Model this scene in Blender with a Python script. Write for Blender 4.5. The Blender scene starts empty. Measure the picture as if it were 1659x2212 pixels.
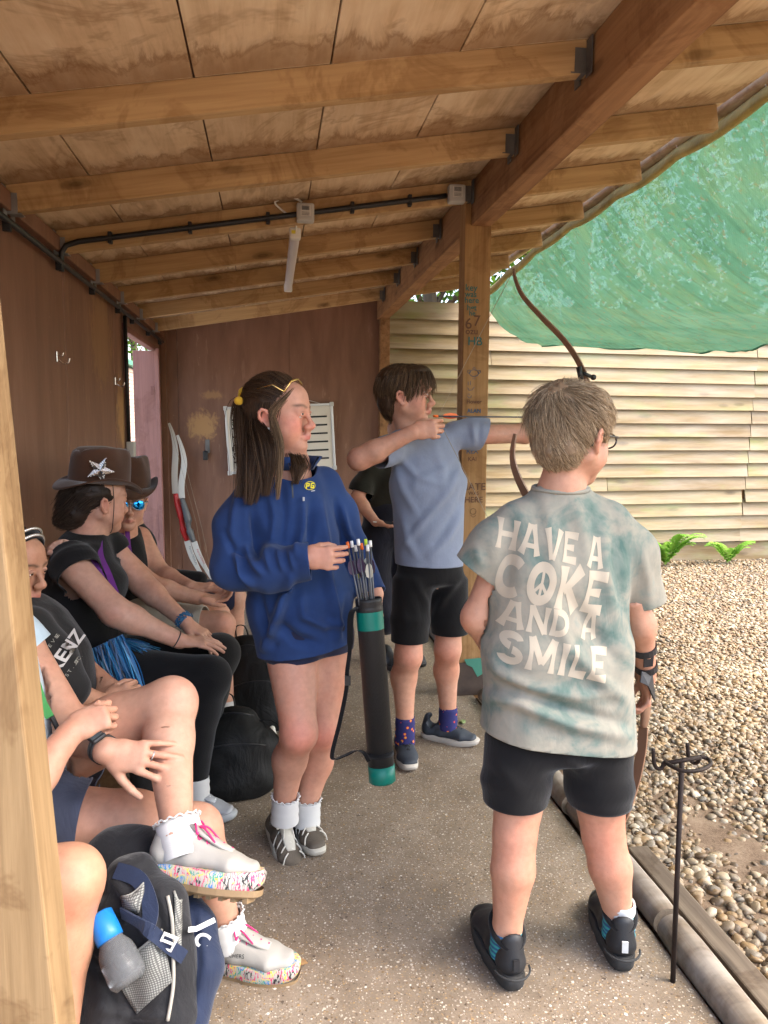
import bpy, bmesh, math, random
import numpy as np
from mathutils import Vector, Matrix, Quaternion, noise as mnoise
from mathutils.bvhtree import BVHTree
from math import sin, cos, pi, radians

# ---------------------------------------------------------------- scene, camera, sky, sun
SC = bpy.context.scene
COL = SC.collection
FPX, CPX, CPY, CAMH = 1640.0, 829.5, 1106.0, 1.42          # photograph measured at 1659 x 2212
PITCH = math.atan(184 / 1640); YAW = math.atan(246.5 / 1640 * cos(PITCH)); ROLL = radians(0.3)
fwd = Vector((sin(YAW) * cos(PITCH), cos(YAW) * cos(PITCH), -sin(PITCH)))
_r0 = Vector((cos(YAW), -sin(YAW), 0)); _u0 = _r0.cross(fwd)
rgt = _r0 * cos(ROLL) + _u0 * sin(ROLL); upv = _u0 * cos(ROLL) - _r0 * sin(ROLL)
CAMP = Vector((0, 0, CAMH))
cam_data = bpy.data.cameras.new('camera'); cam = bpy.data.objects.new('camera', cam_data); COL.objects.link(cam)
cam.matrix_world = Matrix(((rgt.x, upv.x, -fwd.x, 0), (rgt.y, upv.y, -fwd.y, 0), (rgt.z, upv.z, -fwd.z, CAMH), (0, 0, 0, 1)))
cam_data.sensor_fit = 'VERTICAL'; cam_data.sensor_height = 36.0; cam_data.lens = 36.0 * FPX / 2212.0
cam_data.clip_start = 0.05; cam_data.clip_end = 400
SC.camera = cam
world = bpy.data.worlds.new('World'); SC.world = world; world.use_nodes = True
SUN_EL, SUN_AZ = radians(52), radians(105)                    # azimuth measured from +Y towards +X
wn = world.node_tree.nodes; wn.clear()
sky = wn.new('ShaderNodeTexSky'); sky.sky_type = 'NISHITA'; sky.sun_disc = False
sky.sun_elevation = SUN_EL; sky.sun_rotation = SUN_AZ; sky.air_density = 1.0; sky.dust_density = 4.0; sky.ozone_density = 0.6
bgn = wn.new('ShaderNodeBackground'); bgn.inputs[1].default_value = 0.15
won = wn.new('ShaderNodeOutputWorld')
world.node_tree.links.new(sky.outputs[0], bgn.inputs[0]); world.node_tree.links.new(bgn.outputs[0], won.inputs[0])
sun_data = bpy.data.lights.new('sun', 'SUN'); sun_data.energy = 1.1; sun_data.angle = radians(45); sun_data.color = (1, .95, .87)
sun = bpy.data.objects.new('sun', sun_data); COL.objects.link(sun)
sun.rotation_euler = (Vector((sin(SUN_AZ) * cos(SUN_EL), cos(SUN_AZ) * cos(SUN_EL), sin(SUN_EL)))).to_track_quat('Z', 'Y').to_euler()
vs = SC.view_settings; vs.view_transform = 'Standard'; vs.look = 'None'; vs.gamma = 1.0; vs.use_curve_mapping = False
vs.exposure = 2.75
SC.cycles.use_denoising = True; SC.cycles.adaptive_threshold = .02; SC.cycles.max_bounces = 7; SC.cycles.diffuse_bounces = 4; SC.cycles.transparent_max_bounces = 12
SC.cycles.caustics_reflective = False; SC.cycles.caustics_refractive = False; SC.cycles.sample_clamp_indirect = 8

def at(px, py, Y):
    d = fwd + rgt * ((px - CPX) / FPX) - upv * ((py - CPY) / FPX)
    return CAMP + d * (Y / d.y)
def atx(px, py, X):
    d = fwd + rgt * ((px - CPX) / FPX) - upv * ((py - CPY) / FPX)
    return CAMP + d * (X / d.x)
def atz(px, py, Z=0.0):
    d = fwd + rgt * ((px - CPX) / FPX) - upv * ((py - CPY) / FPX)
    return CAMP + d * ((Z - CAMH) / d.z)

# ---------------------------------------------------------------- object helpers
def tag(o, label=None, cat=None, group=None, kind=None):
    if label: o['label'] = label
    if cat: o['category'] = cat
    if group: o['group'] = group
    if kind: o['kind'] = kind
    return o
def empty(name, loc=(0, 0, 0), parent=None, rz=0.0):
    o = bpy.data.objects.new(name, None); COL.objects.link(o); o.empty_display_size = .05
    o.location = loc; o.rotation_euler = (0, 0, rz)
    if parent: o.parent = parent
    return o
def inv_parent(o, p):
    """parent o (whose mesh is in world space) to p so that it stays where it is"""
    o.parent = p
    m = Matrix.Identity(4); q = p
    while q is not None:
        m = q.matrix_basis.to_4x4() @ m if q.parent is None else q.matrix_parent_inverse @ q.matrix_basis @ m
        q = q.parent
    o.matrix_parent_inverse = m.inverted()
def link(name, me, mat=None, parent=None):
    if mat is not None and not me.materials:
        for mm in (mat if isinstance(mat, (list, tuple)) else [mat]): me.materials.append(mm)
    o = bpy.data.objects.new(name, me); COL.objects.link(o)
    if parent is not None: inv_parent(o, parent)
    return o
def pydata(name, v, f, mat=None, parent=None, smooth=False):
    me = bpy.data.meshes.new(name); me.from_pydata([tuple(p) for p in v], [], f); me.update()
    if smooth: me.shade_smooth()
    return link(name, me, mat, parent)
class MB:
    """collects simple solids into one mesh"""
    def __init__(s): s.v = []; s.f = []
    def add(s, v, f):
        n = len(s.v); s.v += [tuple(p) for p in v]; s.f += [tuple(i + n for i in q) for q in f]; return s
    def box(s, c, d, rot=None):
        x, y, z = d[0] / 2, d[1] / 2, d[2] / 2; c = Vector(c)
        v = [Vector((a * x, b * y, e * z)) for a in (-1, 1) for b in (-1, 1) for e in (-1, 1)]
        if rot is not None: v = [rot @ p for p in v]
        return s.add([p + c for p in v], [(0, 1, 3, 2), (4, 6, 7, 5), (0, 4, 5, 1), (2, 3, 7, 6), (0, 2, 6, 4), (1, 5, 7, 3)])
    def tube(s, pts, r, n=8, cap=True, flat=None, side=None):
        """tube through pts; r number or list; flat = ratio of the second radius"""
        pts = [Vector(p) for p in pts]; m = len(pts)
        rs = r if isinstance(r, (list, tuple)) else [r] * m
        V = []; prev = Vector(side) if side is not None else None
        for i in range(m):
            t = (pts[min(i + 1, m - 1)] - pts[max(i - 1, 0)])
            t = t.normalized() if t.length > 1e-9 else Vector((0, 0, 1))
            if prev is None: prev = t.orthogonal()
            a = (prev - t * prev.dot(t))
            a = a.normalized() if a.length > 1e-6 else t.orthogonal().normalized()
            b = t.cross(a); prev = a; k = flat if flat else 1.0
            for j in range(n):
                q = 2 * pi * j / n
                V.append(pts[i] + a * (cos(q) * rs[i]) + b * (sin(q) * rs[i] * k))
        F_ = [(i * n + j, i * n + (j + 1) % n, (i + 1) * n + (j + 1) % n, (i + 1) * n + j) for i in range(m - 1) for j in range(n)]
        if cap: F_ += [tuple(range(n - 1, -1, -1)), tuple((m - 1) * n + j for j in range(n))]
        return s.add(V, F_)
    def lathe(s, prof, n=20, M=None):
        V = []; 
        for (r, z) in prof:
            for j in range(n):
                p = Vector((r * cos(2 * pi * j / n), r * sin(2 * pi * j / n), z)); V.append(M @ p if M is not None else p)
        m = len(prof)
        F_ = [(i * n + j, i * n + (j + 1) % n, (i + 1) * n + (j + 1) % n, (i + 1) * n + j) for i in range(m - 1) for j in range(n)]
        F_ += [tuple(range(n - 1, -1, -1)), tuple((m - 1) * n + j for j in range(n))]
        return s.add(V, F_)
    def sphere(s, c, r, n=10, rot=None):
        r = Vector(r) if not isinstance(r, (int, float)) else Vector((r, r, r)); V = []; c = Vector(c)
        for i in range(1, n):
            for j in range(2 * n):
                a, b = pi * i / n, pi * j / n
                p = Vector((r.x * sin(a) * cos(b), r.y * sin(a) * sin(b), r.z * cos(a))); V.append(c + (rot @ p if rot is not None else p))
        V += [c + (rot @ Vector((0, 0, r.z)) if rot is not None else Vector((0, 0, r.z))), c - (rot @ Vector((0, 0, r.z)) if rot is not None else Vector((0, 0, r.z)))]
        m = 2 * n
        F_ = [(i * m + j, (i + 1) * m + j, (i + 1) * m + (j + 1) % m, i * m + (j + 1) % m) for i in range(n - 2) for j in range(m)]
        F_ += [(len(V) - 2, j, (j + 1) % m) for j in range(m)] + [(len(V) - 1, (n - 2) * m + (j + 1) % m, (n - 2) * m + j) for j in range(m)]
        return s.add(V, F_)
    def build(s, name, mat=None, parent=None, smooth=False, bevel=0.0, seg=2):
        me = bpy.data.meshes.new(name); me.from_pydata(s.v, [], s.f); me.update()
        if bevel > 0:
            bm = bmesh.new(); bm.from_mesh(me)
            ed = [e for e in bm.edges if len(e.link_faces) == 2 and e.calc_face_angle(0) > .6]
            bmesh.ops.bevel(bm, geom=ed, offset=bevel, segments=seg, profile=.5, affect='EDGES', clamp_overlap=True)
            bm.to_mesh(me); bm.free()
        if smooth: me.shade_smooth()
        return link(name, me, mat, parent)
def smooth_by_angle(o, deg=40):
    me = o.data; me.shade_smooth()
    bm = bmesh.new(); bm.from_mesh(me)
    for e in bm.edges:
        e.smooth = not (len(e.link_faces) == 2 and e.calc_face_angle(0) > radians(deg))
    bm.to_mesh(me); bm.free()
def spline(pts, n=8):
    """Catmull-Rom through pts"""
    P = [Vector(p) for p in pts]; out = []
    for i in range(len(P) - 1):
        a, b, c, d = P[max(i - 1, 0)], P[i], P[i + 1], P[min(i + 2, len(P) - 1)]
        for k in range(n):
            t = k / n
            out.append(.5 * ((2 * b) + (c - a) * t + (2 * a - 5 * b + 4 * c - d) * t * t + (3 * b - a - 3 * c + d) * t ** 3))
    out.append(P[-1]); return out

# ---------------------------------------------------------------- material helpers
def lin(h):
    h = h.lstrip('#'); c = [int(h[i:i + 2], 16) / 255 for i in (0, 2, 4)]
    return tuple((x / 12.92 if x <= .04045 else ((x + .055) / 1.055) ** 2.4) for x in c) + (1.0,)
def rgba(c):
    return lin(c) if isinstance(c, str) else (tuple(c) + (1.0,) if len(c) == 3 else tuple(c))
class NM:
    def __init__(s, name):
        s.m = bpy.data.materials.new(name); s.m.use_nodes = True; s.t = s.m.node_tree; s.t.nodes.clear()
        s.out = s.t.nodes.new('ShaderNodeOutputMaterial')
    def n(s, ty, ins=None, **kw):
        nd = s.t.nodes.new('ShaderNode' + ty)
        for k, v in kw.items(): setattr(nd, k, v)
        for k, v in (ins or {}).items():
            if hasattr(v, 'is_output'): s.t.links.new(v, nd.inputs[k])
            else: nd.inputs[k].default_value = v
        return nd
    def coord(s, kind='Object'): return s.n('TexCoord').outputs[kind]
    def mapv(s, vec, scale=(1, 1, 1), loc=(0, 0, 0), rot=(0, 0, 0)):
        return s.n('Mapping', {'Vector': vec, 'Scale': scale, 'Location': loc, 'Rotation': rot}).outputs[0]
    def noise(s, vec, scale, detail=4, rough=.55, dist=0.0, out=0):
        return s.n('TexNoise', {'Vector': vec, 'Scale': scale, 'Detail': detail, 'Roughness': rough, 'Distortion': dist}).outputs[out]
    def vor(s, vec, scale, out='Distance', feature='F1', rnd=1.0):
        return s.n('TexVoronoi', {'Vector': vec, 'Scale': scale, 'Randomness': rnd}, feature=feature).outputs[out]
    def ramp(s, fac, stops, interp='LINEAR'):
        nd = s.n('ValToRGB', {0: fac}); cr = nd.color_ramp; cr.interpolation = interp
        while len(cr.elements) < len(stops): cr.elements.new(.5)
        for e, (p, c) in zip(cr.elements, stops):
            e.position = p; e.color = rgba(c) if not isinstance(c, (int, float)) else (c, c, c, 1)
        return nd.outputs[0]
    def mix(s, fac, a, b, mode='MIX'):
        nd = s.n('Mix', data_type='RGBA', blend_type=mode)
        for idx, v in ((0, fac), (6, a), (7, b)):
            if hasattr(v, 'is_output'): s.t.links.new(v, nd.inputs[idx])
            else: nd.inputs[idx].default_value = v if idx == 0 else rgba(v)
        return nd.outputs[2]
    def math(s, op, a, b=0.0, c=0.0):
        nd = s.n('Math', operation=op)
        for i, v in enumerate((a, b, c)):
            if hasattr(v, 'is_output'): s.t.links.new(v, nd.inputs[i])
            else: nd.inputs[i].default_value = v
        return nd.outputs[0]
    def rand(s): return s.n('ObjectInfo').outputs['Random']
    def shift(s, vec, amt=37.0):
        """offset the texture per object"""
        r = s.rand(); cx = s.n('CombineXYZ', {0: s.math('MULTIPLY', r, amt), 1: s.math('MULTIPLY', r, amt * 1.7), 2: s.math('MULTIPLY', r, amt * .6)}).outputs[0]
        return s.n('VectorMath', {0: vec, 1: cx}, operation='ADD').outputs[0]
    def bump(s, h, strength=.3, dist=.01, normal=None):
        ins = {'Height': h, 'Strength': strength, 'Distance': dist}
        if normal is not None: ins['Normal'] = normal
        return s.n('Bump', ins).outputs[0]
    def bsdf(s, color, rough=.6, normal=None, metal=0.0, spec=.4, **kw):
        ins = {'Base Color': color if hasattr(color, 'is_output') else rgba(color), 'Roughness': rough, 'Metallic': metal, 'Specular IOR Level': spec}
        ins.update(kw)
        if normal is not None: ins['Normal'] = normal
        b = s.n('BsdfPrincipled', ins); s.t.links.new(b.outputs[0], s.out.inputs[0]); return b
    def attr(s, name, out='Color', typ='GEOMETRY'): return s.n('Attribute', attribute_name=name, attribute_type=typ).outputs[out]
def flat(name, color, rough=.6, metal=0.0, var=.12, bump=.0, bscale=200.0, spec=.4, **kw):
    """a plain material with slight mottling"""
    k = NM(name); c = k.coord(); n1 = k.noise(c, 14, 4)
    col = k.mix(k.math('MULTIPLY', n1, var * 2), color, tuple(x * (1 - var * 2.2) for x in rgba(color)[:3]))
    nm = k.bump(k.noise(c, bscale, 3), bump, .002) if bump > 0 else None
    k.bsdf(col, rough, nm, metal, spec, **kw); return k.m

def wood(name, light, dark, axis=0, grain=1.0, knots=1.0, stain=0.0, green=0.0, rough=.75, grey=0.0, scale=1.0, vary=.35):
    k = NM(name); c = k.shift(k.coord())
    sc = [22.0 * scale] * 3; sc[axis] = 1.3 * scale
    v = k.mapv(c, tuple(sc))
    g1 = k.noise(v, 1.0, 6, .6, .6)
    sc2 = [90.0 * scale] * 3; sc2[axis] = 3.0 * scale
    g2 = k.noise(k.mapv(c, tuple(sc2)), 1.0, 4, .6)
    f = k.math('ADD', k.math('MULTIPLY', g1, .75), k.math('MULTIPLY', g2, .35 * grain))
    col = k.ramp(f, [(.32, dark), (.5, tuple((a * .45 + b * .55) for a, b in zip(rgba(dark)[:3], rgba(light)[:3]))), (.68, light)])
    # knots
    if knots > 0:
        ks = [6.5 * scale] * 3; ks[axis] = 2.1 * scale
        d = k.vor(k.mapv(c, tuple(ks)), 1.0)
        rings = k.math('SINE', k.math('MULTIPLY', d, 95.0))
        km = k.ramp(d, [(.03, 1.0), (.09, .75), (.15, .12), (.3, 0.0)])
        kc = k.mix(k.math('MULTIPLY', k.math('ADD', rings, 1.0), .28), tuple(x * .35 for x in rgba(dark)[:3]), tuple(x * .8 for x in rgba(dark)[:3]))
        col = k.mix(k.math('MULTIPLY', km, .85 * knots), col, kc)
    r = k.rand()
    col = k.mix(k.math('MULTIPLY', r, vary), col, k.mix(1.0, col, (.62, .56, .5), 'MULTIPLY'))
    if stain > 0:
        n = k.noise(k.mapv(c, (1.4, 1.4, 1.4)), 2.2, 5, .65, .8)
        m = k.ramp(n, [(.5, 0.0), (.56, 1.0), (.6, .55), (.75, .75)])
        col = k.mix(k.math('MULTIPLY', m, stain), col, k.mix(1.0, col, (.42, .3, .2), 'MULTIPLY'))
    if green > 0:
        n = k.noise(k.mapv(c, (1.1, 3, 3)), 1.6, 5, .6)
        col = k.mix(k.math('MULTIPLY', k.ramp(n, [(.52, 0.0), (.72, 1.0)]), green), col, (.2, .24, .07))
    if grey > 0:
        n = k.noise(k.mapv(c, (.7, 4, 4)), 2.0, 5, .6)
        col = k.mix(k.math('MULTIPLY', k.ramp(n, [(.35, 0.0), (.65, 1.0)]), grey), col, (.52, .48, .42))
    k.bsdf(col, rough, k.bump(f, .35, .004), spec=.25); return k.m
# ---------------------------------------------------------------- materials of the place
M = {}
M['rafter'] = wood('rafter_timber', (.58, .395, .20), (.34, .20, .085), 0, stain=.4, knots=1.0)
M['rafter_bot'] = M['rafter']
M['beam'] = wood('beam_timber', (.36, .195, .09), (.18, .085, .037), 1, stain=.35, knots=.8)
M['post'] = wood('post_timber', (.40, .235, .10), (.22, .11, .042), 2, stain=.3, knots=.7)
M['post_near'] = wood('near_post_timber', (.26, .17, .085), (.13, .076, .032), 2, stain=.45, knots=.5, scale=1.3)
M['fence'] = wood('fence_board', (.33, .255, .14), (.16, .108, .05), 0, stain=.0, knots=.9, green=.6, grey=.28, scale=.8, vary=.75)
M['log'] = wood('kerb_log', (.17, .125, .08), (.055, .038, .024), 1, stain=.6, knots=.5, grey=.35)
M['pole'] = wood('eave_pole', (.62, .5, .33), (.25, .17, .09), 1, stain=.6, knots=.6, grey=.3)
M['bench'] = wood('bench_timber', (.2, .11, .05), (.09, .045, .02), 1, stain=.4)
def ply_mat():
    k = NM('ceiling_plywood'); w = k.n('NewGeometry').outputs['Position']; c = k.shift(k.coord())
    g = k.noise(k.mapv(c, (26, 2.2, 10)), 1.0, 6, .62, .5)
    b = k.noise(c, 3.0, 5, .6, .4)
    col = k.ramp(k.math('ADD', k.math('MULTIPLY', g, .5), k.math('MULTIPLY', b, .5)), [(.34, (.52, .37, .22)), (.5, (.72, .56, .37)), (.66, (.82, .69, .50))])
    # water stains that soak in from the rafters (rafters every 0.71 m from y = 2.42)
    sx = k.n('SeparateXYZ', {0: w})
    y = k.math('FRACT', k.math('ADD', k.math('DIVIDE', k.math('SUBTRACT', sx.outputs[1], 2.395), .713), 10.0))
    n = k.noise(k.mapv(c, (3.2, .8, 1)), 2.6, 6, .7, .6)
    edge = k.math('ADD', y, k.math('MULTIPLY', k.math('SUBTRACT', n, .5), .75))
    m = k.ramp(edge, [(.70, 0.0), (.80, .35), (.86, 1.0), (.9, .7), (1.0, .9)])
    col = k.mix(k.math('MULTIPLY', m, .7), col, (.22, .11, .045))
    n2 = k.noise(c, 1.7, 5, .65, 1.2)
    m2 = k.ramp(n2, [(.52, 0.0), (.57, .8), (.6, .25), (.7, .35)])
    col = k.mix(k.math('MULTIPLY', m2, .5), col, (.24, .12, .05))
    col = k.mix(k.math('MULTIPLY', k.rand(), .4), col, k.mix(1.0, col, (.8, .72, .66), 'MULTIPLY'))
    k.bsdf(col, .8, k.bump(g, .3, .003), spec=.2); return k.m
M['ply'] = ply_mat()
def brown_mat():
    k = NM('brown_painted_plywood'); c = k.coord('Generated'); w = k.n('NewGeometry').outputs['Position']
    v = k.mapv(w, (6, 6, 1.1))
    g = k.noise(v, 1.5, 6, .6, .3)
    col = k.ramp(g, [(.3, (.165, .080, .050)), (.55, (.215, .108, .068)), (.75, (.25, .135, .09))])
    p = k.noise(k.mapv(w, (17, 17, 2.4)), 1.6, 7, .68, .4)              # flaked streaks
    zone = k.noise(w, 1.3, 3, .5)
    m = k.math('MULTIPLY', k.ramp(p, [(.585, 0.0), (.64, 1.0)]), k.ramp(zone, [(.42, 0.0), (.58, 1.0)]))
    col = k.mix(k.math('MULTIPLY', m, .6), col, (.33, .2, .135))
    s = k.noise(w, 34, 3, .6)                                            # specks
    col = k.mix(k.math('MULTIPLY', k.ramp(s, [(.72, 0.0), (.75, 1.0)]), .5), col, (.4, .27, .2))
    # bare patches where the paint is rubbed through: near door on the side wall, and two on the end wall
    for (px, py, pz), (rx, ry, rz), st in (((-.98, 5.38, 1.48), (.5, .28, .3), .85), ((-.61, 7.2, 1.42), (.155, .5, .16), 1.0), ((-.52, 7.2, 1.70), (.13, .5, .05), .55), ((-.98, 4.75, 1.95), (.5, .35, .35), .35)):
        d = k.n('VectorMath', {0: w, 1: (px, py, pz)}, operation='SUBTRACT').outputs[0]
        d = k.n('VectorMath', {0: d, 1: (1 / rx, 1 / ry, 1 / rz)}, operation='MULTIPLY').outputs[0]
        L = k.n('VectorMath', {0: d}, operation='LENGTH').outputs['Value']
        nn = k.noise(k.mapv(w, (9, 9, 4.5)), 2.0, 6, .7, .8)
        mm = k.ramp(k.math('ADD', L, k.math('MULTIPLY', k.math('SUBTRACT', nn, .5), 1.9)), [(.55, 1.0), (.95, 0.0)])
        col = k.mix(k.math('MULTIPLY', mm, st), col, (.42, .24, .10))
    k.bsdf(col, .55, k.bump(k.math('ADD', g, k.math('MULTIPLY', p, .5)), .35, .004), spec=.35); return k.m
M['brown'] = brown_mat()
M['door_wood'] = wood('door_frame_paint', (.30, .15, .125), (.2, .095, .08), 2, stain=.25, knots=.2)
M['steel'] = flat('galvanised_steel', (.42, .43, .44), .45, .85, .25)
M['steel_dark'] = flat('weathered_steel', (.22, .21, .2), .6, .6, .35)
M['iron'] = flat('rusty_iron', (.045, .028, .022), .7, .5, .5, .3)
M['black_plastic'] = flat('black_plastic', (.018, .018, .019), .42, 0, .2)
M['grey_plastic'] = flat('grey_plastic', (.5, .5, .48), .5, 0, .1)
M['white_plastic'] = flat('white_plastic', (.78, .77, .73), .45, 0, .1)
M['chrome'] = flat('chrome', (.75, .73, .7), .2, 1.0, .1)
def concrete_mat():
    k = NM('exposed_aggregate_concrete'); w = k.n('NewGeometry').outputs['Position']
    big = k.noise(w, 1.1, 5, .6); mid = k.noise(w, 9, 5, .65)
    base = k.ramp(k.math('ADD', k.math('MULTIPLY', big, .5), k.math('MULTIPLY', mid, .5)), [(.35, (.155, .118, .083)), (.5, (.215, .168, .122)), (.65, (.275, .225, .172))])
    fine = k.noise(w, 160, 3, .7)
    base = k.mix(.5, base, k.ramp(fine, [(.3, (.5, .5, .5)), (.7, (1.25, 1.2, 1.15))]), 'MULTIPLY')
    h = k.math('MULTIPLY', fine, .3)
    for sc, th, lim in ((175, .30, .42), (105, .27, .45), (58, .20, .72)):
        vn = k.n('TexVoronoi', {'Vector': k.n('VectorMath', {0: w, 1: k.n('VectorMath', {0: k.noise(w, sc * .5, 1, out=1), 1: (.008, .008, .008)}, operation='MULTIPLY').outputs[0]}, operation='ADD').outputs[0], 'Scale': sc, 'Randomness': 1.0})
        d, cc = vn.outputs['Distance'], vn.outputs['Color']
        sep = k.n('SeparateColor', {0: cc})
        stone = k.ramp(sep.outputs[0], [(0, (.06, .045, .035)), (.2, (.16, .10, .05)), (.4, (.34, .22, .10)), (.55, (.22, .18, .14)), (.74, (.40, .33, .25)), (.94, (.50, .44, .36)), (1, (.68, .63, .55))])
        on = k.math('MULTIPLY', k.ramp(d, [(th, 1.0), (th + .09, 0.0)]), k.math('GREATER_THAN', sep.outputs[1], lim))
        base = k.mix(k.math('MULTIPLY', on, .9), base, stone); h = k.math('ADD', h, k.math('MULTIPLY', on, .5))
    st = k.noise(w, 2.3, 6, .7, .8); base = k.mix(k.math('MULTIPLY', k.ramp(st, [(.5, 0.0), (.68, 1.0)]), .45), base, k.mix(1.0, base, (.5, .45, .4), 'MULTIPLY'))
    k.bsdf(base, .62, k.bump(h, .55, .004), spec=.35); return k.m
M['concrete'] = concrete_mat()
def soil_mat():
    k = NM('sandy_soil'); w = k.n('NewGeometry').outputs['Position']
    n = k.noise(w, 12, 6, .7); f = k.noise(w, 160, 3, .7)
    col = k.ramp(k.math('ADD', k.math('MULTIPLY', n, .6), k.math('MULTIPLY', f, .4)), [(.35, (.09, .058, .036)), (.5, (.16, .11, .072)), (.68, (.25, .185, .125))])
    k.bsdf(col, .9, k.bump(f, .5, .006), spec=.15); return k.m
M['soil'] = soil_mat()
M['paving'] = flat('pale_paving', (.55, .53, .49), .85, 0, .15, .3, 60)
M['brickpale'] = flat('pale_brick', (.52, .36, .28), .85, 0, .3, .4, 80)
M['mortar'] = flat('grey_mortar', (.25, .22, .2), .9)
# ---------------------------------------------------------------- ground
g = pydata('ground', [(-200, -200, -.06), (200, -200, -.06), (200, 200, -.06), (-200, 200, -.06)], [(0, 1, 2, 3)], M['soil']); tag(g, kind='structure')
fl = MB().box((.03, 2.9, -.08), (2.06, 9.0, .16)).build('floor', M['concrete'], bevel=.012); tag(fl, kind='structure')
pv = pydata('pavement', [(-60, -3, -.05), (-1.13, -3, -.05), (-1.13, 60, -.05), (-60, 60, -.05)], [(0, 1, 2, 3)], M['paving']); tag(pv, kind='structure')
# gravel bed, gently uneven sheet of soil plus scattered stones
def gh(x, y):
    h = -.035 + .03 * mnoise.noise(Vector((x * .9, y * .9, 3.1))) + .012 * mnoise.noise(Vector((x * 3.2, y * 3.2, 7.7)))
    d = (x - 1.6) ** 2 / .05 + (y - 2.4) ** 2 / .12                    # hollow scuffed bare by feet
    h -= .02 * math.exp(-d)
    return h + .045 * min(max((y - 6.2) / 1.1, 0), 1)
xs = np.linspace(1.1, 9.0, 80); ys = np.linspace(-2.0, 7.6, 96)
V = [(x, y, gh(x, y)) for y in ys for x in xs]
Fq = [(j * 80 + i, j * 80 + i + 1, (j + 1) * 80 + i + 1, (j + 1) * 80 + i) for j in range(95) for i in range(79)]
bed = pydata('gravel_ground', V, Fq, M['soil'], smooth=True); tag(bed, kind='structure')
def pebble_mat():
    k = NM('gravel_stones'); r = k.attr('tint', 'Fac', 'INSTANCER'); c = k.coord()
    col = k.ramp(r, [(0, (.06, .042, .026)), (.12, (.15, .096, .048)), (.28, (.265, .17, .078)), (.45, (.21, .168, .118)), (.6, (.30, .215, .118)), (.75, (.135, .118, .095)), (.9, (.34, .27, .175)), (1, (.44, .38, .29))])
    n = k.noise(c, 60, 5, .6)
    col = k.mix(.6, col, k.ramp(n, [(.3, (.55, .5, .45)), (.7, (1.2, 1.2, 1.2))]), 'MULTIPLY')
    col = k.mix(1.0, col, (.93, .92, .90), 'MULTIPLY')
    k.bsdf(col, .55, k.bump(n, .2, .002), spec=.4); return k.m
M['pebble'] = pebble_mat()
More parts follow.
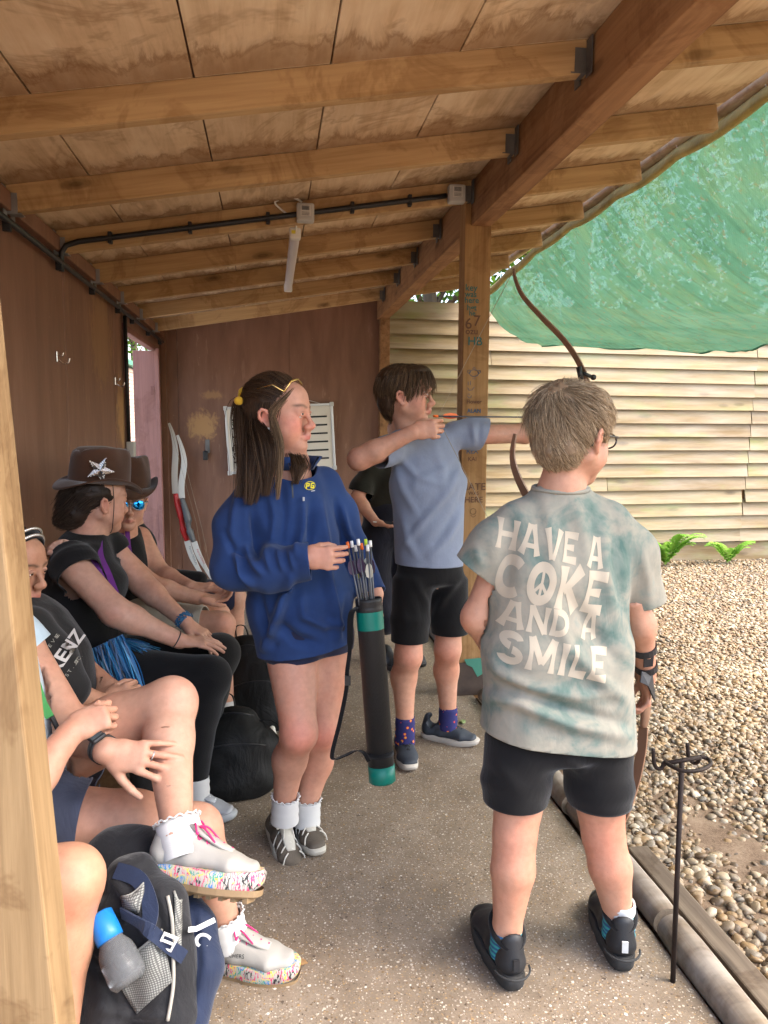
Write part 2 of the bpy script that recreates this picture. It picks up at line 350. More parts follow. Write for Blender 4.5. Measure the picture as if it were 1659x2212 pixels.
def gravel():
    rng = np.random.default_rng(4)
    pts, sc, rot, tint, idx = [], [], [], [], []
    def scatter(n, x0, x1, y0, y1, smin, smax):
        X = rng.uniform(x0, x1, n); Y = rng.uniform(y0, y1, n)
        for x, y in zip(X, Y):
            if x > .75 * y + .75 + .2: continue                          # outside the view, right
            if x < 1.2 + .03: continue
            s = smin + (smax - smin) * rng.random() ** 2.2
            bare = math.exp(-((x - 1.58) ** 2 / .035 + (y - 2.4) ** 2 / .09)) * .95 + .45 * math.exp(-((x - 2.6) ** 2 / .2 + (y - 5.1) ** 2 / .2))
            if rng.random() < bare * 1.05: continue
            pts.append((x, y, gh(x, y) + s * .18)); sc.append(s)
            rot.append((rng.normal(0, .35), rng.normal(0, .35), rng.uniform(0, 6.28))); tint.append(rng.random())
    scatter(10500, 1.15, 3.6, 1.0, 2.4, .007, .027)
    scatter(26000, 1.15, 4.2, 2.2, 4.2, .007, .024)
    scatter(52000, 1.15, 7.0, 4.0, 7.5, .008, .022)
    me = bpy.data.meshes.new('gravel'); me.from_pydata(pts, [], [])
    a = me.attributes.new('psc', 'FLOAT', 'POINT'); a.data.foreach_set('value', np.array(sc, 'f'))
    a = me.attributes.new('prot', 'FLOAT_VECTOR', 'POINT'); a.data.foreach_set('vector', np.array(rot, 'f').ravel())
    a = me.attributes.new('ptint', 'FLOAT', 'POINT'); a.data.foreach_set('value', np.array(tint, 'f'))
    o = link('gravel', me); tag(o, 'loose golden brown river gravel covering the range ground', 'gravel', kind='stuff')
    pc = bpy.data.collections.new('pebble_shapes')
    for i in range(6):
        bm = bmesh.new(); bmesh.ops.create_icosphere(bm, subdivisions=2, radius=1)
        for v in bm.verts:
            p = v.co.copy(); d = 1 + .32 * mnoise.noise(p * 1.1 + Vector((i * 9.1, 0, 0))) + .1 * mnoise.noise(p * 2.6 + Vector((0, i * 5.0, 0)))
            v.co = Vector((p.x * d, p.y * d * (.62 + .06 * i), p.z * d * (.42 + .05 * (i % 3))))
        m2 = bpy.data.meshes.new('pebble_shape'); bm.to_mesh(m2); bm.free(); m2.shade_smooth(); m2.materials.append(M['pebble'])
        pc.objects.link(bpy.data.objects.new('pebble_shape', m2))
    ng = bpy.data.node_groups.new('scatter_gravel', 'GeometryNodeTree')
    ng.interface.new_socket('Geometry', in_out='INPUT', socket_type='NodeSocketGeometry'); ng.interface.new_socket('Geometry', in_out='OUTPUT', socket_type='NodeSocketGeometry')
    N, L = ng.nodes, ng.links
    gi, go = N.new('NodeGroupInput'), N.new('NodeGroupOutput'); ip = N.new('GeometryNodeInstanceOnPoints')
    ci = N.new('GeometryNodeCollectionInfo'); ci.inputs['Collection'].default_value = pc; ci.inputs['Separate Children'].default_value = True; ci.inputs['Reset Children'].default_value = True
    def na(nm, ty):
        q = N.new('GeometryNodeInputNamedAttribute'); q.data_type = ty; q.inputs['Name'].default_value = nm; return q.outputs['Attribute']
    m2p = N.new('GeometryNodeMeshToPoints')
    L.new(gi.outputs[0], m2p.inputs[0]); L.new(m2p.outputs[0], ip.inputs['Points']); L.new(ci.outputs[0], ip.inputs['Instance']); ip.inputs['Pick Instance'].default_value = True
    e2r = N.new('FunctionNodeEulerToRotation'); L.new(na('prot', 'FLOAT_VECTOR'), e2r.inputs[0]); L.new(e2r.outputs[0], ip.inputs['Rotation'])
    L.new(na('psc', 'FLOAT'), ip.inputs['Scale'])
    st = N.new('GeometryNodeStoreNamedAttribute'); st.domain = 'INSTANCE'; st.data_type = 'FLOAT'; st.inputs['Name'].default_value = 'tint'
    L.new(ip.outputs[0], st.inputs['Geometry']); L.new(na('ptint', 'FLOAT'), st.inputs['Value']); L.new(st.outputs[0], go.inputs[0])
    md = o.modifiers.new('scatter', 'NODES'); md.node_group = ng
    return o

gravel()
# kerb logs along the edge of the slab
for i, (y0, y1, r, lab) in enumerate(((.75, 1.86, .046, 'nearest rounded timber kerb log, behind the thin iron bow stand'), (1.885, 2.55, .044, 'short kerb log between the heels of the boy in the tie-dye shirt'), (2.57, 3.75, .045, 'kerb log running up to the foot of the graffitied post'), (4.0, 5.4, .045, 'kerb log beyond the graffitied post'))):
    pts = [(1.108 + .010 * mnoise.noise(Vector((y, i, 0))), y, .016 + .004 * mnoise.noise(Vector((y * 2, i, 5)))) for y in np.linspace(y0, y1, 12)]
    rr = [r * (1 + .12 * mnoise.noise(Vector((p[1] * 3, i, 9)))) for p in pts]; rr[0] *= .93; rr[-1] *= .93
    o = MB().tube(pts, rr, 16).build('kerb_log', M['log']); smooth_by_angle(o, 50); tag(o, lab, 'log', 'logs edging the concrete floor')
o = MB().box((1.225, 1.55, -.035), (.075, 1.5, .07)).build('edging_board', wood('edging_plank', (.15, .115, .08), (.06, .043, .03), 1, stain=.5), bevel=.006); tag(o, 'flat weathered timber edging board beside the nearest kerb log', 'edging board')
# ---------------------------------------------------------------- shelter
shelter = empty('shelter', (-.98, 3.0, 0)); tag(shelter, 'open-sided timber archery shelter with brown plywood walls and plywood ceiling', 'shelter')
XW, YE = -.98, 7.2
def zraf(x): return 2.205 + .165 * (x + .95)                            # underside of the rafters
wl = MB()
for (y0, y1, z0, z1) in ((.95, 5.40, -.02, .02),): wl.box((XW - .02, (y0 + y1) / 2, 0.0), (.05, y1 - y0, .05))
side = wl.build('side_wall', M['brown'], shelter)
for (y0, y1) in ((.95, 2.50), (2.51, 3.94), (3.95, 5.10), (5.11, 5.42)):
    MB().box((XW - .012, (y0 + y1) / 2, 1.17), (.024, y1 - y0 - .004, 2.28)).build('panel', M['brown'], side, bevel=.003)
MB().box((XW - .012, 6.14, 2.205), (.024, 1.43, .21)).build('panel', M['brown'], side, bevel=.003)
MB().box((XW - .012, 7.045, 1.17), (.024, .37, 2.28)).build('panel', M['brown'], side, bevel=.003)
MB().box((XW + .012, 4.075, 2.245), (.05, 6.25, .07)).build('wall_plate', M['brown'], side, bevel=.004)
# door opening: jambs and head
df = empty('door_frame', (XW, 6.25, 0)); inv_parent(df, shelter)
MB().box((XW - .012, 5.435, 1.03), (.03, .025, 2.06)).build('jamb', M['door_wood'], df, bevel=.004)
MB().box((XW - .085, 6.875, 1.03), (.19, .05, 2.06)).build('jamb', M['door_wood'], df, bevel=.004)
MB().box((XW + .02, 6.88, 1.03), (.035, .07, 2.10)).build('architrave', M['door_wood'], df, bevel=.004)
MB().box((XW - .02, 6.15, 2.085), (.06, 1.45, .045)).build('head', M['door_wood'], df, bevel=.004)
for z in (.45, 1.72): MB().box((XW - .02, 6.846, z), (.03, .006, .075)).build('hinge', M['door_wood'], df)
# end wall
endw = MB().box((.05, YE + .045, 1.3), (2.1, .03, 2.6)).build('end_wall', M['brown'], shelter)
for (x0, x1) in ((XW, -.83), (-.827, .18), (.183, 1.085)):
    zt0, zt1 = zraf(x0) + .1, zraf(x1) + .1
    y0, y1 = YE, YE + .024
    v = [(x0, y0, 0), (x1, y0, 0), (x1, y0, zt1), (x0, y0, zt0), (x0, y1, 0), (x1, y1, 0), (x1, y1, zt1), (x0, y1, zt0)]
    pydata('panel', v, [(0, 1, 2, 3), (5, 4, 7, 6), (1, 5, 6, 2), (4, 0, 3, 7), (3, 2, 6, 7), (0, 4, 5, 1)], M['brown'], endw)
MB().box((XW + .03, YE - .02, 1.15), (.05, .04, 2.3)).build('corner_batten', M['brown'], endw, bevel=.004)
# roof
roof = empty('roof', (.5, 3.0, 2.5)); inv_parent(roof, shelter)
SL = math.atan(.165); rotr = Matrix.Rotation(-SL, 3, 'Y')
def ceil_box(x0, x1, y0, y1, th, dz, name, mat, par):
    xm = (x0 + x1) / 2; L = (x1 - x0) / cos(SL)
    o = MB().box((0, 0, 0), (L, y1 - y0, th)).build(name, mat, None, bevel=.0015)
    o.matrix_world = Matrix.Translation((xm, (y0 + y1) / 2, zraf(xm) + dz)) @ rotr.to_4x4()
    o.parent = par; o.matrix_parent_inverse = Matrix.Translation(Vector(par_world(par))).inverted(); return o
def par_world(p):
    q = Vector((0, 0, 0))
    while p is not None:
        q = (p.matrix_parent_inverse @ p.matrix_basis @ q) if p.parent else p.matrix_basis @ q
        p = p.parent
    return q
seams = [-1.03, -.665, -.21, .19, .585, 1.18, 1.90]
ybr = [.82, 1.72, 2.41, 3.8, 5.23, 6.67, 7.45]
for i in range(len(seams) - 1):
    cuts = [ybr[0]] + [y for k, y in enumerate(ybr[1:-1]) if (k + i) % 2 == 0] + [ybr[-1]]
    for a, b in zip(cuts, cuts[1:]):
        ceil_box(seams[i] + .0025, seams[i + 1] - .0025, a + .002, b - .002, .012, .107 + .0012 * (i % 3), 'ceiling_sheet', M['ply'], roof)
ceil_box(-1.08, 1.915, .80, 7.5, .03, .140, 'roof_deck', M['brown'], roof)
RY = [1.01, 1.72, 2.42, 3.13, 3.80, 4.52, 5.23, 5.96, 6.72]
for i, y in enumerate(RY):
    ceil_box(-.965, .997, y - .0235, y + .0235, .10, .05, 'rafter', M['rafter'], roof)
    ceil_box(1.103, 1.87, y - .0235, y + .0235, .10, .05, 'rafter', M['rafter'], roof)
    # joist hangers: a stirrup under and beside the rafter end with two wings on the beam
    for (x, s, mt) in ((.985, -1, M['steel_dark']), (-.955, 1, M['steel'])):
        z = zraf(x); h = MB()
        h.box((x + s * .02, y, z - .001), (.05, .052, .003)); 
        for e in (-1, 1):
            h.box((x + s * .015, y + e * .0255, z + .036), (.036, .003, .072)); h.box((x - s * .006 + (.012 if s < 0 else -.012) * 0, y + e * .045, z + .04), (.004, .042, .11))
        h.build('joist_hanger', mt, roof)
# beam and posts
MB().box((1.05, 4.03, 2.522), (.10, 6.44, .21)).build('beam', M['beam'], shelter, bevel=.004)
pst = MB().box((1.037, 3.865, 1.205), (.135, .115, 2.45)).box((.9945, 3.8655, 2.54), (.05, .114, .24)).build('post', M['post'], shelter, bevel=.004)
MB().box((1.037, 3.865, .09), (.150, .13, .18)).build('post_base', flat('brown_bitumen', (.09, .06, .045), .8, 0, .4), pst, bevel=.003)
pydata('green_paint_flake', [(1.0, 3.7985, .20), (1.108, 3.7985, .205), (1.108, 3.7985, .12), (1.075, 3.7985, .10), (1.045, 3.7985, .155), (1.015, 3.7985, .17)], [(0, 5, 4, 3, 2, 1)], flat('green_paint', (.05, .2, .14), .6), pst)
MB().tube([at(-150, 160, 1.13), at(-56, 1000, 1.13), at(93, 2330, 1.13)], .062, 4, side=(.72, .7, 0)).build('post', M['post_near'], shelter, bevel=.004)
MB().box((1.06, 7.13, 1.25), (.09, .09, 2.5)).build('post', M['beam'], shelter, bevel=.004)
# bench along the wall
bench = empty('bench', (-.75, 3.2, 0)); tag(bench, 'long low brown timber bench along the painted wall, under the seated people', 'bench')
for x in (-.90, -.755, -.61): MB().box((x, 2.7, .425), (.135, 4.1, .035)).build('seat_plank', M['bench'], bench, bevel=.004)
for y in (.8, 1.75, 2.9, 4.05, 4.65): MB().box((-.75, y, .20), (.36, .07, .41)).build('leg', M['bench'], bench, bevel=.003)
# ---------------------------------------------------------------- fence
fence = empty('board_fence', (4, 7.4, 0)); tag(fence, 'tall fence of overlapping pale horizontal boards closing the range', 'fence')
def board_mesh(L, seed):
    n = 14; v = []; f = []
    for i in range(n + 1):
        x = -L / 2 + L * i / n; w = .0015 * mnoise.noise(Vector((x * .8, seed, 2.2)))
        for (y, z) in ((-.046, -.085 + w), (-.010, .085), (.004, .085), (-.024, -.085 + w)): v.append((x, y + .0015 * mnoise.noise(Vector((x, seed, 8))), z))
    for i in range(n):
        for j in range(4): a, b = i * 4 + j, i * 4 + (j + 1) % 4; f.append((a, b, b + 4, a + 4))
    f += [(3, 2, 1, 0), (n * 4, n * 4 + 1, n * 4 + 2, n * 4 + 3)]
    me = bpy.data.meshes.new('board'); me.from_pydata(v, [], f); me.materials.append(M['fence']); return me
rngf = random.Random(3); bmesh_cache = {}
def fy(x): return 7.33 + .045 * (x - 1.0)
zrows = [.30 + .1395 * i for i in range(17)]
for ri, z in enumerate(zrows):
    j1 = 5.07 + (z - 1.4) * .045 + rngf.uniform(-.01, .01)
    cuts = [1.10, j1, 8.9]
    if ri % 3 == 1: cuts.insert(1, 2.3 + rngf.uniform(-.6, 1.2))
    for a, b in zip(cuts, cuts[1:]):
        key = (round(b - a, 1), rngf.randrange(3))
        if key not in bmesh_cache: bmesh_cache[key] = board_mesh(b - a - .004, key[1] * 7.7)
        o = link('board', bmesh_cache[key]); xm = (a + b) / 2
        rot = Matrix.Rotation(math.atan(.045), 4, 'Z') @ Matrix.Rotation(rngf.uniform(-.0014, .0014), 4, 'Y') @ Matrix.Rotation(rngf.uniform(-.02, .03), 4, 'X')
        o.matrix_world = Matrix.Translation((xm, fy(xm) + rngf.uniform(-.002, .002), z)) @ rot
        o.parent = fence; o.matrix_parent_inverse = Matrix.Translation((4, 7.4, 0)).inverted()
for x in (1.3, 3.2, 5.06, 7.0): MB().box((x, fy(x) + .065, 1.3), (.1, .1, 2.6)).build('fence_post', M['post'], fence)
MB().box((5.0, fy(5.0) - .002, .10), (7.8, .026, .21), Matrix.Rotation(math.atan(.045), 3, 'Z')).build('gravel_board', M['fence'], fence, bevel=.003)
# ---------------------------------------------------------------- implicit-surface modeller (smooth unions, meshed by surface nets)
def A(v): return np.array(v, dtype=np.float64)
class Field:
    def __init__(s): s.ops = []
    def seg(s, p0, p1, r0, r1=None, k=.02, side=None, cap=None, sub=False):
        """tapered limb of elliptical section; r = radius or (along side, across)"""
        r1 = r0 if r1 is None else r1
        a0, b0 = (r0, r0) if not isinstance(r0, (tuple, list)) else r0
        a1, b1 = (r1, r1) if not isinstance(r1, (tuple, list)) else r1
        s.ops.append(('seg', A(p0), A(p1), a0, b0, a1, b1, k, None if side is None else A(side), cap, sub)); return s
    def chain(s, pts, rs, k=.02, side=None, cap=None):
        for i in range(len(pts) - 1): s.seg(pts[i], pts[i + 1], rs[i], rs[i + 1], k, side, cap)
        return s
    def ell(s, c, r, k=.02, axes=None, sub=False):
        r = (r, r, r) if isinstance(r, (int, float)) else r
        s.ops.append(('ell', A(c), np.array(r, float), k, np.eye(3) if axes is None else np.array(axes, float), sub)); return s
    def plane(s, p, n, R=None, k=.004):
        """cut away everything on the n side of p (within R of p)"""
        s.ops.append(('pl', A(p), A(n) / np.linalg.norm(A(n)), R, k)); return s
    def bounds(s, pad=.03):
        lo, hi = np.full(3, 1e9), np.full(3, -1e9)
        for o in s.ops:
            if o[0] == 'pl' or o[-1] is True: continue
            l, h = s.obox(o, pad); lo = np.minimum(lo, l); hi = np.maximum(hi, h)
        return lo, hi
    @staticmethod
    def obox(o, pad):
        if o[0] == 'seg':
            r = max(o[3:7]) + pad; return np.minimum(o[1], o[2]) - r, np.maximum(o[1], o[2]) + r
        r = max(o[2]) + pad; return o[1] - r, o[1] + r
    def grid(s, lo, hi, h):
        n = np.ceil((hi - lo) / h).astype(int) + 1
        G = np.full(n, 10.0, np.float32)
        ax = [lo[i] + h * np.arange(n[i]) for i in range(3)]
        for o in s.ops:
            if o[0] == 'pl':
                p, nn, R, k = o[1:]
                sl = [slice(0, n[i]) for i in range(3)]
                if R is not None:
                    i0 = np.maximum(((p - R - lo) / h).astype(int), 0); i1 = np.minimum(((p + R - lo) / h).astype(int) + 1, n)
                    if (i1 <= i0).any(): continue
                    sl = [slice(a, b) for a, b in zip(i0, i1)]
                X, Y, Z = (ax[i][sl[i]].astype(np.float32) - np.float32(p[i]) for i in range(3))
                d = X[:, None, None] * nn[0] + Y[None, :, None] * nn[1] + Z[None, None, :] * nn[2]
                G[tuple(sl)] = np.maximum(G[tuple(sl)], d.astype(np.float32)); continue
            sub = o[-1]; k = o[7] if o[0] == 'seg' else o[3]
            l, u = s.obox(o, k + 3 * h)
            i0 = np.maximum(np.floor((l - lo) / h).astype(int), 0); i1 = np.minimum(np.ceil((u - lo) / h).astype(int) + 1, n)
            if (i1 <= i0).any(): continue
            sl = tuple(slice(a, b) for a, b in zip(i0, i1))
            q = o[1]
            X = (ax[0][sl[0]] - q[0]).astype(np.float32)[:, None, None]; Y = (ax[1][sl[1]] - q[1]).astype(np.float32)[None, :, None]; Z = (ax[2][sl[2]] - q[2]).astype(np.float32)[None, None, :]
            if o[0] == 'seg':
                _, p0, p1, a0, b0, a1, b1, k, side, cap, _s = o
                w = p1 - p0; L = np.linalg.norm(w); w = w / max(L, 1e-9)
                if side is None: sd = np.cross(w, [0, 0, 1.0]) if abs(w[2]) < .9 else np.cross(w, [0, 1.0, 0])
                else: sd = side
                sd = sd - w * (sd @ w); sd = sd / np.linalg.norm(sd); tv = np.cross(w, sd)
                cw = X * w[0] + Y * w[1] + Z * w[2]
                t = np.clip(cw / max(L, 1e-9), 0, 1)
                ra = a0 + (a1 - a0) * t; rb = b0 + (b1 - b0) * t
                du = X * sd[0] + Y * sd[1] + Z * sd[2]; dv = X * tv[0] + Y * tv[1] + Z * tv[2]
                dw = cw - t * L; rc = cap if cap is not None else np.minimum(ra, rb)
                u_, v_, w_ = du / ra, dv / rb, dw / rc
                k0 = np.sqrt(u_ * u_ + v_ * v_ + w_ * w_); k1 = np.sqrt((u_ / ra) ** 2 + (v_ / rb) ** 2 + (w_ / rc) ** 2) + 1e-9
                d = k0 * (k0 - 1) / k1
                d = np.where(k0 < .05, -np.minimum(ra, rb), d)
            else:
                _, c, r, k, axs, _s = o
                u_ = (X * axs[0, 0] + Y * axs[1, 0] + Z * axs[2, 0]) / r[0]; v_ = (X * axs[0, 1] + Y * axs[1, 1] + Z * axs[2, 1]) / r[1]; w_ = (X * axs[0, 2] + Y * axs[1, 2] + Z * axs[2, 2]) / r[2]
                k0 = np.sqrt(u_ * u_ + v_ * v_ + w_ * w_); k1 = np.sqrt((u_ / r[0]) ** 2 + (v_ / r[1]) ** 2 + (w_ / r[2]) ** 2) + 1e-9
                d = np.where(k0 < .05, -r.min(), k0 * (k0 - 1) / k1)
            d = d.astype(np.float32); g = G[sl]
            if sub:
                e = -d; hh = np.maximum(k - np.abs(g - e), 0) / max(k, 1e-6); G[sl] = np.maximum(g, e) + hh * hh * k * .25
            else:
                hh = np.maximum(k - np.abs(g - d), 0) / max(k, 1e-6); G[sl] = np.minimum(g, d) - hh * hh * k * .25
        return G
    def value(s, P, ops=None):
        d = np.full(len(P), 10.0)
        for o in (s.ops if ops is None else ops):
            if o[0] == 'pl' or o[-1] is True: continue
            X = P - o[1]
            if o[0] == 'seg':
                w = o[2] - o[1]; L = np.linalg.norm(w); w = w / max(L, 1e-9)
                sd = o[8] if o[8] is not None else (np.cross(w, [0, 0, 1.0]) if abs(w[2]) < .9 else np.cross(w, [0, 1.0, 0]))
                sd = sd - w * (sd @ w); sd = sd / np.linalg.norm(sd); tv = np.cross(w, sd); cw = X @ w; t = np.clip(cw / max(L, 1e-9), 0, 1)
                ra = o[3] + (o[5] - o[3]) * t; rb = o[4] + (o[6] - o[4]) * t; dw = cw - t * L; k0 = np.sqrt((X @ sd / ra) ** 2 + (X @ tv / rb) ** 2 + (dw / (o[9] if o[9] is not None else np.minimum(ra, rb))) ** 2)
                e = (k0 - 1) * np.minimum(ra, rb)
            else:
                k0 = np.sqrt((((X @ o[4]) / o[2]) ** 2).sum(1)); e = (k0 - 1) * o[2].min()
            d = np.minimum(d, e)
        return d
    def mesh(s, h, lo=None, hi=None, smooth=1):
        Field.last = s
        if lo is None: lo, hi = s.bounds()
        lo = np.array(lo, float); hi = np.array(hi, float)
        return surface_nets(s.grid(lo, hi, h), lo, h, smooth)
def surface_nets(G, lo, h, smooth=1):
    S = G < 0; nx, ny, nz = G.shape
    c = S[:-1, :-1, :-1].astype(np.int8)
    tot = np.zeros_like(c)
    for i in (0, 1):
        for j in (0, 1):
            for k in (0, 1): tot += S[i:nx - 1 + i, j:ny - 1 + j, k:nz - 1 + k]
    act = (tot > 0) & (tot < 8); idx = np.argwhere(act)
    if len(idx) == 0: return np.zeros((0, 3)), np.zeros((0, 4), int)
    ids = np.full(act.shape, -1, np.int64); ids[act] = np.arange(len(idx))
    acc = np.zeros((len(idx), 3)); cnt = np.zeros(len(idx))
    cor = {(i, j, k): G[idx[:, 0] + i, idx[:, 1] + j, idx[:, 2] + k] for i in (0, 1) for j in (0, 1) for k in (0, 1)}
    for a in range(3):
        for b in ((0, 0), (0, 1), (1, 0), (1, 1)):
            p = list(b); p.insert(a, 0); q = list(b); q.insert(a, 1)
            g0, g1 = cor[tuple(p)], cor[tuple(q)]
            m = (g0 < 0) != (g1 < 0)
            t = np.where(m, g0 / np.where(m, g0 - g1, 1), 0)
            pt = np.zeros((len(idx), 3)); pt[:] = p; pt[:, a] = t
            acc[m] += pt[m]; cnt[m] += 1
    V = lo + h * (idx + acc / cnt[:, None])
    Q = []
    for a in range(3):
        sl0 = [slice(None)] * 3; sl1 = [slice(None)] * 3; sl0[a] = slice(0, -1); sl1[a] = slice(1, None)
        s0, s1 = S[tuple(sl0)], S[tuple(sl1)]
        e = np.argwhere(s0 != s1); b, c_ = (a + 1) % 3, (a + 2) % 3
        ok = (e[:, b] > 0) & (e[:, c_] > 0) & (e[:, b] < G.shape[b] - 1) & (e[:, c_] < G.shape[c_] - 1); e = e[ok]
        inside = s0[tuple(e.T)]
        def cell(db, dc):
            x = e.copy(); x[:, b] -= db; x[:, c_] -= dc; return ids[tuple(x.T)]
        q = np.stack([cell(1, 1), cell(0, 1), cell(0, 0), cell(1, 0)], 1)
        q = np.where(inside[:, None], q, q[:, ::-1]); Q.append(q)
    Q = np.concatenate(Q); Q = Q[(Q >= 0).all(1)]
    for _ in range(smooth): V = relax(V, Q, .45)
    return V, Q
def relax(V, Q, f=.5):
    acc = np.zeros_like(V); cnt = np.zeros(len(V))
    for a, b in ((0, 1), (1, 2), (2, 3), (3, 0)):
        for i, j in ((a, b), (b, a)):
            np.add.at(cnt, Q[:, i], 1)
            for d in range(3): acc[:, d] += np.bincount(Q[:, i], V[Q[:, j], d], len(V))
    cnt = np.maximum(cnt, 1); return V + (acc / cnt[:, None] - V) * f
def normals(V, Q):
    n = np.cross(V[Q[:, 2]] - V[Q[:, 0]], V[Q[:, 3]] - V[Q[:, 1]]); N = np.zeros_like(V)
    for i in range(4):
        for d in range(3): N[:, d] += np.bincount(Q[:, i], n[:, d], len(V))
    return N / np.maximum(np.linalg.norm(N, axis=1), 1e-12)[:, None]
def vnoise(P, scale, seed=0):
    """value noise, -1..1"""
    P = P * scale + seed * 17.31; i = np.floor(P).astype(np.int64); f = P - i; f = f * f * (3 - 2 * f)
    def hsh(x, y, z):
        n = (x * 374761393 + y * 668265263 + z * 2147483647 + seed * 1013) & 0xffffffff
        n = ((n ^ (n >> 13)) * 1274126177) & 0xffffffff; return ((n ^ (n >> 16)) & 0xffff) / 32767.5 - 1
    r = 0
    for a in (0, 1):
        for b in (0, 1):
            for c in (0, 1):
                w = (f[:, 0] if a else 1 - f[:, 0]) * (f[:, 1] if b else 1 - f[:, 1]) * (f[:, 2] if c else 1 - f[:, 2])
                r = r + w * hsh(i[:, 0] + a, i[:, 1] + b, i[:, 2] + c)
    return r
def dseg(P, a, b):
    a, b = A(a), A(b); w = b - a; t = np.clip(((P - a) @ w) / max(w @ w, 1e-12), 0, 1)
    return np.linalg.norm(P - a - t[:, None] * w, axis=1), t
def to_px(V):
    D = V - np.array(CAMP); w = D @ np.array(fwd); return np.stack([CPX + FPX * (D @ np.array(rgt)) / w, CPY - FPX * (D @ np.array(upv)) / w], 1), w
def folds(V, Q, strokes=(), noise=(), smooth=1):
    """push cloth in and out. strokes: (pts, amp, width) creases measured on the photograph, applied to the faces they lie on;
    noise: (amp, scale vec3, seed)"""
    N = normals(V, Q); D = np.zeros(len(V))
    if strokes:
        px, w = to_px(V); vd = V - np.array(CAMP); vd /= np.linalg.norm(vd, axis=1)[:, None]; fac = np.clip(-(N * vd).sum(1) * 2.0, 0, 1)
        for pts, amp, width in strokes:
            best = np.full(len(V), 9e9); bt = np.zeros(len(V)); m = len(pts) - 1
            for i in range(m):
                a, b = np.array(pts[i], float), np.array(pts[i + 1], float); ab = b - a; t = np.clip(((px - a) @ ab) / (ab @ ab), 0, 1)
                d = np.linalg.norm(px - a - t[:, None] * ab, axis=1); u = d < best; best[u] = d[u]; bt[u] = (i + t[u]) / m
            q = best * w / FPX / width
            D += 1.5 * amp * fac * (np.exp(-q * q) * 1.25 - .4 * np.exp(-(q / 2.2) ** 2)) * (.3 + .7 * np.sin(np.clip(bt, 0, 1) * pi))
    for amp, sc, seed in noise:
        n = vnoise(V * np.array(sc), 1.0, seed); D += amp * (1 - 2 * np.abs(n)) if amp < 0 else amp * n
    V = V + N * D[:, None]
    for _ in range(smooth): V = relax(V, Q, .3)
    return V
def npmesh(name, V, Q, mat=None, parent=None, col=None, smooth=True):
    me = bpy.data.meshes.new(name); n, m = len(V), len(Q); w = Q.shape[1] if m else 4
    me.vertices.add(n); me.vertices.foreach_set('co', np.ascontiguousarray(V, np.float32).ravel())
    me.loops.add(m * w); me.loops.foreach_set('vertex_index', np.ascontiguousarray(Q, np.int32).ravel())
    me.polygons.add(m); me.polygons.foreach_set('loop_start', np.arange(0, m * w, w, dtype=np.int32))
    me.update(calc_edges=True); me.validate()
    if smooth: me.shade_smooth()
    if col is not None:
        a = me.color_attributes.new('Col', 'FLOAT_COLOR', 'POINT')
        cc = np.ones((n, 4), np.float32); cc[:, :3] = col; a.data.foreach_set('color', cc.ravel())
    return link(name, me, mat, parent)
def cat_mesh(parts):
    Vs, Qs, n = [], [], 0
    for V, Q in parts: Vs.append(V); Qs.append(Q + n); n += len(V)
    return np.concatenate(Vs), np.concatenate(Qs)
def drop(V, Q, keep):
    """keep only quads whose vertices all satisfy keep"""
    Q = Q[keep[Q].all(1)]; used = np.unique(Q); mp = np.full(len(V), -1); mp[used] = np.arange(len(used)); return V[used], mp[Q]
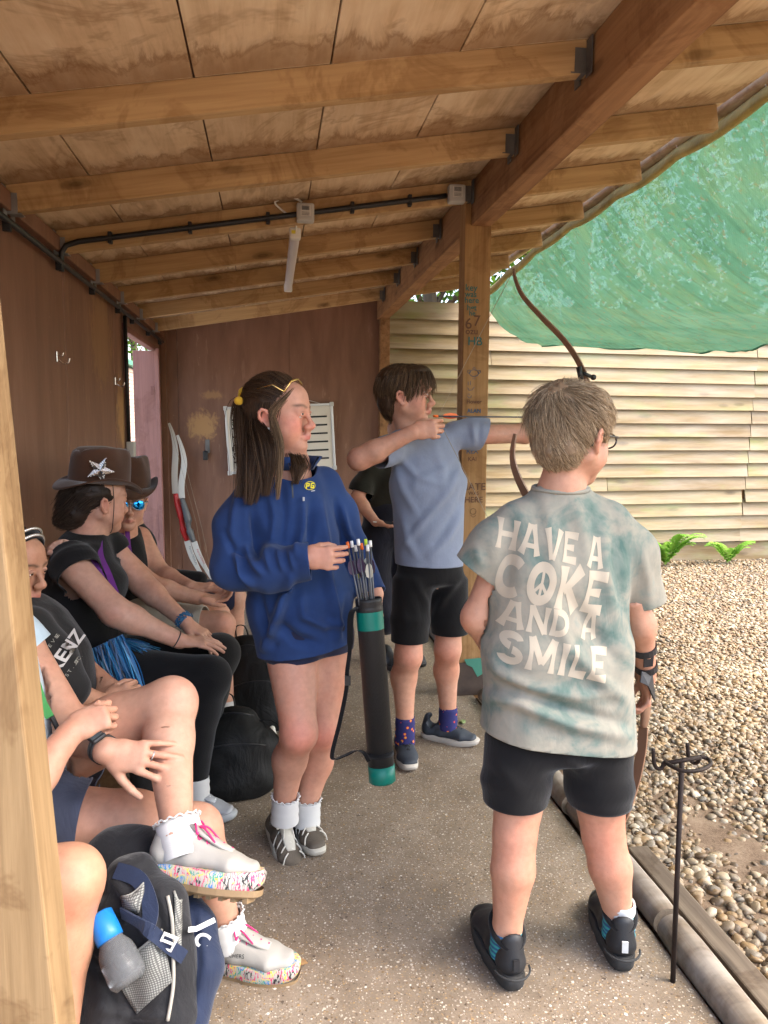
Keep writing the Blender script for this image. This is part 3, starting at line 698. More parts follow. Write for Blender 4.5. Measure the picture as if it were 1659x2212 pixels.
def cloth(name, V, Q, mat, parent, cuts=(), thick=.004, col=None):
    """open garment: cut at the hems (p, n, R), then given thickness inwards"""
    o = npmesh(name, V, Q, mat, parent, col)
    for bd_ in [c for c in parent.children if c.name.split('.')[0] == 'body']:       # no skin under the garment
        me_ = bd_.data; n_v = len(me_.vertices); P_ = np.empty(n_v * 3, np.float32); me_.vertices.foreach_get('co', P_); P_ = P_.reshape(-1, 3).astype(float)
        N_ = np.empty(n_v * 3, np.float32); me_.vertices.foreach_get('normal', N_); N_ = N_.reshape(-1, 3).astype(float); val = Field.last.value(P_); gone = val < (.016 if cuts else -.004)
        for p, n, R in cuts:
            n_ = A(n) / np.linalg.norm(A(n)); q = P_ - A(p); a = q @ n_; gone &= ~((a > -.028) & (np.linalg.norm(q - a[:, None] * n_, axis=1) < max(R, .05) * 1.15))
        P_[gone] -= N_[gone] * np.clip(val[gone] + .02, .004, .034)[:, None]; me_.vertices.foreach_set('co', P_.astype(np.float32).ravel()); me_.update()
    if cuts:
        bm = bmesh.new(); bm.from_mesh(o.data)
        for p, n, R in cuts:
            p = Vector(p); n = Vector(n).normalized(); fw_ = .14 if R < .2 else .4
            bm.verts.ensure_lookup_table(); P_ = np.array([v.co[:] for v in bm.verts]); q = P_ - A(p); a = q @ A(n); ok = (a > -.03) & (a < fw_)
            if R < .2:                                                       # only the limb that is being hemmed
                F_ = Field.last; so = [o_ for o_ in F_.ops if o_[0] in ('seg', 'ell') and o_[-1] is not True]; vals = [F_.value(A(p)[None] - A(n) * .01, [o_])[0] for o_ in so]; main = so[int(np.argmin(vals))]; mine = [main]
                if main[0] == 'seg': mine += [o_ for o_ in so if o_ is not main and o_[0] == 'seg' and (np.allclose(o_[2], main[1]) or np.allclose(o_[1], main[2]))]
                rest = [o_ for o_ in so if not any(o_ is m_ for m_ in mine)]
                if rest: ok &= F_.value(P_, mine) < F_.value(P_, rest) + .004
                ok &= np.linalg.norm(q - a[:, None] * A(n), axis=1) < .17
            vs_ = {bm.verts[i] for i in np.nonzero(ok)[0]}
            fs = [f for f in bm.faces if all(v in vs_ for v in f.verts)]
            es = {e for f in fs for e in f.edges}; vv = {v for f in fs for v in f.verts}
            bmesh.ops.bisect_plane(bm, geom=list(vv) + list(es) + fs, plane_co=p, plane_no=n, clear_outer=True, dist=1e-5)
        seen = set(); best = []                                          # keep the garment, drop the offcuts
        for v0 in bm.verts:
            if v0 in seen: continue
            st_ = [v0]; comp = []; seen.add(v0)
            while st_:
                v = st_.pop(); comp.append(v)
                for e in v.link_edges:
                    w_ = e.other_vert(v)
                    if w_ not in seen: seen.add(w_); st_.append(w_)
            if len(comp) > len(best): best = comp
        bs_ = set(best); bmesh.ops.delete(bm, geom=[v for v in bm.verts if v not in bs_], context='VERTS')
        lv = [v for v in bm.verts if not v.link_faces]
        bmesh.ops.delete(bm, geom=lv, context='VERTS'); bm.to_mesh(o.data); bm.free(); o.data.shade_smooth()
    if thick:
        md = o.modifiers.new('thickness', 'SOLIDIFY'); md.thickness = thick; md.offset = -1; md.use_rim = True
    return o
# ---------------------------------------------------------------- bodies
def frame(f, u):
    f = A(f); f = f / np.linalg.norm(f); u = A(u); u = u - f * (u @ f); u = u / np.linalg.norm(u); r = np.cross(f, u)
    return np.stack([r, f, u], 1)                                       # columns x, y, z
class Head:
    def __init__(s, c, face, up=(0, 0, 1), h=.225, jaw=1.0, wide=1.0):
        s.c = A(c); s.R = frame(face, up); s.s = h / .225; s.jaw = jaw; s.w = wide
    def p(s, x, y, z): return s.c + s.R @ (np.array([x * s.w, y, z]) * s.s)
    def add(s, F, neck, nr=.052, ears=(1, -1), nose=1.0, cheek=1.0):
        p, k, j = s.p, s.s, s.jaw; ax = s.R; E = lambda c, r, kk=.02, sub=False: F.ell(p(*c), tuple(np.array(r) * k * np.array([s.w, 1, 1])), kk * k, ax, sub)
        G = lambda a, b, r0, r1, kk=.012, sub=False, side=None: F.seg(p(*a), p(*b), np.array(r0) * k if not isinstance(r0, tuple) else tuple(np.array(r0) * k), np.array(r1) * k if not isinstance(r1, tuple) else tuple(np.array(r1) * k), kk * k, sub=sub, side=ax[:, 0] if side is None else side)
        E((0, -.018, .032), (.073, .091, .080))
        G((0, .022, .012), (0, .034, -.055), (.058, .056), (.047 * j, .045), .03)
        E((0, .045, .045), (.056, .046, .045), .03)
        for x in (-1, 1):
            G((x * .052, -.005, -.05), (x * .012, .062, -.096), .021 * j, .018 * j, .035)
            E((x * .037, .054, -.026), (.026, .028, .022 * cheek), .025)
            E((x * .036, .045, -.055), (.024 * cheek, .03, .026), .025)
        E((0, .072, -.099), (.019 * j, .016, .016), .022)
        G((-.034, .079, .018), (.034, .079, .018), .011, .011, .02)
        for x in (-1, 1):
            E((x * .031, .097, -.002), (.016, .013, .0095), .012, True)
            E((x * .031, .0785, -.0025), (.0128, .0125, .0112), .002)
            G((x * .017, .0845, -.002), (x * .031, .0915, .0045), .0032, .0042, .004); G((x * .031, .0915, .0045), (x * .046, .0805, .0005), .0042, .0035, .004)
            G((x * .018, .0845, -.006), (x * .031, .0895, -.0095), .0028, .003, .004); G((x * .031, .0895, -.0095), (x * .045, .0805, -.005), .003, .0028, .004)
        G((0, .0885, .008), (0, .1035 + .004 * nose, -.034), .0062, .0078, .018)
        E((0, .1035 + .005 * nose, -.039), (.0092, .0090, .0085), .014)
        for x in (-1, 1): E((x * .0100, .0965, -.0425), (.0068, .0085, .0068), .012)
        G((0, .097, -.05), (0, .0945, -.062), .006, .007, .014)
        for x in (-1, 1):
            G((0, .0975, -.0675), (x * .021, .085, -.0715), .0055, .0032, .008)
            G((0, .0955, -.0785), (x * .019, .084, -.0755), .0064, .0032, .008)
            G((0, .1045, -.0733), (x * .022, .0925, -.0735), .0022, .0018, .004, True)
        E((0, .0985, -.0885), (.017, .007, .005), .012, True)
        for x in ears:
            cx = x * .0715
            for a, b in zip([(-.0, .012, -.028), (.006, .006, -.004), (.012, -.002, .012), (.017, -.014, .017), (.019, -.022, .008), (.017, -.022, -.008), (.011, -.014, -.022), (.006, -.004, -.033), (.002, .004, -.033)][0:], [(.006, .006, -.004), (.012, -.002, .012), (.017, -.014, .017), (.019, -.022, .008), (.017, -.022, -.008), (.011, -.014, -.022), (.006, -.004, -.033), (.002, .004, -.033), (0, .009, -.024)]):
                G((cx + x * a[0], a[1] - .004, a[2] - .008), (cx + x * b[0], b[1] - .004, b[2] - .008), .0046, .0046, .004)
            E((cx + x * .004, -.012, -.012), (.006, .013, .023), .008)
        F.seg(p(0, -.026, -.035), neck, nr * .98, nr, .03)
    def eyes(s, parent, iris=(.12, .16, .2), look=0.0):
        for x in (-1, 1):
            mb = MB(); c = s.p(x * .031, .0785, -.0025); mb.sphere(c, .0133 * s.s, 10); mb.build('eye', M['eye_white'], parent, True)
            f = s.R[:, 1] + s.R[:, 0] * look; f = f / np.linalg.norm(f)
            mb = MB(); mb.sphere(c + f * .0088 * s.s, .0062 * s.s, 8); mb.build('iris', flat('iris', iris, .15, 0, .3), parent, True)
    def cols(s, V, C, lip=(.42, .14, .11), blush=(.55, .2, .15), bl=.35, brow=(.06, .035, .02), bs=.8):
        """lip, cheek, ear, nose and eyebrow colour"""
        L = (V - s.c) @ s.R / s.s; L[:, 0] /= s.w
        def sp(c, r, col, a):
            nonlocal C
            q = ((L - np.array(c)) / np.array(r)); w = np.exp(-(q * q).sum(1)) * a; C = C * (1 - w[:, None]) + np.array(col) * w[:, None]
        for x in (-1, 1):
            sp((x * .042, .065, -.035), (.026, .04, .026), blush, bl); sp((x * .085, -.015, -.012), (.018, .03, .032), blush, .5)
            for t in np.linspace(0, 1, 5): sp((x * (.014 + .034 * t), .088 - .010 * t, .0175 + .006 * sin(t * 2.4)), (.008, .02, .0038), brow, bs)
            sp((x * .031, .09, .003), (.016, .012, .004), (C.mean(0) * .45), .6)
        sp((0, .115, -.042), (.014, .012, .012), blush, bl * .8)
        for x in (-1, 0, 1): sp((x * .010, .096, -.0735), (.0105, .02, .0085), lip, .85)
        return C
def hand(F, wrist, d, n, side, s=1.0, curl=(.25, .25, .3, .35), spread=.06, thumb=(.55, .25, .2), pip=1.0, k=.006):
    """five-fingered hand: d finger direction, n back of hand, side 'L' or 'R'; curl per finger (rad at the knuckle)"""
    w = A(wrist); d = A(d) / np.linalg.norm(A(d)); n = A(n); n = n - d * (n @ d); n = n / np.linalg.norm(n)
    t = np.cross(d, n) * (1 if side == 'L' else -1)
    P = lambda a, b, c: w + (d * a + t * b + n * c) * s
    F.seg(P(-.01, 0, 0), P(.035, .002, 0), (.026 * s, .019 * s), (.034 * s, .0155 * s), .012, side=t)
    F.seg(P(.03, .002, 0), P(.086, 0, .002), (.034 * s, .015 * s), (.038 * s, .0115 * s), .012, side=t, cap=.01 * s)
    F.ell(P(.038, .027, -.008), (.015 * s, .028 * s, .014 * s), .012, np.stack([t, d, n], 1))
    fl = ((.042, .026, .021), (.047, .029, .022), (.043, .028, .022), (.034, .021, .02)); tips = []
    for i in range(4):
        b = .030 - .0205 * i; base = P(.088 - (.004, 0, .003, .011)[i], b, .002); sp = (1.5 - i) * spread; a = 0.0
        q = base
        for j in range(3):
            a += curl[i] * (1.0, 1.25 * pip, .75 * pip)[j]
            dr = (d * cos(sp) + t * sin(sp)) * cos(a) - n * sin(a)
            e = q + dr * fl[i][j] * s
            r = (.0092, .0083, .0075)[j] * s * (1 if i < 3 else .88); r2 = (.0083, .0075, .0065)[j] * s * (1 if i < 3 else .88)
            F.seg(q, e, r, r2, k if j == 0 else .003); q = e
        tips.append(q)
    q = P(.022, .028, -.004); a = thumb[0]
    for j, L in enumerate((.042, .032, .026)):
        dr = d * cos(a) + t * sin(a) - n * thumb[2]; dr = dr / np.linalg.norm(dr); e = q + dr * L * s
        F.seg(q, e, (.0135, .0108, .0095)[j] * s, (.0108, .0095, .0078)[j] * s, .008 if j == 0 else .003); q = e; a -= thumb[1]
    tips.append(q); return tips
def skin_mat():
    k = NM('skin'); c = k.coord(); b = k.attr('Col')
    n = k.noise(c, 45, 5, .6); n2 = k.noise(c, 7, 4, .6)
    col = k.mix(.55, b, k.ramp(n, [(.3, (.78, .72, .68)), (.7, (1.14, 1.12, 1.1))]), 'MULTIPLY')
    col = k.mix(k.math('MULTIPLY', k.ramp(n2, [(.42, 0.0), (.68, 1.0)]), .45), col, k.mix(1.0, col, (1.08, .78, .70), 'MULTIPLY'))
    fr = k.vor(c, 85.0); col = k.mix(k.math('MULTIPLY', k.ramp(fr, [(.06, 1.0), (.12, 0.0)]), .28), col, k.mix(1.0, col, (.55, .4, .34), 'MULTIPLY'))
    k.bsdf(col, .55, k.bump(k.noise(c, 420, 3, .6), .2, .0015), spec=.35, **{'Subsurface Weight': .12, 'Subsurface Radius': (.012, .005, .003), 'Subsurface Scale': .6}); return k.m
M['skin'] = skin_mat()
M['eye_white'] = flat('eye_white', (.72, .68, .64), .2, 0, .05)
def fabric(name, color, var=.25, weave=900.0, rough=.9, bump=.25, heather=0.0, dark=None, sheen=.15, fold=0.0):
    k = NM(name); c = k.coord()
    n = k.noise(c, 5, 4, .6); col = k.mix(k.ramp(n, [(.35, 0.0), (.7, 1.0)]), color, dark if dark else tuple(x * (1 - var) for x in rgba(color)[:3]))
    if heather > 0: col = k.mix(k.math('MULTIPLY', k.noise(k.mapv(c, (1, 1, .35)), 420, 3, .7), heather), col, tuple(min(1, x * 1.9 + .02) for x in rgba(color)[:3]))
    h = k.noise(c, weave, 2, .6); nm = k.bump(h, bump, .0012)
    if fold > 0: nm = k.bump(k.noise(k.mapv(c, (1, 1, .55)), 9, 4, .55, .8), fold, .02, nm)
    k.bsdf(col, rough, nm, spec=.15, **{'Sheen Weight': sheen, 'Sheen Roughness': .5}); return k.m
def border(Q, n):
    e = np.concatenate([Q[:, [0, 1]], Q[:, [1, 2]], Q[:, [2, 3]], Q[:, [3, 0]]]); e.sort(1); k = e[:, 0].astype(np.int64) * n + e[:, 1]; u, c = np.unique(k, return_counts=True); k = u[c == 1]
    return np.unique(np.concatenate([k // n, k % n])) if len(k) else np.zeros(0, int)
def biggest(Q, n):
    lab = np.arange(n)
    for _ in range(400):
        m = lab[Q].min(1); new = lab.copy()
        for i in range(4): np.minimum.at(new, Q[:, i], m)
        new = new[new]
        if (new == lab).all(): break
        lab = new
    r = lab[Q[:, 0]]; u, c = np.unique(r, return_counts=True); return Q[r == u[c.argmax()]]
class Person:
    def __init__(s, base, label, group=None, tone=(.50, .30, .22)):
        s.o = empty('person', base); tag(s.o, label, 'person', group); s.tone = np.array(tone); s.F = Field(); s.fine = []; s.spots = []; s.head = None; s.covers = []
    def limb(s, pts, rs, k=.025, side=None): s.F.chain(pts, rs, k, side); return s
    def hand(me, *a, **kw):
        w = A(a[0]); t = hand(me.F, *a, **kw); R = np.array(t + [w]); me.fine.append((R.min(0) - .028, R.max(0) + .028, .0034)); return t
    def build(s, h=.0075, headh=.0034, **hc):
        """mesh the body: coarse overall, fine where hands and face are; all one mesh object"""
        lo, hi = s.F.bounds(.02); h = max(h, .0085)
        fb = list(s.fine)
        if s.head is not None:
            H = s.head; r = .17 * H.s; fb.append((H.c - np.array([r, r, .155 * H.s]), H.c + np.array([r, r, .15 * H.s]), headh))
        V, Q = s.F.mesh(h, lo, hi)
        for (l, u, hh) in fb:
            inside = ((V > l + .9 * h) & (V < u - .9 * h)).all(1); V, Q = drop(V, Q, ~inside) if inside.any() else (V, Q)
        for (l, u, hh) in fb:
            v, q = s.F.mesh(hh, l, u)
            if not len(v): continue
            b0, b1 = border(Q, len(V)), border(q, len(v)); n0 = len(V); mp = np.arange(len(v)) + n0
            if len(b0) and len(b1):                                           # weld the seam
                D = np.linalg.norm(V[b0][:, None] - v[b1][None], axis=2); j = D.argmin(1); near = D[np.arange(len(b0)), j] < 1.35 * h
                rep = np.arange(n0 + len(v)); rep[b0[near]] = n0 + b1[j[near]]; Q = rep[Q]
            V = np.concatenate([V, v]); Q = np.concatenate([Q, q + n0])
        good = np.array([len(set(r)) == 4 for r in Q.tolist()]); Q = Q[good]; Q = biggest(Q, len(V)); V, Q = drop(V, Q, np.ones(len(V), bool))
        C = np.tile(s.tone, (len(V), 1)).astype(float)
        for c, r, col, a in s.spots:
            w = np.exp(-(((V - A(c)) / r) ** 2).sum(1)) * a; C = C * (1 - w[:, None]) + np.array(col) * w[:, None]
        if s.head is not None: C = s.head.cols(V, C, **hc)
        s.body = npmesh('body', V, Q, M['skin'], s.o, C); return s.body
def strands(name, roots, flow, mat, parent, length=.07, n=7, r=.0016, lift=.0, cols=None, seed=1, jit=.25, sides=3, center=None, taper=.25, clump=0):
    """hair: thin tubes grown from root points along a flow field"""
    rng = np.random.default_rng(seed); P = np.array(roots); m = len(P)
    Ls = length * rng.uniform(.65, 1.15, m) if np.isscalar(length) else length
    path = [P]; J = rng.normal(0, jit, (m, 3))
    for i in range(n - 1):
        d = flow(path[-1], i / (n - 1)) + J * (.6 + .4 * i / n); d /= np.linalg.norm(d, axis=1)[:, None] + 1e-9
        path.append(path[-1] + d * (Ls / (n - 1))[:, None])
    path = np.stack(path, 1)                                            # m, n, 3
    if clump:
        g = rng.integers(0, max(m // clump, 1), m); cen = path[g]; w = (np.linspace(0, 1, n) ** 1.5 * .6)[None, :, None]
        dd = np.linalg.norm(path[:, 0] - path[g, 0], axis=1); ok = (dd < .03)[:, None, None]; path = np.where(ok, path * (1 - w) + cen * w, path)
    T = np.gradient(path, axis=1); T /= np.linalg.norm(T, axis=2)[..., None] + 1e-9
    ref = np.array([.31, .52, .79]); Ax = np.cross(T, ref); Ax /= np.linalg.norm(Ax, axis=2)[..., None] + 1e-9; Bx = np.cross(T, Ax)
    rad = r * rng.uniform(.7, 1.3, m)[:, None] * (1 - (1 - taper) * np.linspace(0, 1, n) ** 2)[None, :]
    V = np.stack([path + (Ax * cos(2 * pi * j / sides) + Bx * sin(2 * pi * j / sides)) * rad[..., None] for j in range(sides)], 2)
    idx = np.arange(m * n * sides).reshape(m, n, sides)
    Q = np.concatenate([np.stack([idx[:, :-1, j], idx[:, :-1, (j + 1) % sides], idx[:, 1:, (j + 1) % sides], idx[:, 1:, j]], -1).reshape(-1, 4) for j in range(sides)])
    col = None
    if cols is not None:
        t = rng.random(m); c0, c1 = np.array(cols[0]), np.array(cols[1]); cc = c0 * (1 - t[:, None]) + c1 * t[:, None]
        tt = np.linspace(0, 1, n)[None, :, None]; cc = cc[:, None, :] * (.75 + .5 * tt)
        col = np.repeat(cc[:, :, None, :], sides, 2).reshape(-1, 3)
    return npmesh(name, V.reshape(-1, 3), Q, mat, parent, col)
def hair_mat(name, spec=.22, rough=.5):
    k = NM(name); b = k.attr('Col'); c = k.coord()
    col = k.mix(.5, b, k.ramp(k.noise(c, 160, 3, .6), [(.3, (.6, .6, .6)), (.7, (1.25, 1.25, 1.25))]), 'MULTIPLY')
    k.bsdf(col, rough, k.bump(k.noise(c, 300, 2), .3, .002), spec=spec); return k.m
M['hair'] = hair_mat('hair')
def surf_points(V, Q, n, seed=0, keep=None):
    rng = np.random.default_rng(seed); c = V[Q].mean(1); nn = np.cross(V[Q[:, 2]] - V[Q[:, 0]], V[Q[:, 3]] - V[Q[:, 1]]); a = np.linalg.norm(nn, axis=1)
    if keep is not None: a = a * keep(c)
    i = rng.choice(len(Q), n, p=a / a.sum()); w = rng.dirichlet((1, 1, 1, 1), n); return (V[Q[i]] * w[..., None]).sum(1), nn[i] / np.maximum(np.linalg.norm(nn[i], axis=1), 1e-12)[:, None]
# ---------------------------------------------------------------- shoes and socks
def shoe(parent, heel, toe_dir, up, L, upper, solem, lace=None, name='shoe', w=.042, sole_h=.028, ankle=None, toe_spring=.01, high=.075, extra=None, voxel=.0042, tongue=None):
    """heel = point on the ground under the heel's back; shoe > sole, lace"""
    hl = A(heel); f = A(toe_dir) / np.linalg.norm(A(toe_dir)); u = A(up); u = u - f * (u @ f); u /= np.linalg.norm(u); r = np.cross(f, u); s = L / .27
    P = lambda x, y, z: hl + (r * x + f * y + u * z) * s
    F_ = Field(); hs = sole_h / s
    F_.seg(P(0, .035, hs + .012), P(0, .10, hs + .014), (.032 * s, .022 * s), (.036 * s, .024 * s), .02, side=r)
    F_.seg(P(0, .10, hs + .014), P(.004, .19, hs + .010), (.038 * s, .024 * s), (w * s, .021 * s), .02, side=r)
    F_.seg(P(.004, .19, hs + .010), P(.002, .238, hs + .006), (w * s, .022 * s), (.032 * s, .016 * s), .02, side=r)
    F_.seg(P(0, .034, hs + .02), P(0, .05, hs + high - .012), (.030 * s, .034 * s), (.031 * s, .040 * s), .02, side=r)
    F_.seg(P(0, .07, hs + high - .02), P(0, .165, hs + .025), (.028 * s, .02 * s), (.03 * s, .014 * s), .025, side=r)
    lo, hi = F_.bounds(.02); 
    F_.plane(P(0, 0, hs - .008), -u)
    if ankle is not None:
        F_.seg(P(0, .052, hs + high - .022), A(ankle), .031 * s, .04 * s, .008, sub=True)
    V, Q = F_.mesh(voxel, lo, hi, 2)
    o = npmesh(name, V, Q, upper, parent)
    # sole: outline extruded
    n = 40; out = []
    for i in range(n):
        t = 2 * pi * i / n; y = .133 + .135 * cos(t); 
        wl = (.034 + .012 * max(min((y - .07) / .11, 1), 0)) * (abs(sin(t)) ** .62) * (1 if sin(t) > 0 else -1) * (w / .042)
        out.append((wl + (.004 if y > .13 else 0), y))
    v = []; 
    zs = [(0.0, .93), (.3, 1.0), (.75, 1.02), (1.0, .97)]
    for zf, sc in zs:
        for (x, y) in out:
            lift = toe_spring * max((y - .17) / .1, 0) ** 2
            v.append(P(x * sc, .133 + (y - .133) * sc, hs * zf + lift * (1 - .3 * zf)))
    f_ = [(j * n + i, j * n + (i + 1) % n, (j + 1) * n + (i + 1) % n, (j + 1) * n + i) for j in range(3) for i in range(n)]
    f_ += [tuple(range(n - 1, -1, -1)), tuple(3 * n + i for i in range(n))]
    so = pydata('sole', v, f_, solem, o); smooth_by_angle(so, 50)
    if tongue is not None:
        tg = MB().tube([P(0, .085, hs + high + .008), P(0, .12, hs + .064), P(.002, .165, hs + .044), P(.003, .19, hs + .036)], [.024 * s, .024 * s, .023 * s, .016 * s], 10, flat=.3, side=r).build('tongue', tongue, o, True)
    if lace is not None:
        mb = MB()
        for i in range(5):
            y = .092 + .021 * i; z = hs + .073 - .0085 * i; zz = z - .011
            a, b = (-1, 1)
            mb.tube([P(-.022, y, zz), P(0, y + .010, z + .003), P(.022, y + .02, zz - .007)], .0022 * s, 5); mb.tube([P(.022, y, zz), P(0, y + .010, z + .004), P(-.022, y + .02, zz - .007)], .0022 * s, 5)
        for sg in (-1, 1):
            mb.tube(spline([P(0, .095, hs + .076), P(sg * .022, .10, hs + .088), P(sg * .036, .11, hs + .07), P(sg * .02, .108, hs + .07), P(0, .097, hs + .078)], 5), .0024 * s, 5)
            mb.tube(spline([P(0, .095, hs + .077), P(sg * .014, .12, hs + .078), P(sg * .022, .15, hs + .052)], 5), .0024 * s, 5)
        mb.build('lace', lace, o, True)
    o['P'] = 0; del o['P']
    return o, P, hs
def sock(parent, top, bottom, r0, r1, mat, frill=None, name='sock'):
    top, bottom = A(top), A(bottom); ax = (top - bottom) / np.linalg.norm(top - bottom)
    n = 20; a = np.cross(ax, [0.1, 1, .3]); a /= np.linalg.norm(a); b = np.cross(ax, a); v = []; rows = 9
    for i in range(rows):
        t = i / (rows - 1); r = r1 + (r0 - r1) * t + .0012 * sin(i * 2.3)
        for j in range(n):
            q = 2 * pi * j / n; v.append(bottom + (top - bottom) * t + (a * cos(q) + b * sin(q)) * r)
    f = [(i * n + j, i * n + (j + 1) % n, (i + 1) * n + (j + 1) % n, (i + 1) * n + j) for i in range(rows - 1) for j in range(n)]
    # rolled top rim going back inside
    for j in range(n):
        q = 2 * pi * j / n; v.append(top - ax * .004 + (a * cos(q) + b * sin(q)) * (r0 - .006))
    f += [((rows - 1) * n + j, (rows - 1) * n + (j + 1) % n, rows * n + (j + 1) % n, rows * n + j) for j in range(n)]
    o = pydata(name, v, f, mat, parent, True)
    if frill is not None:
        pts = [top + (a * cos(2 * pi * j / 72) + b * sin(2 * pi * j / 72)) * (r0 + .002 + .003 * sin(j * 2.2)) + ax * (.003 * sin(j * 1.3) + .002) for j in range(73)]
        MB().tube(pts, .0024, 5, cap=False).build('frill', frill, o, True)
    return o
def ribbon(mb, pts, w, th, side):
    """flat strap"""
    pts = [Vector(p) for p in pts]; V = []; m = len(pts)
    for i in range(m):
        t = (pts[min(i + 1, m - 1)] - pts[max(i - 1, 0)]).normalized(); sd = Vector(side) if not isinstance(side, list) else Vector(side[i])
        sd = (sd - t * sd.dot(t)).normalized(); nn = t.cross(sd); ww = w[i] if isinstance(w, list) else w
        for a, b in ((-1, -1), (1, -1), (1, 1), (-1, 1)): V.append(pts[i] + sd * (a * ww / 2) + nn * (b * th / 2))
    f = [(i * 4 + j, i * 4 + (j + 1) % 4, (i + 1) * 4 + (j + 1) % 4, (i + 1) * 4 + j) for i in range(m - 1) for j in range(4)] + [(3, 2, 1, 0), tuple((m - 1) * 4 + j for j in range(4))]
    return mb.add(V, f)
# ---------------------------------------------------------------- lettering
def text_mesh(txt, size, align='CENTER', bold=0.0, spacing=1.0):
    cu = bpy.data.curves.new('lettering', 'FONT'); cu.body = txt; cu.size = size; cu.align_x = align; cu.align_y = 'CENTER'; cu.offset = bold; cu.space_character = spacing; cu.resolution_u = 4
    ob = bpy.data.objects.new('lettering', cu); COL.objects.link(ob); dg = bpy.context.evaluated_depsgraph_get()
    me = bpy.data.meshes.new_from_object(ob.evaluated_get(dg)); bpy.data.objects.remove(ob); return me
def text_on(name, txt, size, origin, right, up, mat, parent, align='CENTER', bold=0.0, off=.0015, target=None, spacing=1.0, cut=.008):
    """flat lettering laid on a surface; target = BVH to wrap onto"""
    me = text_mesh(txt, size, align, bold, spacing); me.name = name; r, u = Vector(right).normalized(), Vector(up).normalized(); n = r.cross(u)
    if target is not None:
        bm = bmesh.new(); bm.from_mesh(me); bmesh.ops.triangulate(bm, faces=bm.faces)
        for _ in range(4):
            es = [e for e in bm.edges if e.calc_length() > cut]
            if not es: break
            bmesh.ops.subdivide_edges(bm, edges=es, cuts=1); bmesh.ops.triangulate(bm, faces=bm.faces)
        bm.to_mesh(me); bm.free()
    for v in me.vertices:
        p = Vector(origin) + r * v.co.x + u * v.co.y
        if target is not None:
            hit = target.ray_cast(p + n * .25, -n, .6)
            if hit[0] is not None: p = hit[0]
        v.co = p + n * off
    me.update(); me.materials.clear(); return link(name, me, mat, parent)
def bvh(o):
    me = o.data; return BVHTree.FromPolygons([o.matrix_world @ v.co if o.parent is None else v.co for v in me.vertices], [tuple(p.vertices) for p in me.polygons])
def wrap_polys(name, polys, origin, right, up, mat, parent, target, off=.0016, cut=.007, back=.3):
    """flat printed shapes (polygons in right/up metres) wrapped onto a cloth surface"""
    bm = bmesh.new()
    for pl in polys:
        vs_ = [bm.verts.new((x, y, 0)) for x, y in pl]
        try: bm.faces.new(vs_)
        except ValueError: pass
    bmesh.ops.triangulate(bm, faces=bm.faces)
    for _ in range(5):
        es = [e for e in bm.edges if e.calc_length() > cut]
        if not es: break
        bmesh.ops.subdivide_edges(bm, edges=es, cuts=1); bmesh.ops.triangulate(bm, faces=bm.faces)
    r, u = Vector(right).normalized(), Vector(up).normalized(); n = r.cross(u)
    for v in bm.verts:
        p = Vector(origin) + r * v.co.x + u * v.co.y; hit = target.ray_cast(p + n * back, -n, 2 * back)
        if hit[0] is not None and hit[1].dot(n) > .2: p = hit[0]; v.tag = True
        else: v.tag = False
        v.co = p + n * off
    bmesh.ops.delete(bm, geom=[v for v in bm.verts if not v.tag], context='VERTS')
    me = bpy.data.meshes.new(name); bm.to_mesh(me); bm.free(); me.shade_smooth(); return link(name, me, mat, parent)
def stroke_poly(p0, p1, w0, w1, waist=0.0, n=6):
    """thick letter stroke with flared ends"""
    p0, p1 = Vector((p0[0], p0[1])), Vector((p1[0], p1[1])); d = (p1 - p0).normalized(); q = Vector((-d.y, d.x)); L, R = [], []
    for i in range(n + 1):
        t = i / n; w = (w0 + (w1 - w0) * t) * (1 - waist * (1 - (2 * t - 1) ** 2)); c = p0.lerp(p1, t); L.append(c + q * w / 2); R.append(c - q * w / 2)
    return [[tuple(L[i]), tuple(R[i]), tuple(R[i + 1]), tuple(L[i + 1])] for i in range(n)]
def arc_poly(c, rx, ry, w, a0, a1, n=20, w1=None):
    out = []; w1 = w if w1 is None else w1
    for i in range(n):
        A0, A1 = radians(a0 + (a1 - a0) * i / n), radians(a0 + (a1 - a0) * (i + 1) / n); wa, wb = w + (w1 - w) * i / n, w + (w1 - w) * (i + 1) / n
        out.append([(c[0] + (rx + s * x) * cos(a), c[1] + (ry + s * x) * sin(a)) for (a, s, x) in ((A0, -1, wa / 2), (A0, 1, wa / 2), (A1, 1, wb / 2), (A1, -1, wb / 2))])
    return out
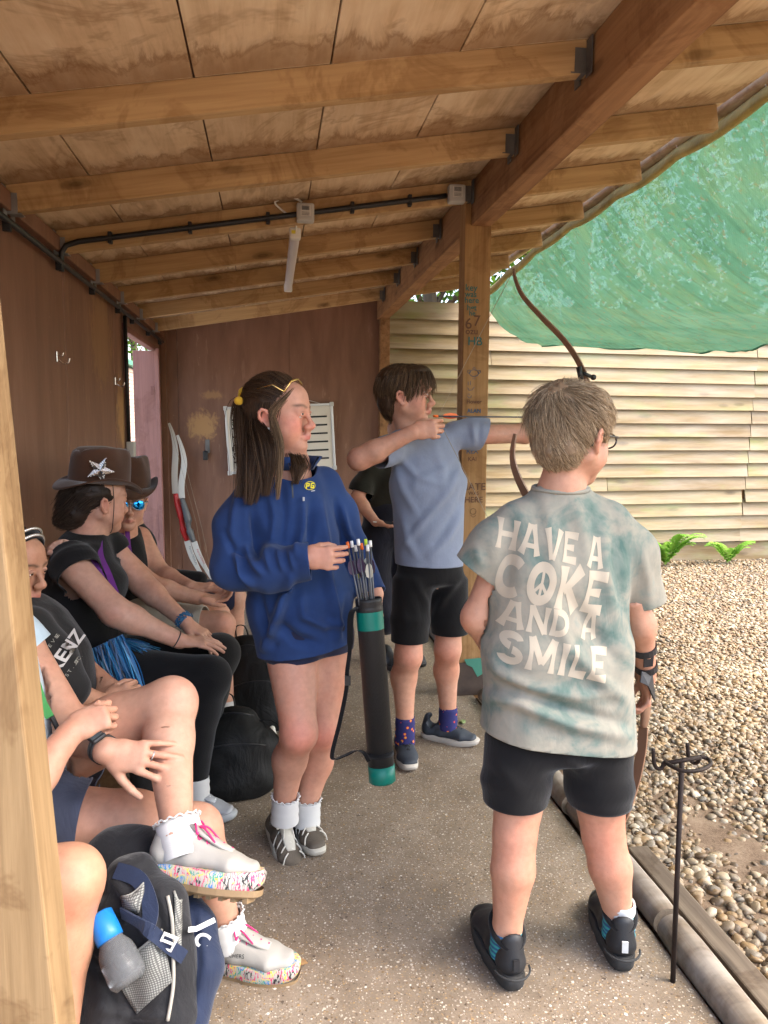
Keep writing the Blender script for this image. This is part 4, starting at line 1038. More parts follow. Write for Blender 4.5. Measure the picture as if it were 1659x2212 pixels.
def letter(ch):
    """groovy flared capitals in a 1 x 1 box"""
    S = lambda a, b, w=.27, w2=None, wa=.42: stroke_poly(a, b, w, w2 or w, wa)
    T = {'H': S((.14, 0), (.14, 1), .3) + S((.86, 0), (.86, 1), .3) + S((.2, .5), (.8, .5), .18, wa=0),
         'A': S((.13, 0), (.42, 1), .3, .26, .3) + S((.87, 0), (.58, 1), .3, .26, .3) + S((.28, .3), (.72, .3), .16, wa=0) + S((.33, .93), (.67, .93), .14, wa=0),
         'V': S((.13, 1), (.46, 0), .32, .18, .2) + S((.87, 1), (.54, 0), .32, .18, .2),
         'E': S((.16, 0), (.16, 1), .32) + S((.1, .1), (.92, .1), .2, .26, 0) + S((.1, .9), (.9, .9), .2, .26, 0) + S((.2, .5), (.72, .5), .16, .22, 0),
         'N': S((.14, 0), (.14, 1), .28) + S((.86, 0), (.86, 1), .28) + S((.12, .97), (.88, .03), .26, wa=.1),
         'D': S((.16, 0), (.16, 1), .3) + arc_poly((.3, .5), .5, .4, .24, -90, 90) + S((.1, .9), (.34, .9), .2, wa=0) + S((.1, .1), (.34, .1), .2, wa=0),
         'K': S((.16, 0), (.16, 1), .34) + S((.25, .42), (.82, 1), .22, .34, .1) + S((.36, .55), (.86, 0), .22, .36, .1),
         'M': S((.1, 0), (.1, 1), .24) + S((.9, 0), (.9, 1), .24) + S((.1, 1), (.5, .25), .24, .2, 0) + S((.9, 1), (.5, .25), .24, .2, 0),
         'I': S((.5, 0), (.5, 1), .62, wa=.35), 'L': S((.2, 0), (.2, 1), .34) + S((.1, .1), (.92, .1), .2, .3, 0),
         'C': arc_poly((.52, .5), .38, .4, .26, 48, 312), 'S': arc_poly((.5, .73), .28, .17, .22, 15, 260, 14, .24) + arc_poly((.5, .28), .3, .18, .24, 85, -165, 14),
         'O': arc_poly((.5, .5), .37, .4, .24, 0, 360, 28)}
    return T[ch]
# ---------------------------------------------------------------- boy in the tie-dye shirt, seen from behind
M['blackcloth'] = fabric('black_cloth', (.0065, .006, .0065), .3, fold=.25)
M['blackcloth2'] = fabric('black_cotton', (.010, .0095, .010), .3, fold=.3)
M['shoe_black'] = flat('black_shoe_leather', (.018, .018, .02), .55, 0, .3, .25, 300)
M['sole_dark'] = flat('dark_rubber', (.035, .034, .033), .75, 0, .3, .3, 200)
M['sock_white'] = fabric('white_sock', (.56, .545, .52), .1, 500)
def tiedye_mat():
    k = NM('tie_dye_cotton'); c = k.coord()
    n = k.noise(c, 7.5, 4, .62, .5); n2 = k.noise(k.mapv(c, (1, 1, 1), (4.1, 2.2, .7)), 16, 4, .6, .4)
    col = k.ramp(k.math('ADD', k.math('MULTIPLY', n, .72), k.math('MULTIPLY', n2, .28)), [(.33, (.066, .118, .102)), (.43, (.14, .172, .148)), (.5, (.222, .215, .175)), (.6, (.275, .25, .20)), (.72, (.175, .215, .19))])
    nm = k.bump(k.noise(c, 800, 2), .2, .001); nm = k.bump(k.noise(k.mapv(c, (1, 1, .6)), 11, 4, .5, .9), .25, .02, nm)
    k.bsdf(col, .9, nm, spec=.12, **{'Sheen Weight': .1}); return k.m
M['tiedye'] = tiedye_mat()
M['print_cream'] = fabric('cream_screen_print', (.44, .375, .285), .15, 800, .8)
def boy():
    P = Person((.72, 1.80, 0), 'boy with his back turned in a tie-dye slogan T-shirt and black shorts', tone=(.44, .235, .155))
    F = P.F; o = P.o
    hc = at(1236, 938, 1.86); face = Vector((.82, .57, -.10)); P.head = Head(hc, face, h=.236, wide=1.0)
    neck = at(1212, 1062, 1.86)
    P.head.add(F, neck, .05, cheek=1.25)
    # torso and legs
    sl, sr = at(1108, 1142, 1.875), at(1328, 1142, 1.875)
    pel = at(1200, 1560, 1.86)
    F.seg(neck, at(1210, 1180, 1.88), (.06, .05), (.11, .08), .03, side=(1, 0, 0)); F.seg(at(1210, 1180, 1.88), pel, (.11, .08), (.13, .10), .05, side=(1, 0, 0))
    eL, eR = at(1030, 1335, 1.90), at(1384, 1352, 1.91)
    wL, wR = at(1105, 1480, 2.05), at(1398, 1462, 1.97)
    F.chain([sl, eL, wL], [.045, .038, .026], .03); F.chain([sr, eR, wR], [.045, .037, .025], .03)
    kL, kR = at(1112, 1800, 1.80), at(1303, 1805, 1.83); aL, aR = at(1095, 2010, 1.775), at(1337, 1985, 1.80)
    for s_, hp, kn, an in ((-1, at(1135, 1600, 1.85), kL, aL), (1, at(1285, 1605, 1.86), kR, aR)):
        mid = kn.lerp(an, .36) + Vector((0, -.008, 0))
        F.chain([hp, kn], [.088, .056], .015); F.chain([kn, mid], [.056, .0565], .012); F.chain([mid, an], [.0565, .035], .012)
        F.seg(an, an + Vector((0, .01, -.06)), .036, .03, .02)
        P.spots += [(kn + Vector((0, -.05, .0)), .06, (.50, .20, .135), .55)]
    P.hand(wL, at(1150, 1500, 2.09) - at(1105, 1480, 2.05), (0, -1, .3), 'L', s=.85, curl=(.5, .6, .6, .6))
    P.hand(wR, (.05, .10, -1), (.9, -.3, .1), 'R', s=.88, curl=(.5, .62, .68, .75), thumb=(.4, .3, .5))
    P.build(.0075, .0036, bl=.5, blush=(.58, .22, .15), brow=(.2, .12, .06), bs=.5)
    P.head.eyes(o)
    # hair: cap plus strands swirling from the crown
    H = P.head; hf = Field()
    hf.ell(H.p(0, -.022, .042), tuple(np.array((.084, .102, .086)) * H.s), .02, H.R); hf.ell(H.p(0, -.06, -.025), tuple(np.array((.066, .055, .062)) * H.s), .03, H.R)
    hf.ell(H.p(0, .04, .075), tuple(np.array((.07, .062, .045)) * H.s), .03, H.R)
    for x in (-1, 1):
        hf.ell(H.p(x * .062, .012, .018), tuple(np.array((.02, .035, .035)) * H.s), .02, H.R)
    hf.ell(H.p(0, .11, -.035), tuple(np.array((.09, .075, .072)) * H.s), .012, H.R, True)
    for x in (-1, 1): hf.ell(H.p(x * .092, -.004, -.028), tuple(np.array((.03, .026, .036)) * H.s), .012, H.R, True)
    hf.plane(H.p(0, 0, -.098), -H.R[:, 2] + H.R[:, 1] * .3)
    V, Q = hf.mesh(.0045)
    V0 = V.copy(); V = folds(V, Q, (), ((.004, (45, 45, 45), 3), (.003, (90, 90, 60), 5)))
    cap = npmesh('hair', V, Q, M['hair'], o, np.tile((.18, .12, .072), (len(V), 1)))
    crown = A(H.p(.012, -.075, .10)); c0 = A(H.p(0, -.015, .02)); up = H.R[:, 2]
    R_, N_ = surf_points(V0, Q, 12000, 2)
    def flow(p, t):
        o_ = p - c0; nr = o_ / (np.linalg.norm(o_, axis=1)[:, None] + 1e-9)
        r = p - crown; tg = r - nr * (r * nr).sum(1)[:, None]; tg /= np.linalg.norm(tg, axis=1)[:, None] + 1e-9
        sw = np.cross(nr, tg); d = tg + (.45 + .25 * np.sin(p[:, :1] * 90 + p[:, 2:] * 70)) * sw - up * .22 + nr * (.17 - .30 * t)
        return d / (np.linalg.norm(d, axis=1)[:, None] + 1e-9)
    hz = (R_ - c0) @ up; L_ = np.where(hz > .03, .062, np.where(hz > -.02, .045, .024)) * np.random.default_rng(9).uniform(.6, 1.3, len(R_))
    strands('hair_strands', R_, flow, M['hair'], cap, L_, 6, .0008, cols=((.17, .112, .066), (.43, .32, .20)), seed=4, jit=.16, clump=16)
    # spectacles
    g = MB(); fr = flat('dark_spectacle_frame', (.03, .025, .022), .3)
    for x in (-1, 1):
        pts = [H.p(x * (.034 + .024 * cos(t)), .110 - .010 * abs(.034 + .024 * cos(t)) * 10 * .2, -.006 + .019 * sin(t)) for t in np.linspace(0, 2 * pi, 17)]
        g.tube(pts, .0024, 6); g.tube([H.p(x * .058, .104, .002), H.p(x * .074, .09, .002), H.p(x * .078, .02, .0), H.p(x * .077, -.012, -.006), H.p(x * .074, -.028, -.03)], .0024, 6)
    g.tube([H.p(-.010, .112, 0), H.p(.010, .112, 0)], .0024, 6); g.build('spectacles', fr, o, True)
    # shirt
    C = Field(); sx = Vector((1, .12, 0))
    C.seg(at(1212, 1066, 1.87), at(1212, 1120, 1.88), (.07, .058), (.135, .080), .05, side=sx)
    C.seg(at(1212, 1120, 1.88), at(1210, 1230, 1.88), (.135, .080), (.172, .115), .05, side=sx)
    C.seg(at(1210, 1230, 1.88), at(1212, 1400, 1.875), (.168, .118), (.166, .124), .05, side=sx)
    C.seg(at(1212, 1400, 1.875), at(1206, 1640, 1.865), (.166, .124), (.19, .150), .05, side=sx, cap=.04)
    for q_ in (-80, 62): C.seg(at(1212 + q_, 1180, 1.885), at(1212 + q_, 1400, 1.875), (.085, .095), (.095, .108), .05, side=sx); C.seg(at(1212 + q_, 1400, 1.875), at(1208 + q_ * 1.1, 1640, 1.865), (.095, .108), (.11, .13), .05, side=sx, cap=.04)
    C.chain([at(1112, 1128, 1.87), at(1068, 1175, 1.885), at(1006, 1252, 1.90)], [.052, .058, .057], .04)
    C.chain([at(1318, 1128, 1.87), at(1366, 1195, 1.90), at(1402, 1345, 1.93)], [.052, .062, .064], .04)
    V, Q = C.mesh(.0065)
    S = lambda pts, a, w, y=0: (pts, a, w)
    V = folds(V, Q, [S([(1045, 1500), (1120, 1515), (1220, 1560), (1350, 1590)], .014, .020), S([(1042, 1478), (1130, 1500), (1240, 1540), (1350, 1565)], -.012, .018),
                     S([(1060, 1440), (1150, 1490), (1250, 1505), (1330, 1500)], .008, .016), S([(1190, 1300), (1230, 1400), (1300, 1470), (1360, 1520)], .010, .02), S([(1230, 1290), (1290, 1380), (1345, 1440)], -.010, .022),
                     S([(1105, 1130), (1095, 1200), (1090, 1290)], -.008, .02), S([(1330, 1120), (1335, 1220), (1350, 1320)], -.010, .022), S([(1305, 1140), (1312, 1250), (1335, 1360)], .008, .02),
                     S([(1180, 1090), (1190, 1160), (1200, 1260)], .006, .02), S([(1240, 1080), (1262, 1160), (1275, 1260)], .006, .018), S([(1045, 1400), (1080, 1450), (1140, 1480)], .008, .016),
                     S([(1030, 1180), (1040, 1230)], .006, .016), S([(1380, 1180), (1400, 1250), (1405, 1310)], .006, .016)],
              ((.0035, (9, 9, 5), 2), (.002, (26, 26, 12), 6)))
    dl = (at(1006, 1252, 1.9) - at(1068, 1175, 1.885)).normalized(); dr = (at(1402, 1345, 1.93) - at(1378, 1200, 1.905)).normalized()
    tee = cloth('tshirt', V, Q, M['tiedye'], o, [(at(1024, 1229, 1.89), dl, .07), (at(1393, 1297, 1.92), dr, .08), (at(1204, 1585, 1.865), (-.14, 0, -1), .5), (at(1212, 1052, 1.87), (0, .25, 1), .1)])
    B = bvh(tee)
    MB().tube([Vector((p.x, p.y, p.z)) for p in [at(1212, 1050, 1.865) + Vector((cos(t) * .072, sin(t) * .058, -.006 + .006 * sin(t))) for t in np.linspace(0, 2 * pi, 33)]], .006, 6).build('collar', M['tiedye'], tee, True)
    # slogan
    def line(txt, x0, y0, x1, y1, hpx, wts, peace=None):
        p0, p1 = at(x0, y0, 1.75), at(x1, y1, 1.75); rt = (p1 - p0).normalized(); u = Vector((-rt.z, 0, rt.x))
        W = (p1 - p0).length; Hh = hpx * 1.75 / FPX; tot = sum(wts); x = 0
        for ch, w in zip(txt, wts):
            ww = W * w / tot; polys = []
            if ch != ' ':
                for pl in letter(ch): polys.append([(x + q[0] * ww * .93, (q[1] - .5) * Hh) for q in pl])
                if ch == 'O' and peace:
                    cx = x + .5 * ww * .93
                    for pl in stroke_poly((0, -.36), (0, .36), .09, .09) + stroke_poly((0, 0), (-.27, -.26), .09, .09) + stroke_poly((0, 0), (.27, -.26), .09, .09): polys.append([(cx + q[0] * ww * .9, q[1] * Hh) for q in pl])
                wrap_polys('printed_letter', polys, p0, rt, u, M['print_cream'], tee, B, .0009)
            x += ww
    line('HAVE A', 1094, 1158, 1314, 1200, 70, (1, 1, .98, .8, .4, .9))
    line('COKE', 1092, 1250, 1316, 1286, 100, (1, 1.15, 1.15, 1), True)
    line('AND A', 1098, 1334, 1300, 1356, 64, (1.05, 1, 1, .55, .9))
    line('SMILE', 1088, 1404, 1314, 1436, 76, (1.1, 1.25, .55, .85, .95))
    # shorts
    C = Field()
    C.seg(at(1204, 1540, 1.86), at(1204, 1610, 1.86), (.165, .118), (.172, .122), .04, side=sx, cap=.035)
    C.chain([at(1128, 1600, 1.85), at(1114, 1690, 1.825), at(1112, 1775, 1.81)], [.098, .086, .08], .03, cap=.03); C.chain([at(1286, 1605, 1.855), at(1294, 1700, 1.842), at(1296, 1780, 1.835)], [.100, .086, .08], .03, cap=.03)
    V, Q = C.mesh(.0075); V = folds(V, Q, [([(1060, 1640), (1120, 1700)], .006, .02), ([(1215, 1620), (1280, 1690)], .006, .02)], ((.003, (10, 10, 6), 1),))
    sh = cloth('shorts', V, Q, M['blackcloth'], o, [(at(1113, 1728, 1.818), (.02, 0, -1), .1), (at(1295, 1732, 1.839), (.0, 0, -1), .1)], .005)
    # socks and shoes
    mul = NM('teal_striped_sock'); cc = mul.coord(); z = mul.n('SeparateXYZ', {0: cc}).outputs[2]; w_ = mul.n('TexWave', {'Vector': cc, 'Scale': 26.0, 'Distortion': 3.0}, bands_direction='Z')
    mul.bsdf(mul.ramp(w_.outputs[1], [(.2, (.02, .06, .16)), (.5, (.02, .17, .22)), (.8, (.04, .27, .25))]), .9)
    for an, heel, tip, gs in ((aL, atz(1092, 2150), atz(1030, 2010), 0), (aR, atz(1322, 2095), atz(1285, 1975), 1)):
        d = (tip - heel); d.z = 0
        bot = Vector((an.x, an.y, .055)); tp = Vector((an.x, an.y, .125 if gs == 0 else .125))
        sock(o, tp, bot, .0415, .044, mul.m)
        if gs: sock(o, tp + Vector((0, 0, .03)), tp - Vector((0, 0, .01)), .041, .0415, M['sock_white'])
        hl = Vector((an.x, an.y, 0)) - d.normalized() * .075
        shoe(o, hl, d, (0, 0, 1), .30, M['shoe_black'], M['sole_dark'], None, ankle=Vector((an.x, an.y, .15)), sole_h=.042, high=.078, w=.050)
        dn = d.normalized(); rx = Vector((dn.y, -dn.x, 0)); q3 = lambda x, y, z: hl + rx * x + dn * y + Vector((0, 0, z))
        for zz, rr_ in ((.047, .003),): MB().tube([q3(.046 * sin(t) * 1.02, .036 - .052 * cos(t), zz) for t in np.linspace(-1.5, 1.5, 15)], rr_, 6).build('heel_rib', M['sole_dark'], o, True)
        MB().tube([q3(.040 * sin(t), .075 - .058 * cos(t), .125 - .018 * cos(t)) for t in np.linspace(0, 2 * pi, 25)], .0075, 8).build('padded_collar', M['blackcloth'], o, True)
        MB().box(hl + Vector((0, -.0, .075)), (.016, .006, .03), Matrix.Rotation(math.atan2(-d.x, d.y), 3, 'Z')).build('pull_tab', M['grey_plastic'] if gs else M['shoe_black'], o)
    # arm guard straps, finger tab
    st = MB()
    for t0 in (.42, .78):
        c = eR.lerp(wR, t0); ax = (wR - eR).normalized(); a = ax.orthogonal().normalized(); b = ax.cross(a); r = .036 - .01 * t0 + .003
        ribbon(st, [c + (a * cos(q) + b * sin(q)) * r for q in np.linspace(0, 2 * pi, 19)], .02, .003, ax)
    c = eR.lerp(wR, .6)
    ribbon(st, [at(1396, 1375, 1.90), at(1402, 1410, 1.91), at(1400, 1440, 1.92)], [.022, .03, .026], .004, (1, 0, 0))
    ribbon(st, [at(1384, 1462, 1.92), at(1404, 1468, 1.925), at(1414, 1510, 1.94)], [.03, .045, .014], .004, (0, .3, 1))
    st.build('arm_guard', M['shoe_black'], o)
    return P
boy()
# ---------------------------------------------------------------- girl in the blue fleece
M['fleece'] = fabric('blue_fleece', (.021, .046, .135), .45, 420, .95, .5, sheen=.08, dark=(.012, .027, .085))
M['navycloth'] = fabric('navy_cloth', (.018, .02, .045), .3)
M['shoe_taupe'] = flat('taupe_trail_shoe', (.115, .09, .065), .75, 0, .3, .4, 250)
M['shoe_cream'] = flat('cream_rubber', (.5, .46, .38), .7, 0, .2, .2, 200)
M['shoe_grey'] = flat('grey_shoe_fabric', (.32, .32, .32), .7, 0, .25, .4, 300)
M['cream_lace'] = flat('cream_lace', (.6, .56, .48), .8)
M['gold'] = flat('gold_metal', (.75, .52, .2), .25, 1.0, .1)
M['yellow_cloth'] = fabric('yellow_scrunchie', (.62, .36, .03), .3)
M['logo_yellow'] = fabric('yellow_embroidery', (.72, .62, .03), .1, 700)
M['white_cloth'] = fabric('white_thread', (.75, .75, .75), .1)
M['pearl'] = flat('pearl', (.8, .78, .74), .2, .3, .05)
def girl():
    P = Person((.05, 2.45, 0), 'young woman in a blue fleece and white socks walking past with the arrow quiver', tone=(.49, .255, .175)); F, o = P.F, P.o
    H = P.head = Head(at(602, 893, 2.46), (.90, -.38, .0), (.04, 0, 1), h=.232)
    neck = at(628, 1000, 2.47); H.add(F, neck, .05, nose=1.1, cheek=1.15)
    F.seg(neck, at(620, 1080, 2.47), (.06, .05), (.11, .07), .03, side=(.9, .4, 0)); F.seg(at(620, 1080, 2.47), at(650, 1360, 2.46), (.11, .07), (.12, .09), .05, side=(.9, .4, 0))
    eR, wR = at(507, 1236, 2.36), at(654, 1208, 2.22); eL, wL = at(762, 1180, 2.57), at(812, 1283, 2.46)
    F.chain([at(560, 1070, 2.43), eR, wR], [.042, .036, .026], .03); F.chain([at(690, 1060, 2.52), eL, wL], [.042, .036, .026], .03)
    P.hand(wR, (1, -.06, .03), (-.05, -1, .12), 'R', s=.92, curl=(.42, .5, .55, .6), spread=.02, thumb=(.35, .3, .6))
    P.hand(wL, (.16, -.1, -1), (1, -.25, .1), 'L', s=.9, curl=(.35, .4, .45, .5), thumb=(.5, .3, .6))
    legs = []
    for hp, kn, cf, an in ((at(628, 1400, 2.43), at(646, 1585, 2.33), at(626, 1640, 2.40), at(613, 1738, 2.43)), (at(707, 1395, 2.5), at(694, 1578, 2.46), at(684, 1645, 2.51), at(661, 1745, 2.50))):
        F.chain([hp, kn], [.086, .055], .04); F.chain([kn, cf, an], [.054, .053, .035], .03); legs.append((kn, an)); F.seg(an, an + Vector((.0, -.005, -.04)), .033, .026, .02)
        P.spots.append((kn + Vector((0, -.05, 0)), .055, (.55, .19, .14), .6))
    P.build(.0075, .0034, bl=.65, blush=(.62, .2, .15), brow=(.09, .05, .03), bs=.85, lip=(.46, .15, .12)); H.eyes(o, (.035, .04, .04), .1)
    # fleece
    sd = (.92, .38, 0); C = Field()
    C.seg(at(628, 1010, 2.47), at(622, 1062, 2.47), (.07, .06), (.135, .09), .05, side=sd); C.seg(at(622, 1062, 2.47), at(622, 1150, 2.47), (.135, .09), (.152, .12), .05, side=sd)
    C.seg(at(622, 1150, 2.47), at(648, 1290, 2.46), (.152, .12), (.172, .135), .05, side=sd); C.seg(at(648, 1290, 2.46), at(668, 1440, 2.45), (.172, .135), (.160, .13), .05, side=sd, cap=.04)
    C.chain([at(556, 1058, 2.43), at(517, 1140, 2.39), at(505, 1228, 2.35), at(585, 1230, 2.29), at(700, 1205, 2.2)], [.062, .070, .064, .058, .050], .045)
    C.chain([at(700, 1045, 2.53), at(735, 1110, 2.56), at(766, 1190, 2.57), at(822, 1315, 2.44)], [.058, .056, .05, .046], .04)
    V, Q = C.mesh(.0065); S = lambda pts, a, w, y=0: (pts, a, w)
    V = folds(V, Q, [S([(652, 1080), (650, 1140), (638, 1200)], .022, .013), S([(672, 1085), (672, 1150), (668, 1200)], -.014, .012), S([(690, 1085), (704, 1180), (716, 1290)], .014, .016), S([(628, 1250), (604, 1320), (572, 1400)], .030, .015), S([(650, 1280), (655, 1330), (700, 1352), (740, 1345)], .014, .014), S([(600, 1345), (640, 1380), (690, 1392)], -.018, .016),
                     S([(702, 1240), (722, 1310), (732, 1375)], .020, .016), S([(560, 1280), (568, 1340), (590, 1395)], -.014, .014), S([(548, 1100), (560, 1165), (548, 1205)], -.03, .016), S([(530, 1185), (545, 1212), (566, 1238)], .018, .009), S([(508, 1195), (522, 1238), (545, 1262)], .020, .010), S([(485, 1150), (505, 1190), (540, 1200)], -.012, .010),
                     S([(572, 1188), (585, 1232)], .010, .008), S([(600, 1188), (612, 1232)], .010, .008), S([(625, 1186), (634, 1230)], .008, .007), S([(740, 1095), (752, 1150), (772, 1182)], .014, .011), S([(725, 1080), (735, 1130), (745, 1165)], -.010, .010), S([(580, 1050), (592, 1120), (586, 1190)], .014, .013), S([(520, 1060), (505, 1110), (500, 1160)], .010, .012),
                     S([(610, 1040), (615, 1110), (608, 1180)], -.010, .012), S([(755, 1290), (752, 1340), (745, 1375)], -.012, .012)],
              ((.006, (8, 8, 4), 4), (.0035, (24, 24, 11), 8)))
    fl_ = cloth('fleece', V, Q, M['fleece'], o, [(at(668, 1394, 2.45), (.13, 0, -1), .5), (at(668, 1208, 2.215), (1, -.1, .1), .075), (at(808, 1280, 2.47), at(822, 1315, 2.44) - at(766, 1190, 2.57), .075), (at(632, 1006, 2.465), (.12, -.45, 1), .1)], .005)
    # stand collar with a folded corner
    cl = MB(); pts = []; cv = []; n = 28
    for i in range(n + 1):
        t = radians(-30 + 294 * i / n); fl_t = 1.0 if 3 < i < n - 3 else 1.35
        c = at(632, 1006, 2.47); d = Vector((cos(t), sin(t), 0))
        cv += [c + d * .068 + Vector((0, 0, -.012)), c + d * .072 * fl_t + Vector((0, 0, .030)), c + d * .066 * fl_t + Vector((0, 0, .032)), c + d * .06 + Vector((0, 0, -.012))]
    pydata('collar', cv, [(i * 4 + j, i * 4 + (j + 1) % 4, (i + 1) * 4 + (j + 1) % 4, (i + 1) * 4 + j) for i in range(n) for j in range(4)], M['fleece'], fl_, True)
    B = bvh(fl_); c = at(700, 1057, 2.3); rt, u = Vector((.9, .38, 0)).normalized(), Vector((.12, 0, 1)).normalized()
    polys = arc_poly((0, 0), .0195, .0125, .0016, 0, 360, 24)
    for dx, ch in ((-.014, 'P'), (.003, 'G')):
        st = {'P': stroke_poly((0, 0), (.003, .016), .004, .004) + stroke_poly((.002, .0145), (.011, .0145), .0035, .0035) + stroke_poly((.001, .0075), (.010, .0075), .0035, .0035) + stroke_poly((.010, .0065), (.0115, .0155), .0038, .0038),
              'G': stroke_poly((0, .001), (.002, .015), .004, .004) + stroke_poly((.002, .0145), (.012, .0145), .0035, .0035) + stroke_poly((-.001, .0015), (.0105, .0015), .0035, .0035) + stroke_poly((.0095, .001), (.0105, .008), .0038, .0038) + stroke_poly((.005, .0075), (.0115, .0075), .003, .003)}[ch]
        polys += [[(dx + q[0], -.008 + q[1]) for q in pl] for pl in st]
    wrap_polys('emblem', polys, c, rt, u, M['logo_yellow'], fl_, B, .002)
    wrap_polys('emblem_underline', stroke_poly((.004, -.017), (.018, -.016), .0016, .0016), c, rt, u, M['white_cloth'], fl_, B, .002)
    wrap_polys('zip', stroke_poly((0, 0), (.006, -.075), .006, .004), at(652, 1028, 2.3), rt, u, M['black_plastic'], fl_, B, .002)
    MB().box(at(656, 1078, 2.345), (.006, .004, .012)).build('zip_pull', M['steel'], fl_)
    C = Field(); C.seg(at(655, 1330, 2.46), at(662, 1385, 2.46), (.15, .11), (.152, .112), .04, side=sd, cap=.04)
    C.chain([at(636, 1370, 2.44), at(636, 1445, 2.43)], [.100, .097], .03); C.chain([at(703, 1370, 2.49), at(703, 1445, 2.49)], [.096, .092], .03)
    V, Q = C.mesh(.008); cloth('shorts', V, Q, M['navycloth'], o, [(at(660, 1412, 2.45), (.05, 0, -1), .3)])
    # hair: cap, back length, loose front locks
    hf = Field(); E = lambda c_, r, k=.02, sub=False: hf.ell(H.p(*c_), tuple(np.array(r) * H.s), k, H.R, sub)
    E((0, -.022, .038), (.079, .1, .083)); E((0, -.06, -.02), (.07, .06, .07), .03); E((0, .10, -.035), (.075, .085, .088), .015, True)
    hf.plane(H.p(0, 0, -.09), -H.R[:, 2] + H.R[:, 1] * .5); V, Q = hf.mesh(.0048)
    cap = npmesh('hair', folds(V, Q, (), ((.0025, (60, 60, 60), 3),)), Q, M['hair'], o, np.tile((.035, .018, .009), (len(V), 1)))
    up = H.R[:, 2]; fw = H.R[:, 1]; rt_ = H.R[:, 0]; tie = A(H.p(0, -.115, .055)); c0 = A(H.p(0, -.02, .03))
    R_, N_ = surf_points(V, Q, 2600, 5)
    def flow(p, t):
        o_ = p - c0; nr = o_ / np.linalg.norm(o_, axis=1)[:, None]; hi = ((p - c0) @ up > .005)[:, None]
        g = np.where(hi, tie - p, np.array([[0, 0, -1.0]]) - fw * .2); g = g - nr * (g * nr).sum(1)[:, None] * .9; g /= np.linalg.norm(g, axis=1)[:, None] + 1e-9; return g + nr * .10
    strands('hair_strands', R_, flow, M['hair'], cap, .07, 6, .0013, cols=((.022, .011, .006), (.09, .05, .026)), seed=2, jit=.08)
    rng = np.random.default_rng(8)
    def lock(name, path, n, spread, r, cols, seed):
        pth = np.array([A(p) for p in spline(path, 4)]); m = len(pth); g = np.random.default_rng(seed); off = g.normal(0, 1, (n, 3)); off[:, 2] *= .2; n = n
        q_ = np.linspace(0, 1, m); w = (.45 + .75 * np.sin(pi * np.minimum(q_ * 1.15, 1)) ** .8 * (1 - .35 * q_))[None, :, None] * spread; Pt = pth[None] + off[:, None, :] * w + g.normal(0, .0007, (n, m, 3)).cumsum(1) * .6
        ends = g.uniform(.5, 1, n) ** .6; mb = MB(); cc = []
        for i in range(n):
            k = max(3, int(m * ends[i])); mb.tube(Pt[i, :k], [r] * (k - 1) + [r * .2], 3, cap=False); t = g.random(); col = np.array(cols[0]) * (1 - t) + np.array(cols[1]) * t
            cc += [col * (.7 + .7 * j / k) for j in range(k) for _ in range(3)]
        me = bpy.data.meshes.new(name); me.from_pydata(mb.v, [], mb.f); me.shade_smooth(); a = me.color_attributes.new('Col', 'FLOAT_COLOR', 'POINT'); q = np.ones((len(mb.v), 4), 'f'); q[:, :3] = np.array(cc); a.data.foreach_set('color', q.ravel())
        link(name, me, M['hair'], cap)
    dk, lt = (.022, .011, .006), (.085, .047, .025)
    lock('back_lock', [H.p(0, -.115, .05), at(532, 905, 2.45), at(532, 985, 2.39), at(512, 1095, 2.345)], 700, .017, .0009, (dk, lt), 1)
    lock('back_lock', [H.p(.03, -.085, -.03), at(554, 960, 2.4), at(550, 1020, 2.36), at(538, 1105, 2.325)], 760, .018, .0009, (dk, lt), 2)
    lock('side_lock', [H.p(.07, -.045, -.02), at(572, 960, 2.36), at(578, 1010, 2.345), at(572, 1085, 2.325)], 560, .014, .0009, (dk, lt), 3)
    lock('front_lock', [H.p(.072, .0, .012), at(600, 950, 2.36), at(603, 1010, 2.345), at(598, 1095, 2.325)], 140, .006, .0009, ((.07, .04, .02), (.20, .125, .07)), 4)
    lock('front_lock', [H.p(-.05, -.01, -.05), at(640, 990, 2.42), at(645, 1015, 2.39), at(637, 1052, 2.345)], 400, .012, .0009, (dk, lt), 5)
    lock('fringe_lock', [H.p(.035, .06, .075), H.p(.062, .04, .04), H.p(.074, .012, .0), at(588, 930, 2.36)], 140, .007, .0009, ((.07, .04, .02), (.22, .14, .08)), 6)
    sc = MB(); 
    for a in np.linspace(0, 2 * pi, 9)[:-1]: sc.sphere(A(H.p(.004, -.118, .055)) + (rt_ * cos(a) + up * sin(a)) * .015, (.010, .009, .012), 6)
    sc.sphere(at(516, 866, 2.45), (.016, .009, .014), 6); sc.build('scrunchie', M['yellow_cloth'], o, True)
    gl = MB()
    for x in (-1, 1): gl.tube([H.p(x * .066, .045, .062), H.p(x * .071, .01, .082), H.p(x * .073, -.04, .07)], .0028, 6)
    gl.tube([H.p(.066, .045, .062), H.p(.045, .058, .094), H.p(0, .062, .104), H.p(-.045, .058, .094), H.p(-.066, .045, .062)], .0034, 6); gl.build('gold_glasses', M['gold'], o, True)
    MB().sphere(H.p(.081, .0, -.048), .0048, 8).build('earring', M['pearl'], o, True)
